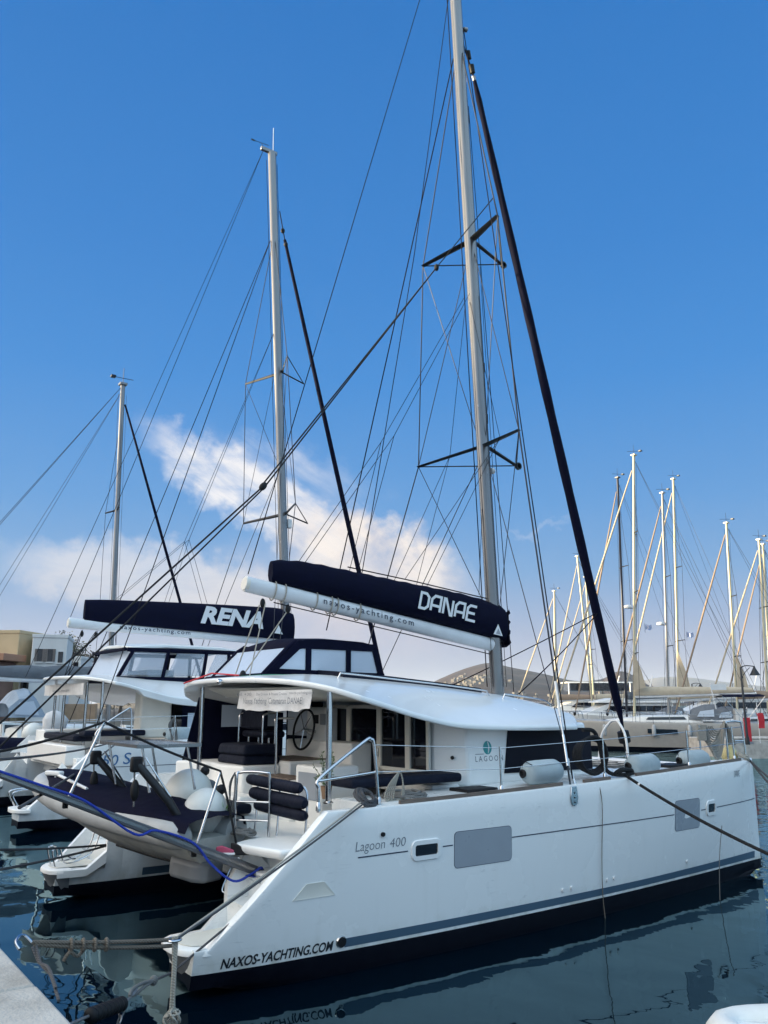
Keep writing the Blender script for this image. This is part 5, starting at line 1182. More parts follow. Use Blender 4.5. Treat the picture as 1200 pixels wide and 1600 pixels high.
l1 = letter('hull_lettering', text2d('450', 1, .12), lambda u, v: sid(1.36 + u, 1.33 + v), ink_blue, hulls2[0], .60, .25)
letter('hull_lettering', text2d('S', 1, .12), lambda u, v: sid(2.08 + u, 1.35 + v), ink_blue, hulls2[0], .19, .27)
letter('web_lettering', text2d('NAXOS-YACHTING.COM', 1, .2, .03), lambda u, v: sid(1.6 + u, .62 + v), ink_navy, hulls2[0], 1.9, .16)
T(MB().box((5.2, 0, 1.15), (7, 4.9, .6))).build('bridge_deck', gel, cat2, bevel=.05)
T(MB().box((6.3, 0, 1.86), (4.6, 4.9, .16))).build('side_deck', gel_deck, cat2, bevel=.02)
T(MB().box((2.8, 0, 1.30), (3.0, 4.6, .3))).build('cockpit_sole', gel_deck, cat2, bevel=.02)
T(MB().box((1.35, 0, 1.5), (.5, 4.0, .5))).build('transom_seat', gel_deck, cat2, bevel=.04)
T(MB().box((1.55, -.4, 1.92), (.5, 3.0, .16))).build('seat_cushion', navy_cush, cat2, bevel=.05)
T(MB().box((2.2, -2.2, 2.05), (1.6, .5, .14))).build('seat_cushion', navy_cush, cat2, bevel=.05)
T(MB().box((2.6, 1.9, 1.7), (2.4, 1.0, .7))).build('cockpit_bench', gel_deck, cat2, bevel=.04)
# roof with its rolled edge
secs = []
for k in range(33):
    t = -1 + 2 * k / 32; aft = 1.05 + 0.9 * abs(t) ** 2.4; fwd = 8.3 - 1.6 * abs(t) ** 2.6; row = []
    for i in range(33):
        x = lerp(aft, fwd, i / 32); ed = sinterp(x, [(1.0, 3.42), (2.0, 3.34), (2.9, 3.10), (3.6, 2.95), (5, 2.86), (8.3, 2.8)]); ce = sinterp(x, [(1, 3.52), (2, 3.58), (4.5, 3.56), (6, 3.45), (8.3, 2.95)])
        row.append(V((x, sinterp(x, [(1, 2.75), (3, 3.0), (5.5, 2.9), (7, 2.7), (8.3, 1.8)]) * t, lerp(ce, ed, abs(t) ** 2.4))))
    secs.append(row + [p - V((0, 0, .09 + (.10 if abs(t) > .9 and 2.6 < p.x < 4.2 else 0))) for p in row[::-1]])
roof2 = T(MB().loft(secs)).build('coachroof', gel, cat2, smooth=50, bevel=.03)
plan = [(4.25, -2.14), (4.62, -2.58), (7.6, -2.5), (8.15, -1.9), (8.15, 1.9), (7.6, 2.5), (4.62, 2.58), (4.25, 2.14)]
cab2 = T(MB().prism([V((x, y, 1.9)) for x, y in plan], [V((x, y * .97, 2.92)) for x, y in plan])).build('cabin', gel, cat2, bevel=.04)
T(MB().plate([V((5.3, -2.60, 2.06)), V((7.55, -2.53, 2.04)), V((7.55, -2.47, 2.70)), V((5.45, -2.53, 2.74))], .02)).build('window_screen', screen, cab2, smooth=0)
for y0, y1 in ((-2.0, -1.3), (-1.2, -.4), (-.3, .5)): T(MB().box((4.2, (y0 + y1) / 2, 2.3), (.06, y1 - y0, 1.5))).build('saloon_door', glass_dark, cab2)
T(MB().loft([[V((2.9, y, z)) for y, z in ((-2.2, 1.9), (-1.7, 1.9), (-1.7, 3.15), (-2.2, 3.1))], [V((3.7, y, z)) for y, z in ((-2.4, 1.9), (-1.7, 1.9), (-1.7, 3.1), (-2.4, 3.0))]])).build('roof_support', gel_warm, cat2, bevel=.06)
for x, y in ((1.75, -2.55), (1.55, .2), (1.9, 2.5), (1.75, -1.2)): T(MB().tube([(x, y, 1.7), (x, y, 3.36)], .04, 12)).build('roof_post', steel, cat2)
# flybridge hard top on dark posts
HY0, HY1 = -1.55, 1.35
HT = lambda mb: T(MB().add([(q[0] + .5, q[1], q[2] - .10) for q in mb.v], mb.f))
top = []
for k in range(9):
    t = -1 + k / 4; y = lerp(HY0, HY1, (t + 1) / 2); dz = .10 * (1 - t * t)
    pr = [(2.05, 4.42), (2.4, 4.47), (3.5, 4.52), (5.2, 4.50), (5.75, 4.42)]
    top.append([V((x + .25 * t * t * (1 if x < 3 else -1), y, z + dz)) for x, z in pr] + [V((x + .25 * t * t * (1 if x < 3 else -1), y, z + dz - .09)) for x, z in pr[::-1]])
ht = HT(MB().loft(top)).build('hard_top', gel, cat2, smooth=50, bevel=.02)
b = MB()
for y in (HY0 - .01, HY1 + .01): b.tube([(2.15, y, 4.35), (5.6, y, 4.36)], .06, 8, flat=.6)
b.tube([(2.1, HY0, 4.36), (2.1, HY1, 4.36)], .05, 8); HT(b).build('top_edging', navy, ht)
for y in (HY0, HY1):
    for x0, x1 in ((2.08, 2.35), (3.35, 3.35), (4.55, 4.5), (5.35, 5.2)): HT(MB().tube([(x0 - .15, y, 3.58), (x1, y, 4.38)], .055, 8)).build('top_post', navy, ht)
    for x0, x1 in ((2.12, 3.28), (3.42, 4.46), (4.6, 5.25)): HT(MB().plate([V((x0 - .1, y, 3.66)), V((x1 - .05, y, 3.66)), V((x1, y, 4.32)), V((x0 + .2, y, 4.32))], .006)).build('top_window', clear, ht, smooth=0)
HT(MB().plate([V((1.96, HY0 + .05, 3.62)), V((1.96, HY1 - .05, 3.62)), V((2.3, HY1 - .05, 4.34)), V((2.3, HY0 + .05, 4.34))], .006)).build('top_window', clear2, ht, smooth=0)
HT(MB().box((3.7, -.1, 3.55), (3.4, 3.0, .14))).build('flybridge_coaming', navy, cat2, bevel=.04)
HT(MB().plate([V((2.4, HY0 - .1, 3.62)), V((5.4, HY0 - .1, 3.55)), V((5.4, HY0 - .1, 3.42)), V((3.0, HY0 - .1, 3.46))], .05)).build('flybridge_skirt', navy, cat2, smooth=0)
HT(MB().box((3.4, 0, 3.72), (.8, 1.8, .25))).build('flybridge_seat', gel_deck, cat2, bevel=.05)
# dark curtain behind the cockpit, right of the roof support
T(MB().plate([V((3.9, -2.62, 1.95)), V((4.7, -2.62, 1.95)), V((4.7, -2.62, 3.0)), V((3.9, -2.62, 3.02))], .02)).build('cockpit_curtain', navy, cat2, smooth=0)
T(MB().plate([V((4.05, -2.66, 2.1)), V((4.5, -2.66, 2.1)), V((4.5, -2.66, 2.55)), V((4.05, -2.66, 2.55))], .006)).build('curtain_window', clear2, cat2, smooth=0)
# rails
for x in (1.7, 2.6): pass
T(MB().tube(curve([(1.45, -3.36, 1.83), (1.45, -3.36, 2.15), (2.1, -3.34, 2.62), (2.25, -3.34, 2.6), (2.3, -3.36, 1.85)], 6), .022, 8)).build('guard_rail', steel, cat2)
for x in (3.4, 5.0, 6.8, 8.8, 10.6): T(MB().tube([(x, y_out(x, 1.9) + .12, deck_z(x)), (x, y_out(x, 1.9) + .12, deck_z(x) + .64)], .015, 8)).build('stanchion', steel, cat2)
for h in (.62, .32): T(MB().tube([(x, y_out(x, 1.9) + .12, deck_z(x) + h) for x in (2.28, 3.4, 5, 6.8, 8.8, 10.6, 11.6)], .006, 5)).build('lifeline', steel, cat2)
T(MB().tube(curve([(-.1, 3.0, .46), (-.25, 3.0, .8), (-.1, 3.0, .86), (.2, 3.0, .8)]), .02, 8)).build('bathing_rail', steel, hulls2[0])
T(MB().tube(curve([(-.15, -2.7, .46), (-.3, -2.7, .78), (.1, -2.7, .84), (.35, -2.7, .74)]), .018, 8)).build('bathing_rail', steel, hulls2[0])
T(MB().tube(curve([(-.15, -3.1, .46), (-.3, -3.1, .78), (.1, -3.1, .84), (.35, -3.1, .74)]), .018, 8)).build('bathing_rail', steel, hulls2[0])
# mast, boom, cover
m0 = un(447, 1000, 'y', RY); m1_ = un(425, 240, 'y', RY); mv = (m1_ - m0)
M2 = lambda t: m0 + mv * t            # 0 at the boom, 1 at the masthead
mast2 = spar(m0 - mv * .12, m1_, .18, .145, alu, 'mast', cat2)
MB().box(m1_ + V((-.15, 0, .05)), (.75, .14, .16)).build('masthead', alu, mast2, bevel=.02)
MB().tube([m1_ + V((.05, 0, .1)), m1_ + V((.03, 0, 1.25))], .012, 6).build('aerial', paint_white, mast2)
b = MB(); w0 = m1_ + V((-.45, .1, .35)); b.tube([m1_ + V((-.4, 0, .1)), w0], .01, 5); b.tube([w0 + V((-.4, 0, .0)), w0 + V((.35, 0, .05))], .012, 5); b.box(w0 + V((-.4, 0, 0)), (.16, .01, .08)); b.build('wind_vane', wire, mast2)
tips2 = {}
for k, (px, py, ry) in enumerate(((447, 562, 1.75), (452, 790, 2.1))):
    for s in (-1, 1):
        tt = (m0.z, ) ; r = un(441 if k == 0 else 446, 582 if k == 0 else 803, 'y', RY); tp = V((r.x - .75, RY + s * ry, r.z - .1)); tips2[(k, s)] = tp
        MB().tube([r, tp], [.07, .045], 8, flat=.4).build('spreader', dark_alu, mast2)
    st = r + V((1.0, 0, -.25)); MB().tube([r, st], .03, 8).build('strut', dark_alu, mast2); MB().tube([tips2[(k, -1)], st], .02, 6).build('strut_wire', wire, mast2)
for s in (-1, 1):
    ch = rp(6.1, s * 3.46, 1.86)
    wires('cap_shroud', [M2(.82), tips2[(0, s)], tips2[(1, s)], ch], .014, wire, mast2)
    wires('lower_shroud', [M2(.33), ch], .011, wire, mast2); wires('diagonal_shroud', [M2(.55), tips2[(1, s)]], .010, wire, mast2); wires('diagonal_shroud', [tips2[(0, s)], M2(.32)], .010, wire, mast2)
    wires('running_stay', [M2(.80) + V((-.2, 0, 0)), rp(2.0 + .5 * s, s * 3.0, 2.2)], .014, line_dark, mast2)
fa2 = un(445, 375, 'y', RY); fb2 = rp(11.6, 0, 2.5); fdir = (un(560, 890, 'y', RY) - fa2).normalized(); fb2 = fa2 + fdir * ((2.6 - fa2.z) / fdir.z)
pts = [fa2.lerp(fb2, i / 20) for i in range(21)]
MB().tube(pts, [.05 + .05 * math.sin(math.pi * min(1, i / 20 * .65 + .1)) for i in range(21)], 10).build('furled_headsail', navy, cat2)
MB().tube([un(437, 330, 'y', RY), fa2], .02, 6).build('headsail_halyard', line_dark, mast2)
for t in (-.02, .01): MB().ell(fa2.lerp(fb2, t), (.09, .09, .12), n=12, m=8).build('halyard_swivel', rubber, mast2)
ba2 = un(107, 973, 'y', RY); bb2 = un(448, 1003, 'y', RY); d2 = (bb2 - ba2).normalized(); u2 = V((-d2.z, 0, d2.x))
secs = [[ba2.lerp(bb2, i / 4) + u2 * math.sin(a) * .17 + V((0, 1, 0)) * math.cos(a) * .12 for a in [2*math.pi*j/18 for j in range(18)]] for i in range(5)]
boom2 = MB().loft(secs).build('boom', alu_white, cat2, smooth=60)
MB().lathe([(0, -.02), (.13, -.02), (.13, .05)], ba2, d2, 14).build('boom_end', gel_warm, boom2)
bz2 = lambda x: ba2.z + (x - ba2.x) * d2.z / d2.x
X0 = un(132, 950, 'y', RY).x; X1 = un(457, 970, 'y', RY).x; cs = []
for i in range(31):
    t = i / 30; x = lerp(X0, X1, t); h = sinterp(t, [(0, .62), (.1, .70), (.5, .90), (.8, 1.02), (.93, 1.05), (1, .9)]); w = sinterp(t, [(0, .10), (.2, .2), (.8, .28), (.97, .28), (1, .2)]); c = V((x, RY, bz2(x) + .17))
    cs.append([c + V((0, y * w, z * h)) for y, z in ((-.72, -.1), (-.95, .2), (-1, .42), (-.8, .75), (-.35, .96), (0, 1), (.35, .96), (.8, .75), (1, .42), (.95, .2), (.72, -.1))])
cover2 = MB().loft(cs).build('sail_cover', navy, cat2, smooth=60)
cy2 = lambda x: RY - sinterp((x - X0) / (X1 - X0), [(0, .10), (.2, .2), (.8, .28), (.97, .28)]) - .02
xa = un(313, 990, 'y', RY - .3).x; xz = un(411, 990, 'y', RY - .3).x
letter('sail_cover_lettering', text2d('RENA', 1, .26, .045), lambda u, v: V((xa + u, cy2(xa + u) - .006, bz2(xa + u) + .36 + v)), ink_white, cover2, (xz - xa), .62)
xa3 = un(185, 985, 'y', RY).x; xz3 = un(295, 995, 'y', RY).x
letter('boom_lettering', text2d('naxos-yachting.com', 1, 0, .008, 1.25), lambda u, v: V((xa3 + u, RY - .128, bz2(xa3 + u) - .10 + v)), ink_navy, boom2, xz3 - xa3, .17)
xm = un(429, 975, 'y', RY - .3).x
b = MB(); b.add([V((xm, cy2(xm) - .008, bz2(xm) + .25)), V((xm + .35, cy2(xm + .3) - .008, bz2(xm) + .22)), V((xm + .17, cy2(xm + .2) - .008, bz2(xm) + .55))], [(0, 1, 2)]); b.build('sailmaker_mark', ink_white, cover2, smooth=0)
wires('topping_lift', [M2(1) + V((-.4, 0, 0)), ba2 + V((.05, 0, .2))], .010, line_dark, mast2)
wires('backstay', [M2(1) + V((-.4, 0, 0)), rp(1.0, 0.2, 3.5) + V((-.6, 0, 0))], .009, line_dark, mast2)
for s in (-1, 1):
    j = V(((X0 + X1) / 2 - .5, RY + s * .2, bz2(8) + 3.3)); wires('lazy_jack', [M2(.62), j], .008, line_dark, mast2)
    for t in (.12, .35, .55): x = lerp(X0, X1, t); wires('lazy_jack', [j, V((x, RY + s * .22, bz2(x) + .8))], .007, line_dark, mast2)
for x in (ba2.x + .45, ba2.x + .9):
    for q in (-.06, .06): wires('mainsheet', [V((x, RY + q, bz2(x) - .2)), rp(1.5, q * 3, 3.55)], .012, line_dark, boom2)
    MB().ell((x, RY, bz2(x) - .32), (.06, .05, .1), n=10, m=6).build('mainsheet_block', rubber, boom2)
for dx in (-.3, .25): wires('halyard', [M2(.98) + V((dx * .9, 0, 0)), M2(-.05) + V((dx, 0, 0))], .010, line_dark, mast2)
MB().box(M2(.22) + V((.28, 0, 0)), (.18, .16, .35)).build('mast_lamp', paint_white, mast2, bevel=.02)
# loose gear on the second catamaran
fender_pos = rp(3.7, -2.95, 2.02)
t = thing('fender', fender_pos, 'pale blue fender lying on the side deck of the RENA catamaran', 'fender'); MB().lathe([(.02, -.42), (.12, -.40), (.19, -.28), (.2, 0), (.19, .28), (.12, .40), (.02, .42)], fender_pos, (1, 0, 0), 18).build('fender_cover', fender_cloth, t, smooth=60)
MB().lathe([(.05, 0), (.06, .04), (.03, .06)], fender_pos - V((.42, 0, 0)), (-1, 0, 0), 10).build('fender_eye', rubber, t)
hk = MB(); hp = rp(3.42, -3.28, 2.45)
for k in range(5): hk.tube(curve([hp, hp + V((-.08 - .02 * k, 0, -.25)), hp + V((-.03 + .04 * k, 0, -.75)), hp + V((.08, 0, -.3)), hp]), .014, 6)
tag(hk.build('hanging_rope', rope_grey), 'grey rope hank hanging on the lifeline of the RENA catamaran', 'rope')
hb2 = rp(1.5, -.45, 0)
bb_ = MB(); rows = []
for i in range(13):
    y = lerp(1.9, -2.0, i / 12); rows.append([rp(1.42, y, z) for z in (3.32, 3.02)])
bb_.loft(rows, False); ban2 = bb_.build('banner', cloth_white); tag(ban2, 'pale cloth banner hanging under the roof edge of the RENA catamaran', 'banner')
letter('banner_lettering', text2d("Naxos Yachting 'Catamaran RENA'", 1, .1), lambda u, v: rp(1.39, .9 - u, 3.1 + v), ink_grey, ban2, 1.7, .085)
# stern lines of the second catamaran
for (a, c, lab) in ((rp(1.9, -3.4, 1.9), un(0, 1187, 'x', QX + .2), 'dark stern line slanting from the RENA hull corner to the left edge'), (rp(1.95, -3.42, 1.88), un(30, 1262, 'x', QX + .2), 'thin grey stern line below the dark one, from the RENA hull to the quay')):
    tag(rline('mooring_line', sag(a, c, .06), .018, rope_dark), lab, 'mooring line')
# ---------------------------------------------------------------- other yachts
def sailboat(c, hd, L, lab, mast_px, mast_m, hull_m, cover_m, deck_z_=1.5, beam=4.0, group=None, name='sailing_yacht', boom=True, boom_len=5.2, spreaders=2, hood=None, furl=True, furl_m=None, D=None, simple=False, radar=False, boom_z=3.6, bimini=None, dark_boot=True, aft_tilt=.035):
    """mast_px = (x_top, y_top) surveyed; the mast foot stands at c + hd * 0, hd = heading unit vector"""
    side = V((-hd.y, hd.x, 0)); t = thing(name, (c.x, c.y, 0), lab, 'sailing yacht', group)
    P = lambda a, b, z: V((c.x, c.y, 0)) + hd * a + side * b + V((0, 0, z))
    st, bw = -L * .60, L * .40
    secs = []; low = []; N = 15
    for i in range(N):
        q = i / (N - 1); a = lerp(st, bw, q); w = beam / 2 * (sinterp(q, [(0, .86), (.3, 1), (.55, .97), (.8, .62), (.94, .22), (1, .02)])); sh = deck_z_ + .35 * max(0, q - .3) ** 1.5; wl = w * sinterp(q, [(0, .8), (.4, .9), (.8, .75), (1, .2)])
        ao = -.25 if i == 0 else .0
        secs.append([P(a + (0 if z > .6 else -ao), y, z) for y, z in ((-wl, .12), (-lerp(wl, w, .6), sh * .5), (-w, sh * .92), (-w + .03, sh), (-w * .6, sh + .05), (0, sh + .09), (w * .6, sh + .05), (w - .03, sh), (w, sh * .92), (lerp(wl, w, .6), sh * .5), (wl, .12))])
        low.append([P(a - ao, y, z) for y, z in ((-wl * 1.001, .12), (-wl * .9, -.2), (0, -.5), (wl * .9, -.2), (wl * 1.001, .12))])
    h = MB().loft(secs).build('hull', hull_m, t, smooth=40); MB().loft(low).build('antifouling', antifoul, h, smooth=40)
    # coachroof with window strip
    cb = []
    for q, hh, w in ((.30, .30, .30), (.36, .46, .31), (.55, .42, .28), (.72, .12, .16), (.76, .0, .10)):
        a = lerp(st, bw, q); z = deck_z_ + .1; cb.append([P(a, y, zz) for y, zz in ((-w * beam, z - .1), (-w * beam * .9, z + hh * .8), (-w * beam * .5, z + hh), (w * beam * .5, z + hh), (w * beam * .9, z + hh * .8), (w * beam, z - .1))])
    cb_ = MB().loft(cb).build('coachroof', gel_far, h, smooth=40)
    for sg in (-1, 1):
        MB().plate([P(lerp(st, bw, .37), sg * (.285 * beam), deck_z_ + .22), P(lerp(st, bw, .55), sg * (.262 * beam), deck_z_ + .20), P(lerp(st, bw, .54), sg * (.250 * beam), deck_z_ + .38), P(lerp(st, bw, .38), sg * (.272 * beam), deck_z_ + .42)], .06).build('cabin_window', glass_dark, cb_, smooth=0)
        MB().plate([P(lerp(st, bw, .42), sg * beam * .497, deck_z_ * .60), P(lerp(st, bw, .55), sg * beam * .49, deck_z_ * .62), P(lerp(st, bw, .55), sg * beam * .494, deck_z_ * .78), P(lerp(st, bw, .42), sg * beam * .502, deck_z_ * .76)], .08).build('hull_window', glass_dark, h, smooth=0)
    Dm = math.hypot(c.x - CAM.x, c.y - CAM.y)
    tp = far(mast_px[0], mast_px[1], Dm); ft = P(0, 0, deck_z_ + .4); mv_ = tp - ft; MT = lambda k: ft + mv_ * k
    rr = .115 if Dm < 80 else .125
    m = spar(ft - V((0, 0, .5)), tp, rr, rr * .8, mast_m, 'mast', t, n=12)
    H = mv_.length
    MB().box(tp + V((0, 0, .05)), (.35, .35, .1)).build('masthead', mast_m, m)
    b = MB(); b.tube([tp, tp + V((0, 0, .9))], .014, 5); b.tube([tp + V((0, 0, .35)) - hd * .5, tp + V((0, 0, .38)) + hd * .5], .016, 5); b.box(tp + V((0, 0, .36)) - hd * .5, (.22, .22, .1)); b.build('wind_vane', wire, m)
    wr = .011 if Dm < 50 else .016
    prev = None; tipl = {}
    for k in range(spreaders):
        kz = (k + 1) / (spreaders + 1) * .92; q = MT(kz); w = beam * .5 * (.62 - .12 * k)
        b = MB(); b.tube([q - hd * .25 - side * w, q, q - hd * .25 + side * w], [.035, .05, .035], 6); b.build('spreader', dark_alu if mast_m != spar_dark else spar_dark, m)
        for s in (-1, 1): tipl[(k, s)] = q - hd * .25 + side * s * w
    b = MB()
    for s in (-1, 1):
        pts = [MT(.90)] + [tipl[(k, s)] for k in range(spreaders)][::-1] + [P(-.3, s * beam * .46, deck_z_)]
        b.tube(pts, wr, 5)
        if spreaders: b.tube([MT(.92 / (spreaders + 1)), P(.2, s * beam * .44, deck_z_)], wr * .8, 4)
        b.tube([MT(.985), P(st + .3, s * beam * .38, deck_z_ + .1)], wr * .8, 4)
    b.build('standing_rigging', wire, m)
    b = MB(); b.tube([MT(.97) - hd * .2, P(-.15, .05, deck_z_ + .6)], wr * .7, 4); b.tube([MT(.97) + hd * .2, P(.2, -.05, deck_z_ + .6)], wr * .7, 4); b.build('halyard', wire, m)
    if furl:
        a, e = MT(.94) + hd * .15, P(bw - .35, 0, deck_z_ + .65); MB().tube([a.lerp(e, i / 10) for i in range(11)], [.035 + .04 * math.sin(math.pi * min(1, i / 10 * .7 + .1)) for i in range(11)], 8).build('furled_headsail', furl_m or cloth_cream, t)
        MB().lathe([(.03, .2), (.12, .15), (.12, 0), (.03, -.1)], e, (0, 0, 1), 10).build('furling_drum', rubber, t)
    if boom:
        a = P(-.15, 0, boom_z - .1); e = P(-boom_len, 0, boom_z + .1)
        bm_ = MB().tube([a, e], .12, 10).build('boom', alu_white, t)
        cs = []
        for i in range(13):
            q = i / 12; p = a.lerp(e, q * .98) + V((0, 0, .12)); hh = lerp(.62, .34, q) * (1 + .06 * math.sin(i * 2.2)) * (.75 if i in (0, 12) else 1); w = lerp(.24, .16, q)
            cs.append([p + side * w * x + V((0, 0, hh * z)) for x, z in ((-.8, -.1), (-1, .3), (-.7, .8), (0, 1), (.7, .8), (1, .3), (.8, -.1))])
        MB().loft(cs).build('sail_cover', cover_m, bm_, smooth=60)
        for q in (.3, .55, .8): MB().tube([a.lerp(e, q), P(lerp(-.15, -boom_len, q), 0, deck_z_ + .6)], .015, 5).build('mainsheet', rope_beige, bm_)
    # rails
    b = MB()
    for s in (-1, 1):
        pts = []
        for q in (.02, .15, .3, .45, .6, .75, .9):
            w = beam / 2 * sinterp(q, [(0, .86), (.3, 1), (.55, .97), (.8, .62), (.94, .22), (1, .02)]) - .08; a = lerp(st, bw, q); z = deck_z_ + .35 * max(0, q - .3) ** 1.5
            b.tube([P(a, s * w, z), P(a, s * w, z + .62)], .018, 5); pts.append(P(a, s * w, z + .62))
        b.tube(pts, .012, 5)
        b.tube(curve([P(st + .2, s * beam * .38, deck_z_), P(st + .05, s * beam * .36, deck_z_ + .7), P(st, s * beam * .1, deck_z_ + .72)]), .022, 6)
        b.tube(curve([P(bw - .9, s * beam * .13, deck_z_ + .3), P(bw - .7, s * beam * .1, deck_z_ + .95), P(bw - .05, 0, deck_z_ + .98)]), .022, 6)
    b.build('guard_rail', steel, h)
    if hood:
        cs = []
        for a, zt, w in ((.36, .25, .30), (.33, .75, .32), (.28, 1.0, .33), (.23, 1.02, .32)):
            x = lerp(st, bw, a); cs.append([P(x, y * beam, deck_z_ + .25 + zt * zz) for y, zz in ((-w, 0), (-w * .96, .6), (-w * .7, .95), (0, 1.05), (w * .7, .95), (w * .96, .6), (w, 0))])
        hd_ = MB().loft(cs, False).build('sprayhood', hood, t, smooth=60)
        for s_ in (-1, 1): MB().plate([P(lerp(st, bw, q_), s_ * beam * .325, deck_z_ + z_) for q_, z_ in ((.25, .45), (.325, .45), (.31, .82), (.25, .95))], .04).build('hood_window', clear2, hd_, smooth=0)
        MB().plate([P(lerp(st, bw, .355), s_ * beam, deck_z_ + z_) for s_, z_ in ((-.2, .42), (.2, .42), (.22, .85), (-.22, .85))], .05).build('hood_window', clear2, hd_, smooth=0)
    if bimini:
        cs = []
        for a in (.03, .10, .17, .21):
            x = lerp(st, bw, a); cs.append([P(x, y * beam, deck_z_ + 1.95 + z) for y, z in ((-.40, -.12), (-.36, -.02), (0, .08), (.36, -.02), (.40, -.12))])
        bi_ = MB().loft(cs, False).build('bimini', bimini, t, smooth=60)
        b = MB()
        for a in (.03, .12, .21):
            for s in (-1, 1): b.tube([P(lerp(st, bw, .12), s * beam * .40, deck_z_ + .1), P(lerp(st, bw, a), s * beam * .40, deck_z_ + 1.85)], .02, 6)
        b.build('bimini_frame', steel, bi_)
        wl_ = MB().tube([P(lerp(st, bw, .10), .45 + .32 * math.cos(k), deck_z_ + 1.0 + .32 * math.sin(k)) for k in [2*math.pi*j/18 for j in range(18)]], .02, 6, closed=True).build('steering_wheel', steel, t)
        MB().loft([[P(lerp(st, bw, q), y * beam, z) for y, z in ((-.12, deck_z_ + .1), (.12, deck_z_ + .1), (.1, deck_z_ + .95), (-.1, deck_z_ + .95))] for q in (.12, .15)]).build('binnacle', gel_far, t)
    if radar:
        MB().lathe([(0, 0), (.28, .02), (.30, .12), (.26, .22), (0, .28)], MT(.40) + hd * .45, n=14).build('radar_dome', paint_white, m); MB().tube([MT(.40), MT(.40) + hd * .45], .03, 6).build('radar_bracket', alu, m)
    return t, P, MT
cloth_cream = mat('cream_canvas', (0.44, 0.38, 0.29, 1), .85, var=.2, vscale=3, bump=.4, bscale=5)
cloth_tan = mat('tan_canvas', (0.27, 0.20, 0.145, 1), .85, var=.2)
spar_cream = mat('painted_spar', (0.56, 0.50, 0.34, 1), .4, var=.1)
spar_grey = mat('grey_spar', (0.30, 0.29, 0.28, 1), .45, .3)
hull_grey = mat('hull_beige_grey', (0.36, 0.34, 0.31, 1), .3, var=.15)
hull_navy = mat('hull_dark_blue', (0.012, 0.018, 0.035, 1), .2)
# the monohull on the far left, grey boom cover above its tent-like sprayhood
lc = un(172, 1090, 'y', 25.5); lt = un(192, 602, 'y', 25.5)
left_yacht, LP, LM = sailboat(V((lc.x, lc.y, 0)), V((1, 0, 0)), 13.5, 'white sailing yacht at the left with grey boom cover and pale blue spray tent', (192, 602), alu, gel_far, cloth_grey, deck_z_=1.75, boom_z=4.15, boom_len=7.0, furl_m=navy, hood=None, spreaders=2)
tent = mat('pale_blue_canvas', (.30, .36, .43, 1), .8, var=.3, bump=.4, bscale=4)
ta = un(10, 1122, 'y', 24.6); tb = un(70, 1116, 'y', 24.6)
tw = (tb.x - ta.x)
cs = []
for q, zt in ((0, .55), (.25, 1.05), (.55, 1.15), (.8, .75), (1.0, .08)):
    x = ta.x + tw * q; cs.append([V((x, 24.3 + y, ta.z + .02 + zt * z)) for y, z in ((0, 0), (.1, .7), (.7, 1.0), (1.5, 1.05), (2.3, .95), (2.8, .6), (2.9, 0))])
hd_ = MB().loft(cs, False).build('spray_tent', tent, left_yacht, smooth=25)
MB().plate([V((ta.x + tw * q, 24.28, ta.z + z)) for q, z in ((.15, .15), (.8, .1), (.62, .68), (.25, .62))], .02).build('tent_window', clear2, hd_, smooth=0)
for s in (-1, 1): wires('backstay', [LM(1), V((-2.5, 25.5 + s * 1.5, 3.0))], .012, wire, left_yacht)
# covered outboard motor with a red lower part and the grey inflatable near it
oc = un(80, 1150, 'y', 20.2)
om = thing('outboard_motor', oc - V((0, 0, .9)), 'outboard motor under white cloth with red hem beside the grey inflatable', 'outboard motor')
cs = []
for z, w, dx in ((-.55, .24, -.28), (-.3, .26, -.18), (0, .34, -.05), (.3, .42, .06), (.6, .44, .1), (.82, .3, .08), (.92, .08, .06)):
    cs.append([oc + V((dx + math.cos(a) * w * (1 + .1 * math.sin(3 * a + z * 6)), math.sin(a) * w * .8, z)) for a in [2*math.pi*j/18 for j in range(18)]])
MB().loft(cs).build('motor_cover', cloth_white, om, smooth=60)
rc = oc + V((-.42, -.1, -.78))
MB().loft([[rc + V((math.cos(a) * w * 1.2 + dx, math.sin(a) * w, z)) for a in [2*math.pi*j/16 for j in range(16)]] for z, w, dx in ((-.28, .05, .0), (-.2, .2, .0), (0, .32, .02), (.16, .33, .06), (.26, .26, .1))]).build('red_hem', red, om, smooth=60)
MB().tube([oc + V((-.3, 0, -.9)), oc + V((-.35, 0, -1.7))], .07, 8).build('motor_leg', hyp_dark, om)
for k, (p, r) in enumerate(((un(52, 1148, 'y', 20.6), .42),)):
    MB().ell(p, (r, r * .8, r * 1.05), n=18, m=12).build('white_bag', buoy_white, om, smooth=80)
ic = un(10, 1180, 'y', 19.3)
inf = thing('inflatable', ic - V((0, 0, .4)), 'grey inflatable boat with dark cover at the far left edge, above the water', 'inflatable boat')
MB().tube(curve([ic + V((-2.6, -.5, -.0)), ic + V((0, -.55, 0)), ic + V((1.0, -.5, .02)), ic + V((1.55, -.1, .1)), ic + V((1.6, .4, .12)), ic + V((1.2, .9, .05)), ic + V((-2.6, 1.0, 0))], 5), .28, 14).build('buoyancy_tube', hyp_dark, inf, smooth=60)
MB().loft([[ic + V((x, y, z)) for y, z in ((-.75, .15), (-.5, .5 * k), (.2, .62 * k), (.8, .5 * k), (1.1, .15))] for x, k in ((-2.6, .9), (-.5, 1.0), (.8, .9), (1.4, .5))], False).build('boat_cover', navy, inf, smooth=60)
MB().loft([[ic + V((x, y, z)) for y, z in ((-.5, -.1), (.2, k), (.9, -.1))] for x, k in ((-2.6, -.6), (.6, -.5), (1.4, -.1))]).build('hull_bottom', hyp_dark, inf)
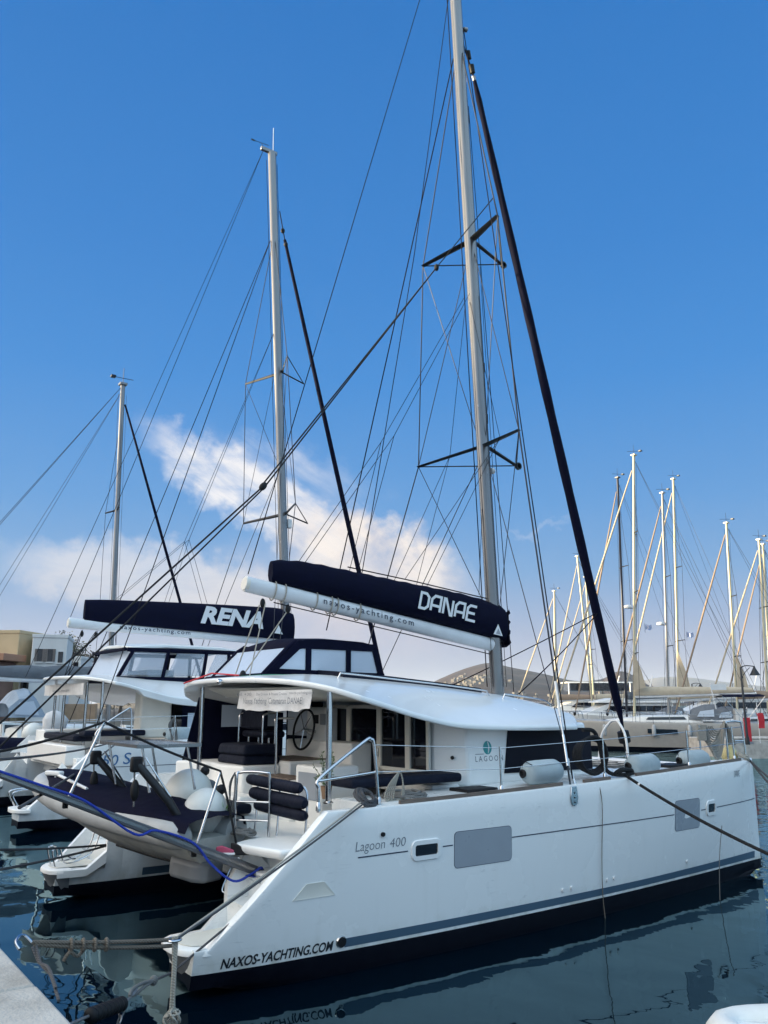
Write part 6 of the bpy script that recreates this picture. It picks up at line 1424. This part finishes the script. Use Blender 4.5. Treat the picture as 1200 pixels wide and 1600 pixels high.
# ---------------- right-hand fleet, bows to the left
hdL = -RT
def fleet(px, foot_py, D, **k):
    c = far(px, foot_py, D); return sailboat(V((c.x, c.y, 0)), (hdL + FWH * k.pop('turn', 0.0)).normalized(), **k)
FWH = V((math.cos(YAW), math.sin(YAW), 0))
nearR, NP, NM = fleet(988, 1080, 66, turn=.25, L=15.5, lab='nearest right-hand sailing yacht, beige-grey hull, long cream boom cover, tallest cream mast', mast_px=(990.5, 712), mast_m=spar_cream, hull_m=hull_grey, cover_m=cloth_cream, deck_z_=1.78, beam=4.6, boom_len=8.6, boom_z=3.75, hood=cloth_tent if False else cloth_grey, bimini=navy, spreaders=3, radar=True, group=None)
SPEC = [  # mast foot px, top px, D, spar, label, furl colour
    (977, (965, 747), 74, spar_dark, 'sailing yacht with the only dark mast, just left of the tallest cream mast', cloth_tan, 2, False),
    (1042, (1035, 771), 73, spar_grey, 'sailing yacht with a grey mast between two cream masts, right of the tallest one', cloth_tan, 2, True),
    (1058, (1052, 749), 80, spar_cream, 'sailing yacht with tall cream mast immediately right of the grey mast', cloth_cream, 2, False),
    (1149, (1135, 818), 72, spar_cream, 'sailing yacht whose cream mast stands left of the pier lamp near the right edge', cloth_tan, 2, False),
    (1197, (1186, 844), 74, spar_cream, 'sailing yacht with front cream mast of the close pair at the right edge', cloth_cream, 2, False),
    (1203, (1192, 851), 82, spar_cream, 'sailing yacht with rear cream mast of the close pair at the right edge', cloth_tan, 1, False),
    (926, (902, 870), 92, spar_cream, 'sailing yacht with the leaning cream mast, left of the thick furled headsail', cloth_cream, 2, False),
    (928, (915, 902), 100, spar_cream, 'sailing yacht with shorter cream mast close right of the leaning one', cloth_cream, 1, False),
    (867, (866, 924), 96, spar_cream, 'sailing yacht with the short cream mast farthest left, in front of the hill', cloth_cream, 1, False),
]
for ix_, (fx_, tpx, D, sm, lab, fm, ns, rad) in enumerate(SPEC):
    fleet(fx_, 1085, D, L=12.0 + (ix_ * 7 % 5) * .5, turn=(-.1, .12, 0, .2, -.05)[ix_ % 5], lab=lab, mast_px=tpx, mast_m=sm, hull_m=(gel_far, hull_navy, gel_far, hull_grey, gel_far)[ix_ % 5], cover_m=(cloth_grey, cloth_cream, navy, cloth_tan, cloth_cream)[ix_ % 5], deck_z_=1.6, beam=4.2, boom_len=5.5, boom_z=3.5, spreaders=ns, furl_m=fm, radar=rad, group='sailing yachts in the far right-hand row', hood=cloth_grey if D < 80 else None)
# hanging leaf of the mainsail at some masts
sail = MB()
for px, py, D, k in ((992, 1078, 65.4, 1), (1062, 1080, 79, 1), (1154, 1085, 71, 1)):
    a = far(px - 2, py, D); c = far(px - 3, py - 62, D); e = far(px + 17, py - 4, D); f = far(px + 10, py - 30, D)
    o = MB().loft([[p + FWH * .04 for p in (a, e, f, c)], [p - FWH * .04 for p in (a, e, f, c)]]).build('furled_sail', cloth_cream); tag(o, {992: 'cream sail corner hoisted behind the tallest cream mast above the boom cover', 1062: 'cream sail corner behind the mast right of the grey one', 1154: 'cream sail corner at the mast left of the pier lamp'}[px], 'sail')
def flag(c, lab, w=.6, m2=None):
    b = MB(); st_ = MB(); n = 9
    for r in range(n):
        rows = [[c + RT * (w * i / 8) + V((0, 0, -.07 * r * w - .0 + .05 * math.sin(i) - dz)) + FWH * .06 * math.sin(i * 1.1) for dz in (0, .07 * w)] for i in range(9)]
        (b if r % 2 else st_).loft(rows, False)
    o = st_.build('flag', m2 or mat('flag_blue', (.02, .10, .38, 1), .7)); tag(o, lab, 'flag')
    b.build('white_stripes', paint_white, o)
    MB().tube([c - RT * .03 + V((0, 0, .15)), c - RT * .03 - V((0, 0, w * 1.1))], .012, 5).build('hoist_line', wire, o)
flag(far(1073, 989, 78), 'small blue and white striped flag hoisted right of the tall cream mast')
flag(far(1008, 977, 65), 'small blue and white striped flag hoisted right of the tallest cream mast', .5)
# motor yachts beyond
def motor_yacht(px, D, L, lab, dark=True, h=1.0):
    c = far(px, 1110, D); c.z = 0; hd = hdL; side = V((-hd.y, hd.x, 0)); t = thing('motor_yacht', c, lab, 'motor yacht')
    P = lambda a, b, z: c + hd * a * L + side * b + V((0, 0, z * h)); secs = []
    for q, w, zt in ((-.5, 2.2, 1.9), (-.2, 2.5, 2.0), (.15, 2.4, 2.3), (.38, 1.4, 2.6), (.5, .05, 2.8)): secs.append([P(q, y * w, z) for y, z in ((-.75, -.3), (-.9, .9), (-1, zt), (0, zt + .1), (1, zt), (.9, .9), (.75, -.3))])
    hl = MB().loft(secs).build('hull', gel_far, t, smooth=40)
    b = MB().loft([[P(q, y, z) for y, z in ((-2, 1.9), (-1.9, zt), (1.9, zt), (2, 1.9))] for q, zt in ((-.38, 3.5), (.05, 3.5), (.22, 2.4))]).build('superstructure', gel_far, t, bevel=.05)
    for s in (-1, 1): MB().plate([P(-.36, s * 2.0, 2.7), P(.08, s * 2.0, 2.7), P(.04, s * 1.96, 3.25), P(-.36, s * 1.96, 3.25)], .06).build('window_band', glass_dark, b, smooth=0)
    MB().loft([[P(q, y, z) for y, z in ((-2.1, 3.55), (2.1, 3.55), (2.0, zt), (-2.0, zt))] for q, zt in ((-.45, 3.8), (.0, 4.05), (.12, 3.7))]).build('flybridge', gel_far, t, bevel=.04)
    if dark:
        MB().loft([[P(q, y, z) for y, z in ((-1.9, 5.5), (1.9, 5.5), (1.8, 5.66), (-1.8, 5.66))] for q in (-.36, .1)]).build('hard_top', gel_far, t, bevel=.03)
        MB().loft([[P(q, y, z) for y, z in ((-1.85, 4.6), (1.85, 4.6), (1.85, 5.48), (-1.85, 5.48))] for q in (-.33, .08)]).build('bridge_screens', glass_dark, t)
        for q in (-.34, .09): MB().tube([P(q, 1.9, 4.0), P(q, 1.9, 5.5)], .06, 6).build('top_post', paint_white, t)
    MB().tube([P(-.25, 0, 4), P(-.3, 0, 6.4)], .05, 6).build('signal_mast', paint_white, t)
    b = MB(); pts = [P(q, s, z) for q, s, z in ((-.2, -2.3, 2.9), (.15, -2.2, 3.2), (.38, -1.2, 3.4), (.5, 0, 3.6))]; b.tube(pts, .03, 5)
    for p in pts: b.tube([p, p - V((0, 0, .8))], .02, 5)
    b.build('guard_rail', steel, hl)
    return t
motor_yacht(905, 105, 17, 'white motor yacht with dark enclosed flybridge below the hill, beyond the near cabin roof')
motor_yacht(955, 84, 14, 'low white motor yacht without hard top, left of the beige-grey sailing yacht', dark=False, h=.9)
motor_yacht(1120, 92, 15, 'white motor yacht half hidden behind the sprayhoods near the pier', dark=False)
# fenders on the nearest right-hand yacht
for k, (a, b_) in enumerate(((-1.2, 0), (-3.6, 0), (2.2, 0))):
    c = NP(a, -2.38, 1.25) if (NP(a, -2.38, 1.25) - CAM).length < (NP(a, 2.38, 1.25) - CAM).length else NP(a, 2.38, 1.25)
    t = thing('fender', c, ('grey fender hanging amidships on the beige-grey yacht hull', 'grey fender hanging nearest the stern of the beige-grey yacht hull', 'grey fender hanging nearest the bow of the beige-grey yacht hull')[k], 'fender', 'fenders on the beige-grey yacht')
    MB().lathe([(.02, -.42), (.12, -.36), (.14, -.2), (.14, .25), (.09, .38), (.03, .44)], c, n=12).build('body', hyp_light, t, smooth=60); MB().tube([c + V((0, 0, .42)), c + V((0, 0, 1.15))], .012, 5).build('lanyard', line_dark, t)
# lines from the nearest right-hand yacht's bow
# ---------------- the pier on the right with lamps
pe = far(1143, 1150, 56); pr_ = far(1500, 1150, 66); pdir = (pr_ - pe); pdir.z = 0; pdir.normalize(); pn = V((-pdir.y, pdir.x, 0))
if pn.dot(FWH) < 0: pn = -pn
b = MB(); o_ = V((pe.x, pe.y, 0)); b.prism([o_ + V((0, 0, -2)), o_ + pdir * 60 + V((0, 0, -2)), o_ + pdir * 60 + pn * 5 + V((0, 0, -2)), o_ + pn * 5 + V((0, 0, -2))], [o_ + V((0, 0, 1.0)), o_ + pdir * 60 + V((0, 0, 1.0)), o_ + pdir * 60 + pn * 5 + V((0, 0, 1)), o_ + pn * 5 + V((0, 0, 1))])
struct(b.build('pier', concrete, bevel=.06))
b = MB().box(o_ + pdir * 30 + pn * .25 + V((0, 0, 1.06)), (60, .5, .12), rot=Matrix.Rotation(math.atan2(pdir.y, pdir.x), 3, 'Z')); struct(b.build('pier_kerb', paint_white if False else concrete, bevel=.03))
lampm = mat('lamp_iron', (.02, .022, .026, 1), .45, .4)
def lamp(base, H, lab, s=1.0, arm=1):
    t = thing('street_lamp', base, lab, 'street lamp', 'lamps along the far pier')
    MB().lathe([(.12 * s, 0), (.12 * s, .3), (.07 * s, .5), (.05 * s, H), (.02, H + .05)], base, n=12).build('pole', lampm, t)
    tp = base + V((0, 0, H)); q = tp + RT * .75 * s * arm
    MB().tube(curve([tp, tp + RT * .3 * s * arm + V((0, 0, .10)), q + V((0, 0, .06))]), .03 * s, 6).build('bracket', lampm, t)
    MB().tube(curve([tp - V((0, 0, .7 * s)), tp + RT * .15 * s * arm - V((0, 0, .35 * s)), tp + RT * .5 * s * arm]), .02 * s, 6).build('scroll', lampm, t)
    MB().lathe([(.04 * s, .08), (.06 * s, 0), (.12 * s, -.12), (.26 * s, -.38), (.28 * s, -.42), (.2 * s, -.42), (0, -.36)], q, n=14).build('lantern', lampm, t)
    return t
def lamp_at(px, py_top, D, lab, s=1.0):
    tp = far(px, py_top, D); lamp(V((tp.x, tp.y, 1.0)), tp.z - 1.0, lab, s)
lamp_at(1157, 1043, 50, 'large dark pier lamp with hanging lantern near the right edge beside the red board')
lamp_at(1081, 1069, 92, 'dark pier lamp just above the boom cover, right of the grey mast', 1.15)
lamp_at(941, 1075, 115, 'small distant pier lamp in front of the right end of the hill', 1.2)
lamp_at(1016, 1075, 105, 'small distant pier lamp between the tallest mast and the grey mast', 1.2)
# red board and red flag on the pier
c = far(1169, 1149, 51); c.z = 1.0
rb = thing('red_board', c, 'upright bright red board standing on the pier beside the large lamp', 'sign board'); MB().box(c + V((0, 0, .75)), (.36, .06, 1.3), rot=Matrix.Rotation(YAW - R(90), 3, 'Z')).build('board', red, rb, bevel=.01)
MB().box(c + V((0, 0, .06)), (.4, .3, .12), rot=Matrix.Rotation(YAW - R(90), 3, 'Z')).build('foot', iron, rb)
c = far(1190, 1138, 52); b = MB()
b.loft([[c + RT * x + V((0, 0, z + .03 * math.sin(3 * z + k))) + FWH * .05 * k for x in (-.16 + .05 * math.sin(5 * z), .18 + .05 * math.sin(4 * z))] for k, z in ((0, 0), (1, .3), (0, .6), (1, .85))], False)
tag(b.build('flag', red), 'drooping red flag at the right edge beside the red board', 'flag')
p = far(1186, 1140, 52); MB().tube([V((p.x, p.y, 1)), V((p.x, p.y, 3.2))], .025, 6).build('staff', paint_white, bpy.data.objects[[o.name for o in col.objects if o.get('label') == 'drooping red flag at the right edge beside the red board'][0]])
c = far(1110, 1078, 56); fl = MB()
tag(fl.loft([[c + RT * x + V((0, 0, z)) for z in (0, .35)] for x in (.05, .5, 1.0)], False).build('pennant', paint_white), 'white pennant on a slanting staff above the bimini near the pier', 'flag')
MB().tube([c + V((0, 0, .4)), far(1119, 1108, 56)], .03, 6).build('staff', paint_white, bpy.data.objects['pennant'])
# ---------------------------------------------------------------- shore, buildings and trees on the left, village on the hill
shore_m = mat('shore_ground', (.17, .145, .115, 1), .95, var=.5, vscale=.3, bump=.5, bscale=3)
def shore():
    secs = []
    for i in range(31):
        az = YAW + R(lerp(45, 3, i / 30)); row = []
        for d, z in ((78, -1), (79, 1.3), (92, 1.6), (112, 2.2), (160, 3.2 + .8 * math.sin(i)), (210, 3.0), (230, -1)):
            row.append(V((CAM.x + math.cos(az) * d, CAM.y + math.sin(az) * d, z * (1 if i < 28 else .4))))
        secs.append(row)
    struct(MB().loft(secs, False).build('shore', shore_m, smooth=20))
shore()
stone = mat('stone_wall', (.26, .235, .20, 1), .9, var=.6, vscale=1.4, bump=.8, bscale=3, c2=(.13, .115, .10, 1))
def wall_on(px0, px1, D, z0, z1, m, lab, name='harbour_wall', th=.5):
    a = far(px0, 1100, D); c = far(px1, 1100, D); b = MB(); out = FWH * th
    b.prism([V((a.x, a.y, z0)), V((c.x, c.y, z0)), V((c.x, c.y, z0)) + out, V((a.x, a.y, z0)) + out], [V((a.x, a.y, z1)), V((c.x, c.y, z1)), V((c.x, c.y, z1)) + out, V((a.x, a.y, z1)) + out])
    return tag(b.build(name, m, bevel=.04), lab, 'wall')
wall_on(-120, 330, 76, -1, 1.75, stone, 'stone harbour wall behind the cockpit of the RENA catamaran')
wall_on(60, 150, 80, 1.5, 3.1, mat('ochre_render', (.42, .27, .17, 1), .85, var=.3), 'low ochre parapet above the stone harbour wall on the left', 'parapet')
plaster_cream = mat('cream_plaster', (.56, .44, .27, 1), .9, var=.25, vscale=.6); plaster_white = mat('white_plaster', (.66, .66, .65, 1), .9, var=.2, vscale=.7)
plaster_terra = mat('terracotta_plaster', (.42, .22, .14, 1), .9, var=.25, vscale=.8); plaster_brown = mat('brown_plaster', (.22, .13, .10, 1), .9, var=.3, vscale=.8)
shutter = mat('brown_shutter', (.18, .06, .035, 1), .7); shutter_grey = mat('grey_shutter', (.14, .12, .11, 1), .7)
def block(c, ang, w, d, z0, z1, m, parent, name):
    return MB().box((c.x, c.y, (z0 + z1) / 2), (w, d, z1 - z0), rot=Matrix.Rotation(ang, 3, 'Z')).build(name, m, parent, bevel=.05)
class Bld:
    def __init__(s, px, D, w, d, ang, z0, z1, m, lab, name='building'):
        s.c = far(px, 1060, D); s.ang = ang; s.ax = V((math.cos(ang), math.sin(ang), 0)); s.ay = V((-math.sin(ang), math.cos(ang), 0)); s.w = w; s.d = d; s.z0 = z0; s.z1 = z1
        s.o = thing(name, (s.c.x, s.c.y, z0), lab, 'building'); block(s.c, ang, w, d, z0, z1, m, s.o, 'wall')
        b = MB()
        for k, (ww, dd, ox, oy) in enumerate(((w + .1, .3, 0, d / 2 - .1), (w + .1, .3, 0, -d / 2 + .1), (.3, d - .5, w / 2 - .1, 0), (.3, d - .5, -w / 2 + .1, 0))): q = s.c + s.ax * ox + s.ay * oy; b.box((q.x, q.y, z1 + .12), (ww, dd, .3), rot=Matrix.Rotation(ang, 3, 'Z'))
        b.build('roof_parapet', m, s.o, bevel=.03)
    def win(s, face, u, z, w, h, sh=None):
        n, t, dist = ((-s.ay, s.ax, s.d / 2), (s.ax, s.ay, s.w / 2), (s.ay, -s.ax, s.d / 2), (-s.ax, -s.ay, s.w / 2))[face]
        q = s.c + n * (dist - .04) + t * u; rot = Matrix.Rotation(math.atan2(t.y, t.x), 3, 'Z')
        f = MB().box((q.x, q.y, z), (w, .18, h), rot=rot).build('window', glass_dark, s.o)
        if sh:
            for k in (-1, 1): p = q + t * k * w * .75 + n * .06; MB().box((p.x, p.y, z), (w * .5, .12, h), rot=rot).build('shutter', sh, f, bevel=.01)
        p = q + n * .05; MB().box((p.x, p.y, z - h / 2 - .06), (w + .2, .3, .1), rot=rot).build('sill', plaster_white, f)
A = YAW - R(90) + R(24)
h1 = Bld(-16, 86, 9.5, 8, A - R(30), 1.5, 9.2, plaster_cream, 'cream flat-roofed building at the left edge with brown shutters')
for u in (-2.6, 1.4): h1.win(0, u, 7.75, 1.0, .95, shutter)
for u in (-2.4, -1.2, 0.2): h1.win(1, u, 5.2, .6, 1.5, shutter_grey)
h1.win(1, 2.6, 4.9, .6, 1.3)
for u in (-3.2, 0, 3): h1.win(0, u, 3.0, 1.0, 1.6)
cnp = h1.c - h1.ay * 5.6; MB().box((cnp.x, cnp.y, 6.95), (11.0, 3.6, .6), rot=Matrix.Rotation(h1.ang, 3, 'Z')).build('terrace_canopy', plaster_terra, h1.o, bevel=.05)
MB().box((cnp.x, cnp.y, 4.0), (9.6, 2.6, 5.2), rot=Matrix.Rotation(h1.ang, 3, 'Z')).build('ground_floor', plaster_brown, h1.o, bevel=.05)
q = h1.c + h1.ax * -3.6; MB().lathe([(.22, 0), (.22, 1.6), (.28, 1.65), (.28, 1.85), (.2, 1.9)], (q.x, q.y, 9.2), n=10).build('chimney', plaster_brown, h1.o)
h2 = Bld(79, 82, 2.9, 6, A - R(8), 1.5, 8.8, plaster_white, 'white block standing for the shaded side face of the cream building')  # white block for the cream building's shaded side, its shade put into the colour
for u in (-.75, .1): h2.win(0, u, 7.25, .42, 1.1, shutter_grey)
h2.win(0, .95, 7.1, .4, .95)
h3 = Bld(110, 96, 3.2, 4.5, A - R(20), 1.5, 7.7, plaster_white, 'small white house with a row of veranda windows, right of the white block')
for u in (-1.1, -.4, .35, 1.1): h3.win(0, u, 6.8, .5, 1.1)
# trees behind the houses
barkm = mat('bark', (.09, .065, .045, 1), .9, var=.5, vscale=6, bump=.6, bscale=10)
leaf_a = mat('pine_green', (.035, .05, .02, 1), .8, var=.6, vscale=3, c2=(.07, .06, .028, 1)); leaf_b = mat('tamarisk_brown', (.07, .05, .03, 1), .8, var=.5, vscale=3)
def tree(px, D, h, r, m, lab, seed):
    rnd = random.Random(seed); c = far(px, 1060, D); c.z = 1.6; t = thing('tree', c, lab, 'tree', 'trees behind the houses')
    b = MB(); tp = c + V((.3, .1, h * .62)); b.tube(curve([c, c + V((.15, 0, h * .3)), tp]), [lerp(.24, .1, i / 12) for i in range(13)], 8)
    cl = []
    for k in range(13):
        a = rnd.uniform(0, 6.28); q = tp + V((math.cos(a) * r * rnd.uniform(.25, .8), math.sin(a) * r * rnd.uniform(.25, .8), rnd.uniform(-.10, .38) * h)); b.tube([tp - V((0, 0, h * .15)), q], [.08, .025], 5); cl.append((q, r * rnd.uniform(.28, .5)))
    b.build('trunk', barkm, t)
    lv = MB()
    for q, rr in cl:
        for k in range(170):
            d = V((rnd.gauss(0, 1), rnd.gauss(0, 1), rnd.gauss(0, .75))); p = q + d * rr * .5; u = V((rnd.gauss(0, 1), rnd.gauss(0, 1), rnd.gauss(0, 1))).normalized(); w = u.orthogonal().normalized(); s_ = rnd.uniform(.10, .22); lv.add([p - u * s_, p + w * s_ * .5, p + u * s_, p - w * s_ * .5], [(0, 1, 2, 3)])
    lv.build('crown', m, t, smooth=0)
tree(95, 102, 8.7, 2.4, leaf_a, 'dark umbrella-shaped tree rising behind the white block', 3)
tree(126, 100, 6.6, 2.2, leaf_b, 'brownish low tree right of the small veranda house', 5)
tree(-2, 80, 2.6, 1.5, leaf_a, 'small dark bush-like tree in front of the brown ground floor at the left edge', 8)
tree(190, 105, 3.6, 3.0, leaf_a, 'low dark tree behind the mast of the left yacht', 11)
# white village scattered on the slope of the far hill, too far to count
rnd = random.Random(4); b = MB(); hm = hills_near.data
import bisect
cand = [v.co.copy() for v in hm.vertices]
dg = bpy.context.evaluated_depsgraph_get()
def on_hill(px, py):
    d = ray(px, py).normalized(); ok, loc, nn, ix = hills_near.ray_cast(CAM, d, distance=20000); return loc if ok else None
for k in range(110):
    px = rnd.gauss(735, 26); py = rnd.gauss(1066 - (px - 735) * .10, 5.5)
    if rnd.random() < .25: px, py = rnd.uniform(640, 1010), rnd.uniform(1083, 1094)
    p = on_hill(px, py)
    if p is None or p.z < 3: continue
    s = rnd.uniform(3.5, 7); b.box((p.x, p.y, p.z + s * .25), (s * rnd.uniform(.8, 1.5), s, s * rnd.uniform(.6, 1.0)), rot=Matrix.Rotation(rnd.uniform(0, 3), 3, 'Z'))
vill = b.build('village', mat('limewash', (.115, .105, .095, 1), .9), smooth=0); tag(vill, 'white village houses scattered over the slope of the far hill', 'village', kind='stuff')
# gulls-eye: buoys and little boats by the far shore, seen under the roof of the second catamaran
for k, (px, D, s, lab) in enumerate(((118, 58, 1.0, 'small white motorboat moored left of the RENA mast foot'), (205, 62, .9, 'small white motorboat seen under the roof of the RENA catamaran'), (20, 56, 1.1, 'small white motorboat behind the pale blue spray tent'))):
    c = far(px, 1100, D); c.z = 0; t = thing('motorboat', c, lab, 'motorboat', 'small motorboats by the far shore'); P = lambda a, y, z: c + V((a * 5.5 * s, y * s, z * s)); secs = []
    for q, w, zt in ((-.5, .95, .9), (0, 1.1, .95), (.3, .8, 1.1), (.5, .05, 1.25)): secs.append([P(q, y * w, z) for y, z in ((-.6, -.2), (-1, zt), (0, zt + .04), (1, zt), (.6, -.2))])
    MB().loft(secs).build('hull', gel_far, t, smooth=40)
    MB().loft([[P(q, y, z) for y, z in ((-.7, .9), (-.6, zt), (.6, zt), (.7, .9))] for q, zt in ((-.1, 1.9), (.12, 1.8), (.25, 1.2))]).build('cabin', gel_far, t, bevel=.03)
    for sg in (-1, 1): MB().plate([P(-.08, sg * .68, 1.35), P(.12, sg * .68, 1.35), P(.10, sg * .63, 1.7), P(-.08, sg * .63, 1.75)], .05).build('window', glass_dark, t, smooth=0)
    MB().box(P(-.53, 0, .9), (.4, .5, .9)).build('outboard', rubber, t, bevel=.08)
# ---------------------------------------------------------------- evening haze over the bay
hz = bpy.data.materials.new('evening_haze'); hz.use_nodes = True
nt = hz.node_tree
for n in list(nt.nodes):
    if n.type == 'BSDF_PRINCIPLED': nt.nodes.remove(n)
pv = nt.nodes.new('ShaderNodeVolumePrincipled'); pv.inputs['Color'].default_value = (.62, .76, .98, 1); pv.inputs['Density'].default_value = 0.00010; pv.inputs['Anisotropy'].default_value = 0.1
nt.links.new(pv.outputs[0], nt.nodes['Material Output'].inputs['Volume'])
hzo = MB().box((0, 0, 82), (14000, 14000, 170)).build('haze', hz, smooth=0); hzo['kind'] = 'stuff'; hzo['label'] = 'thin pale evening haze over the bay'; hzo['category'] = 'haze'
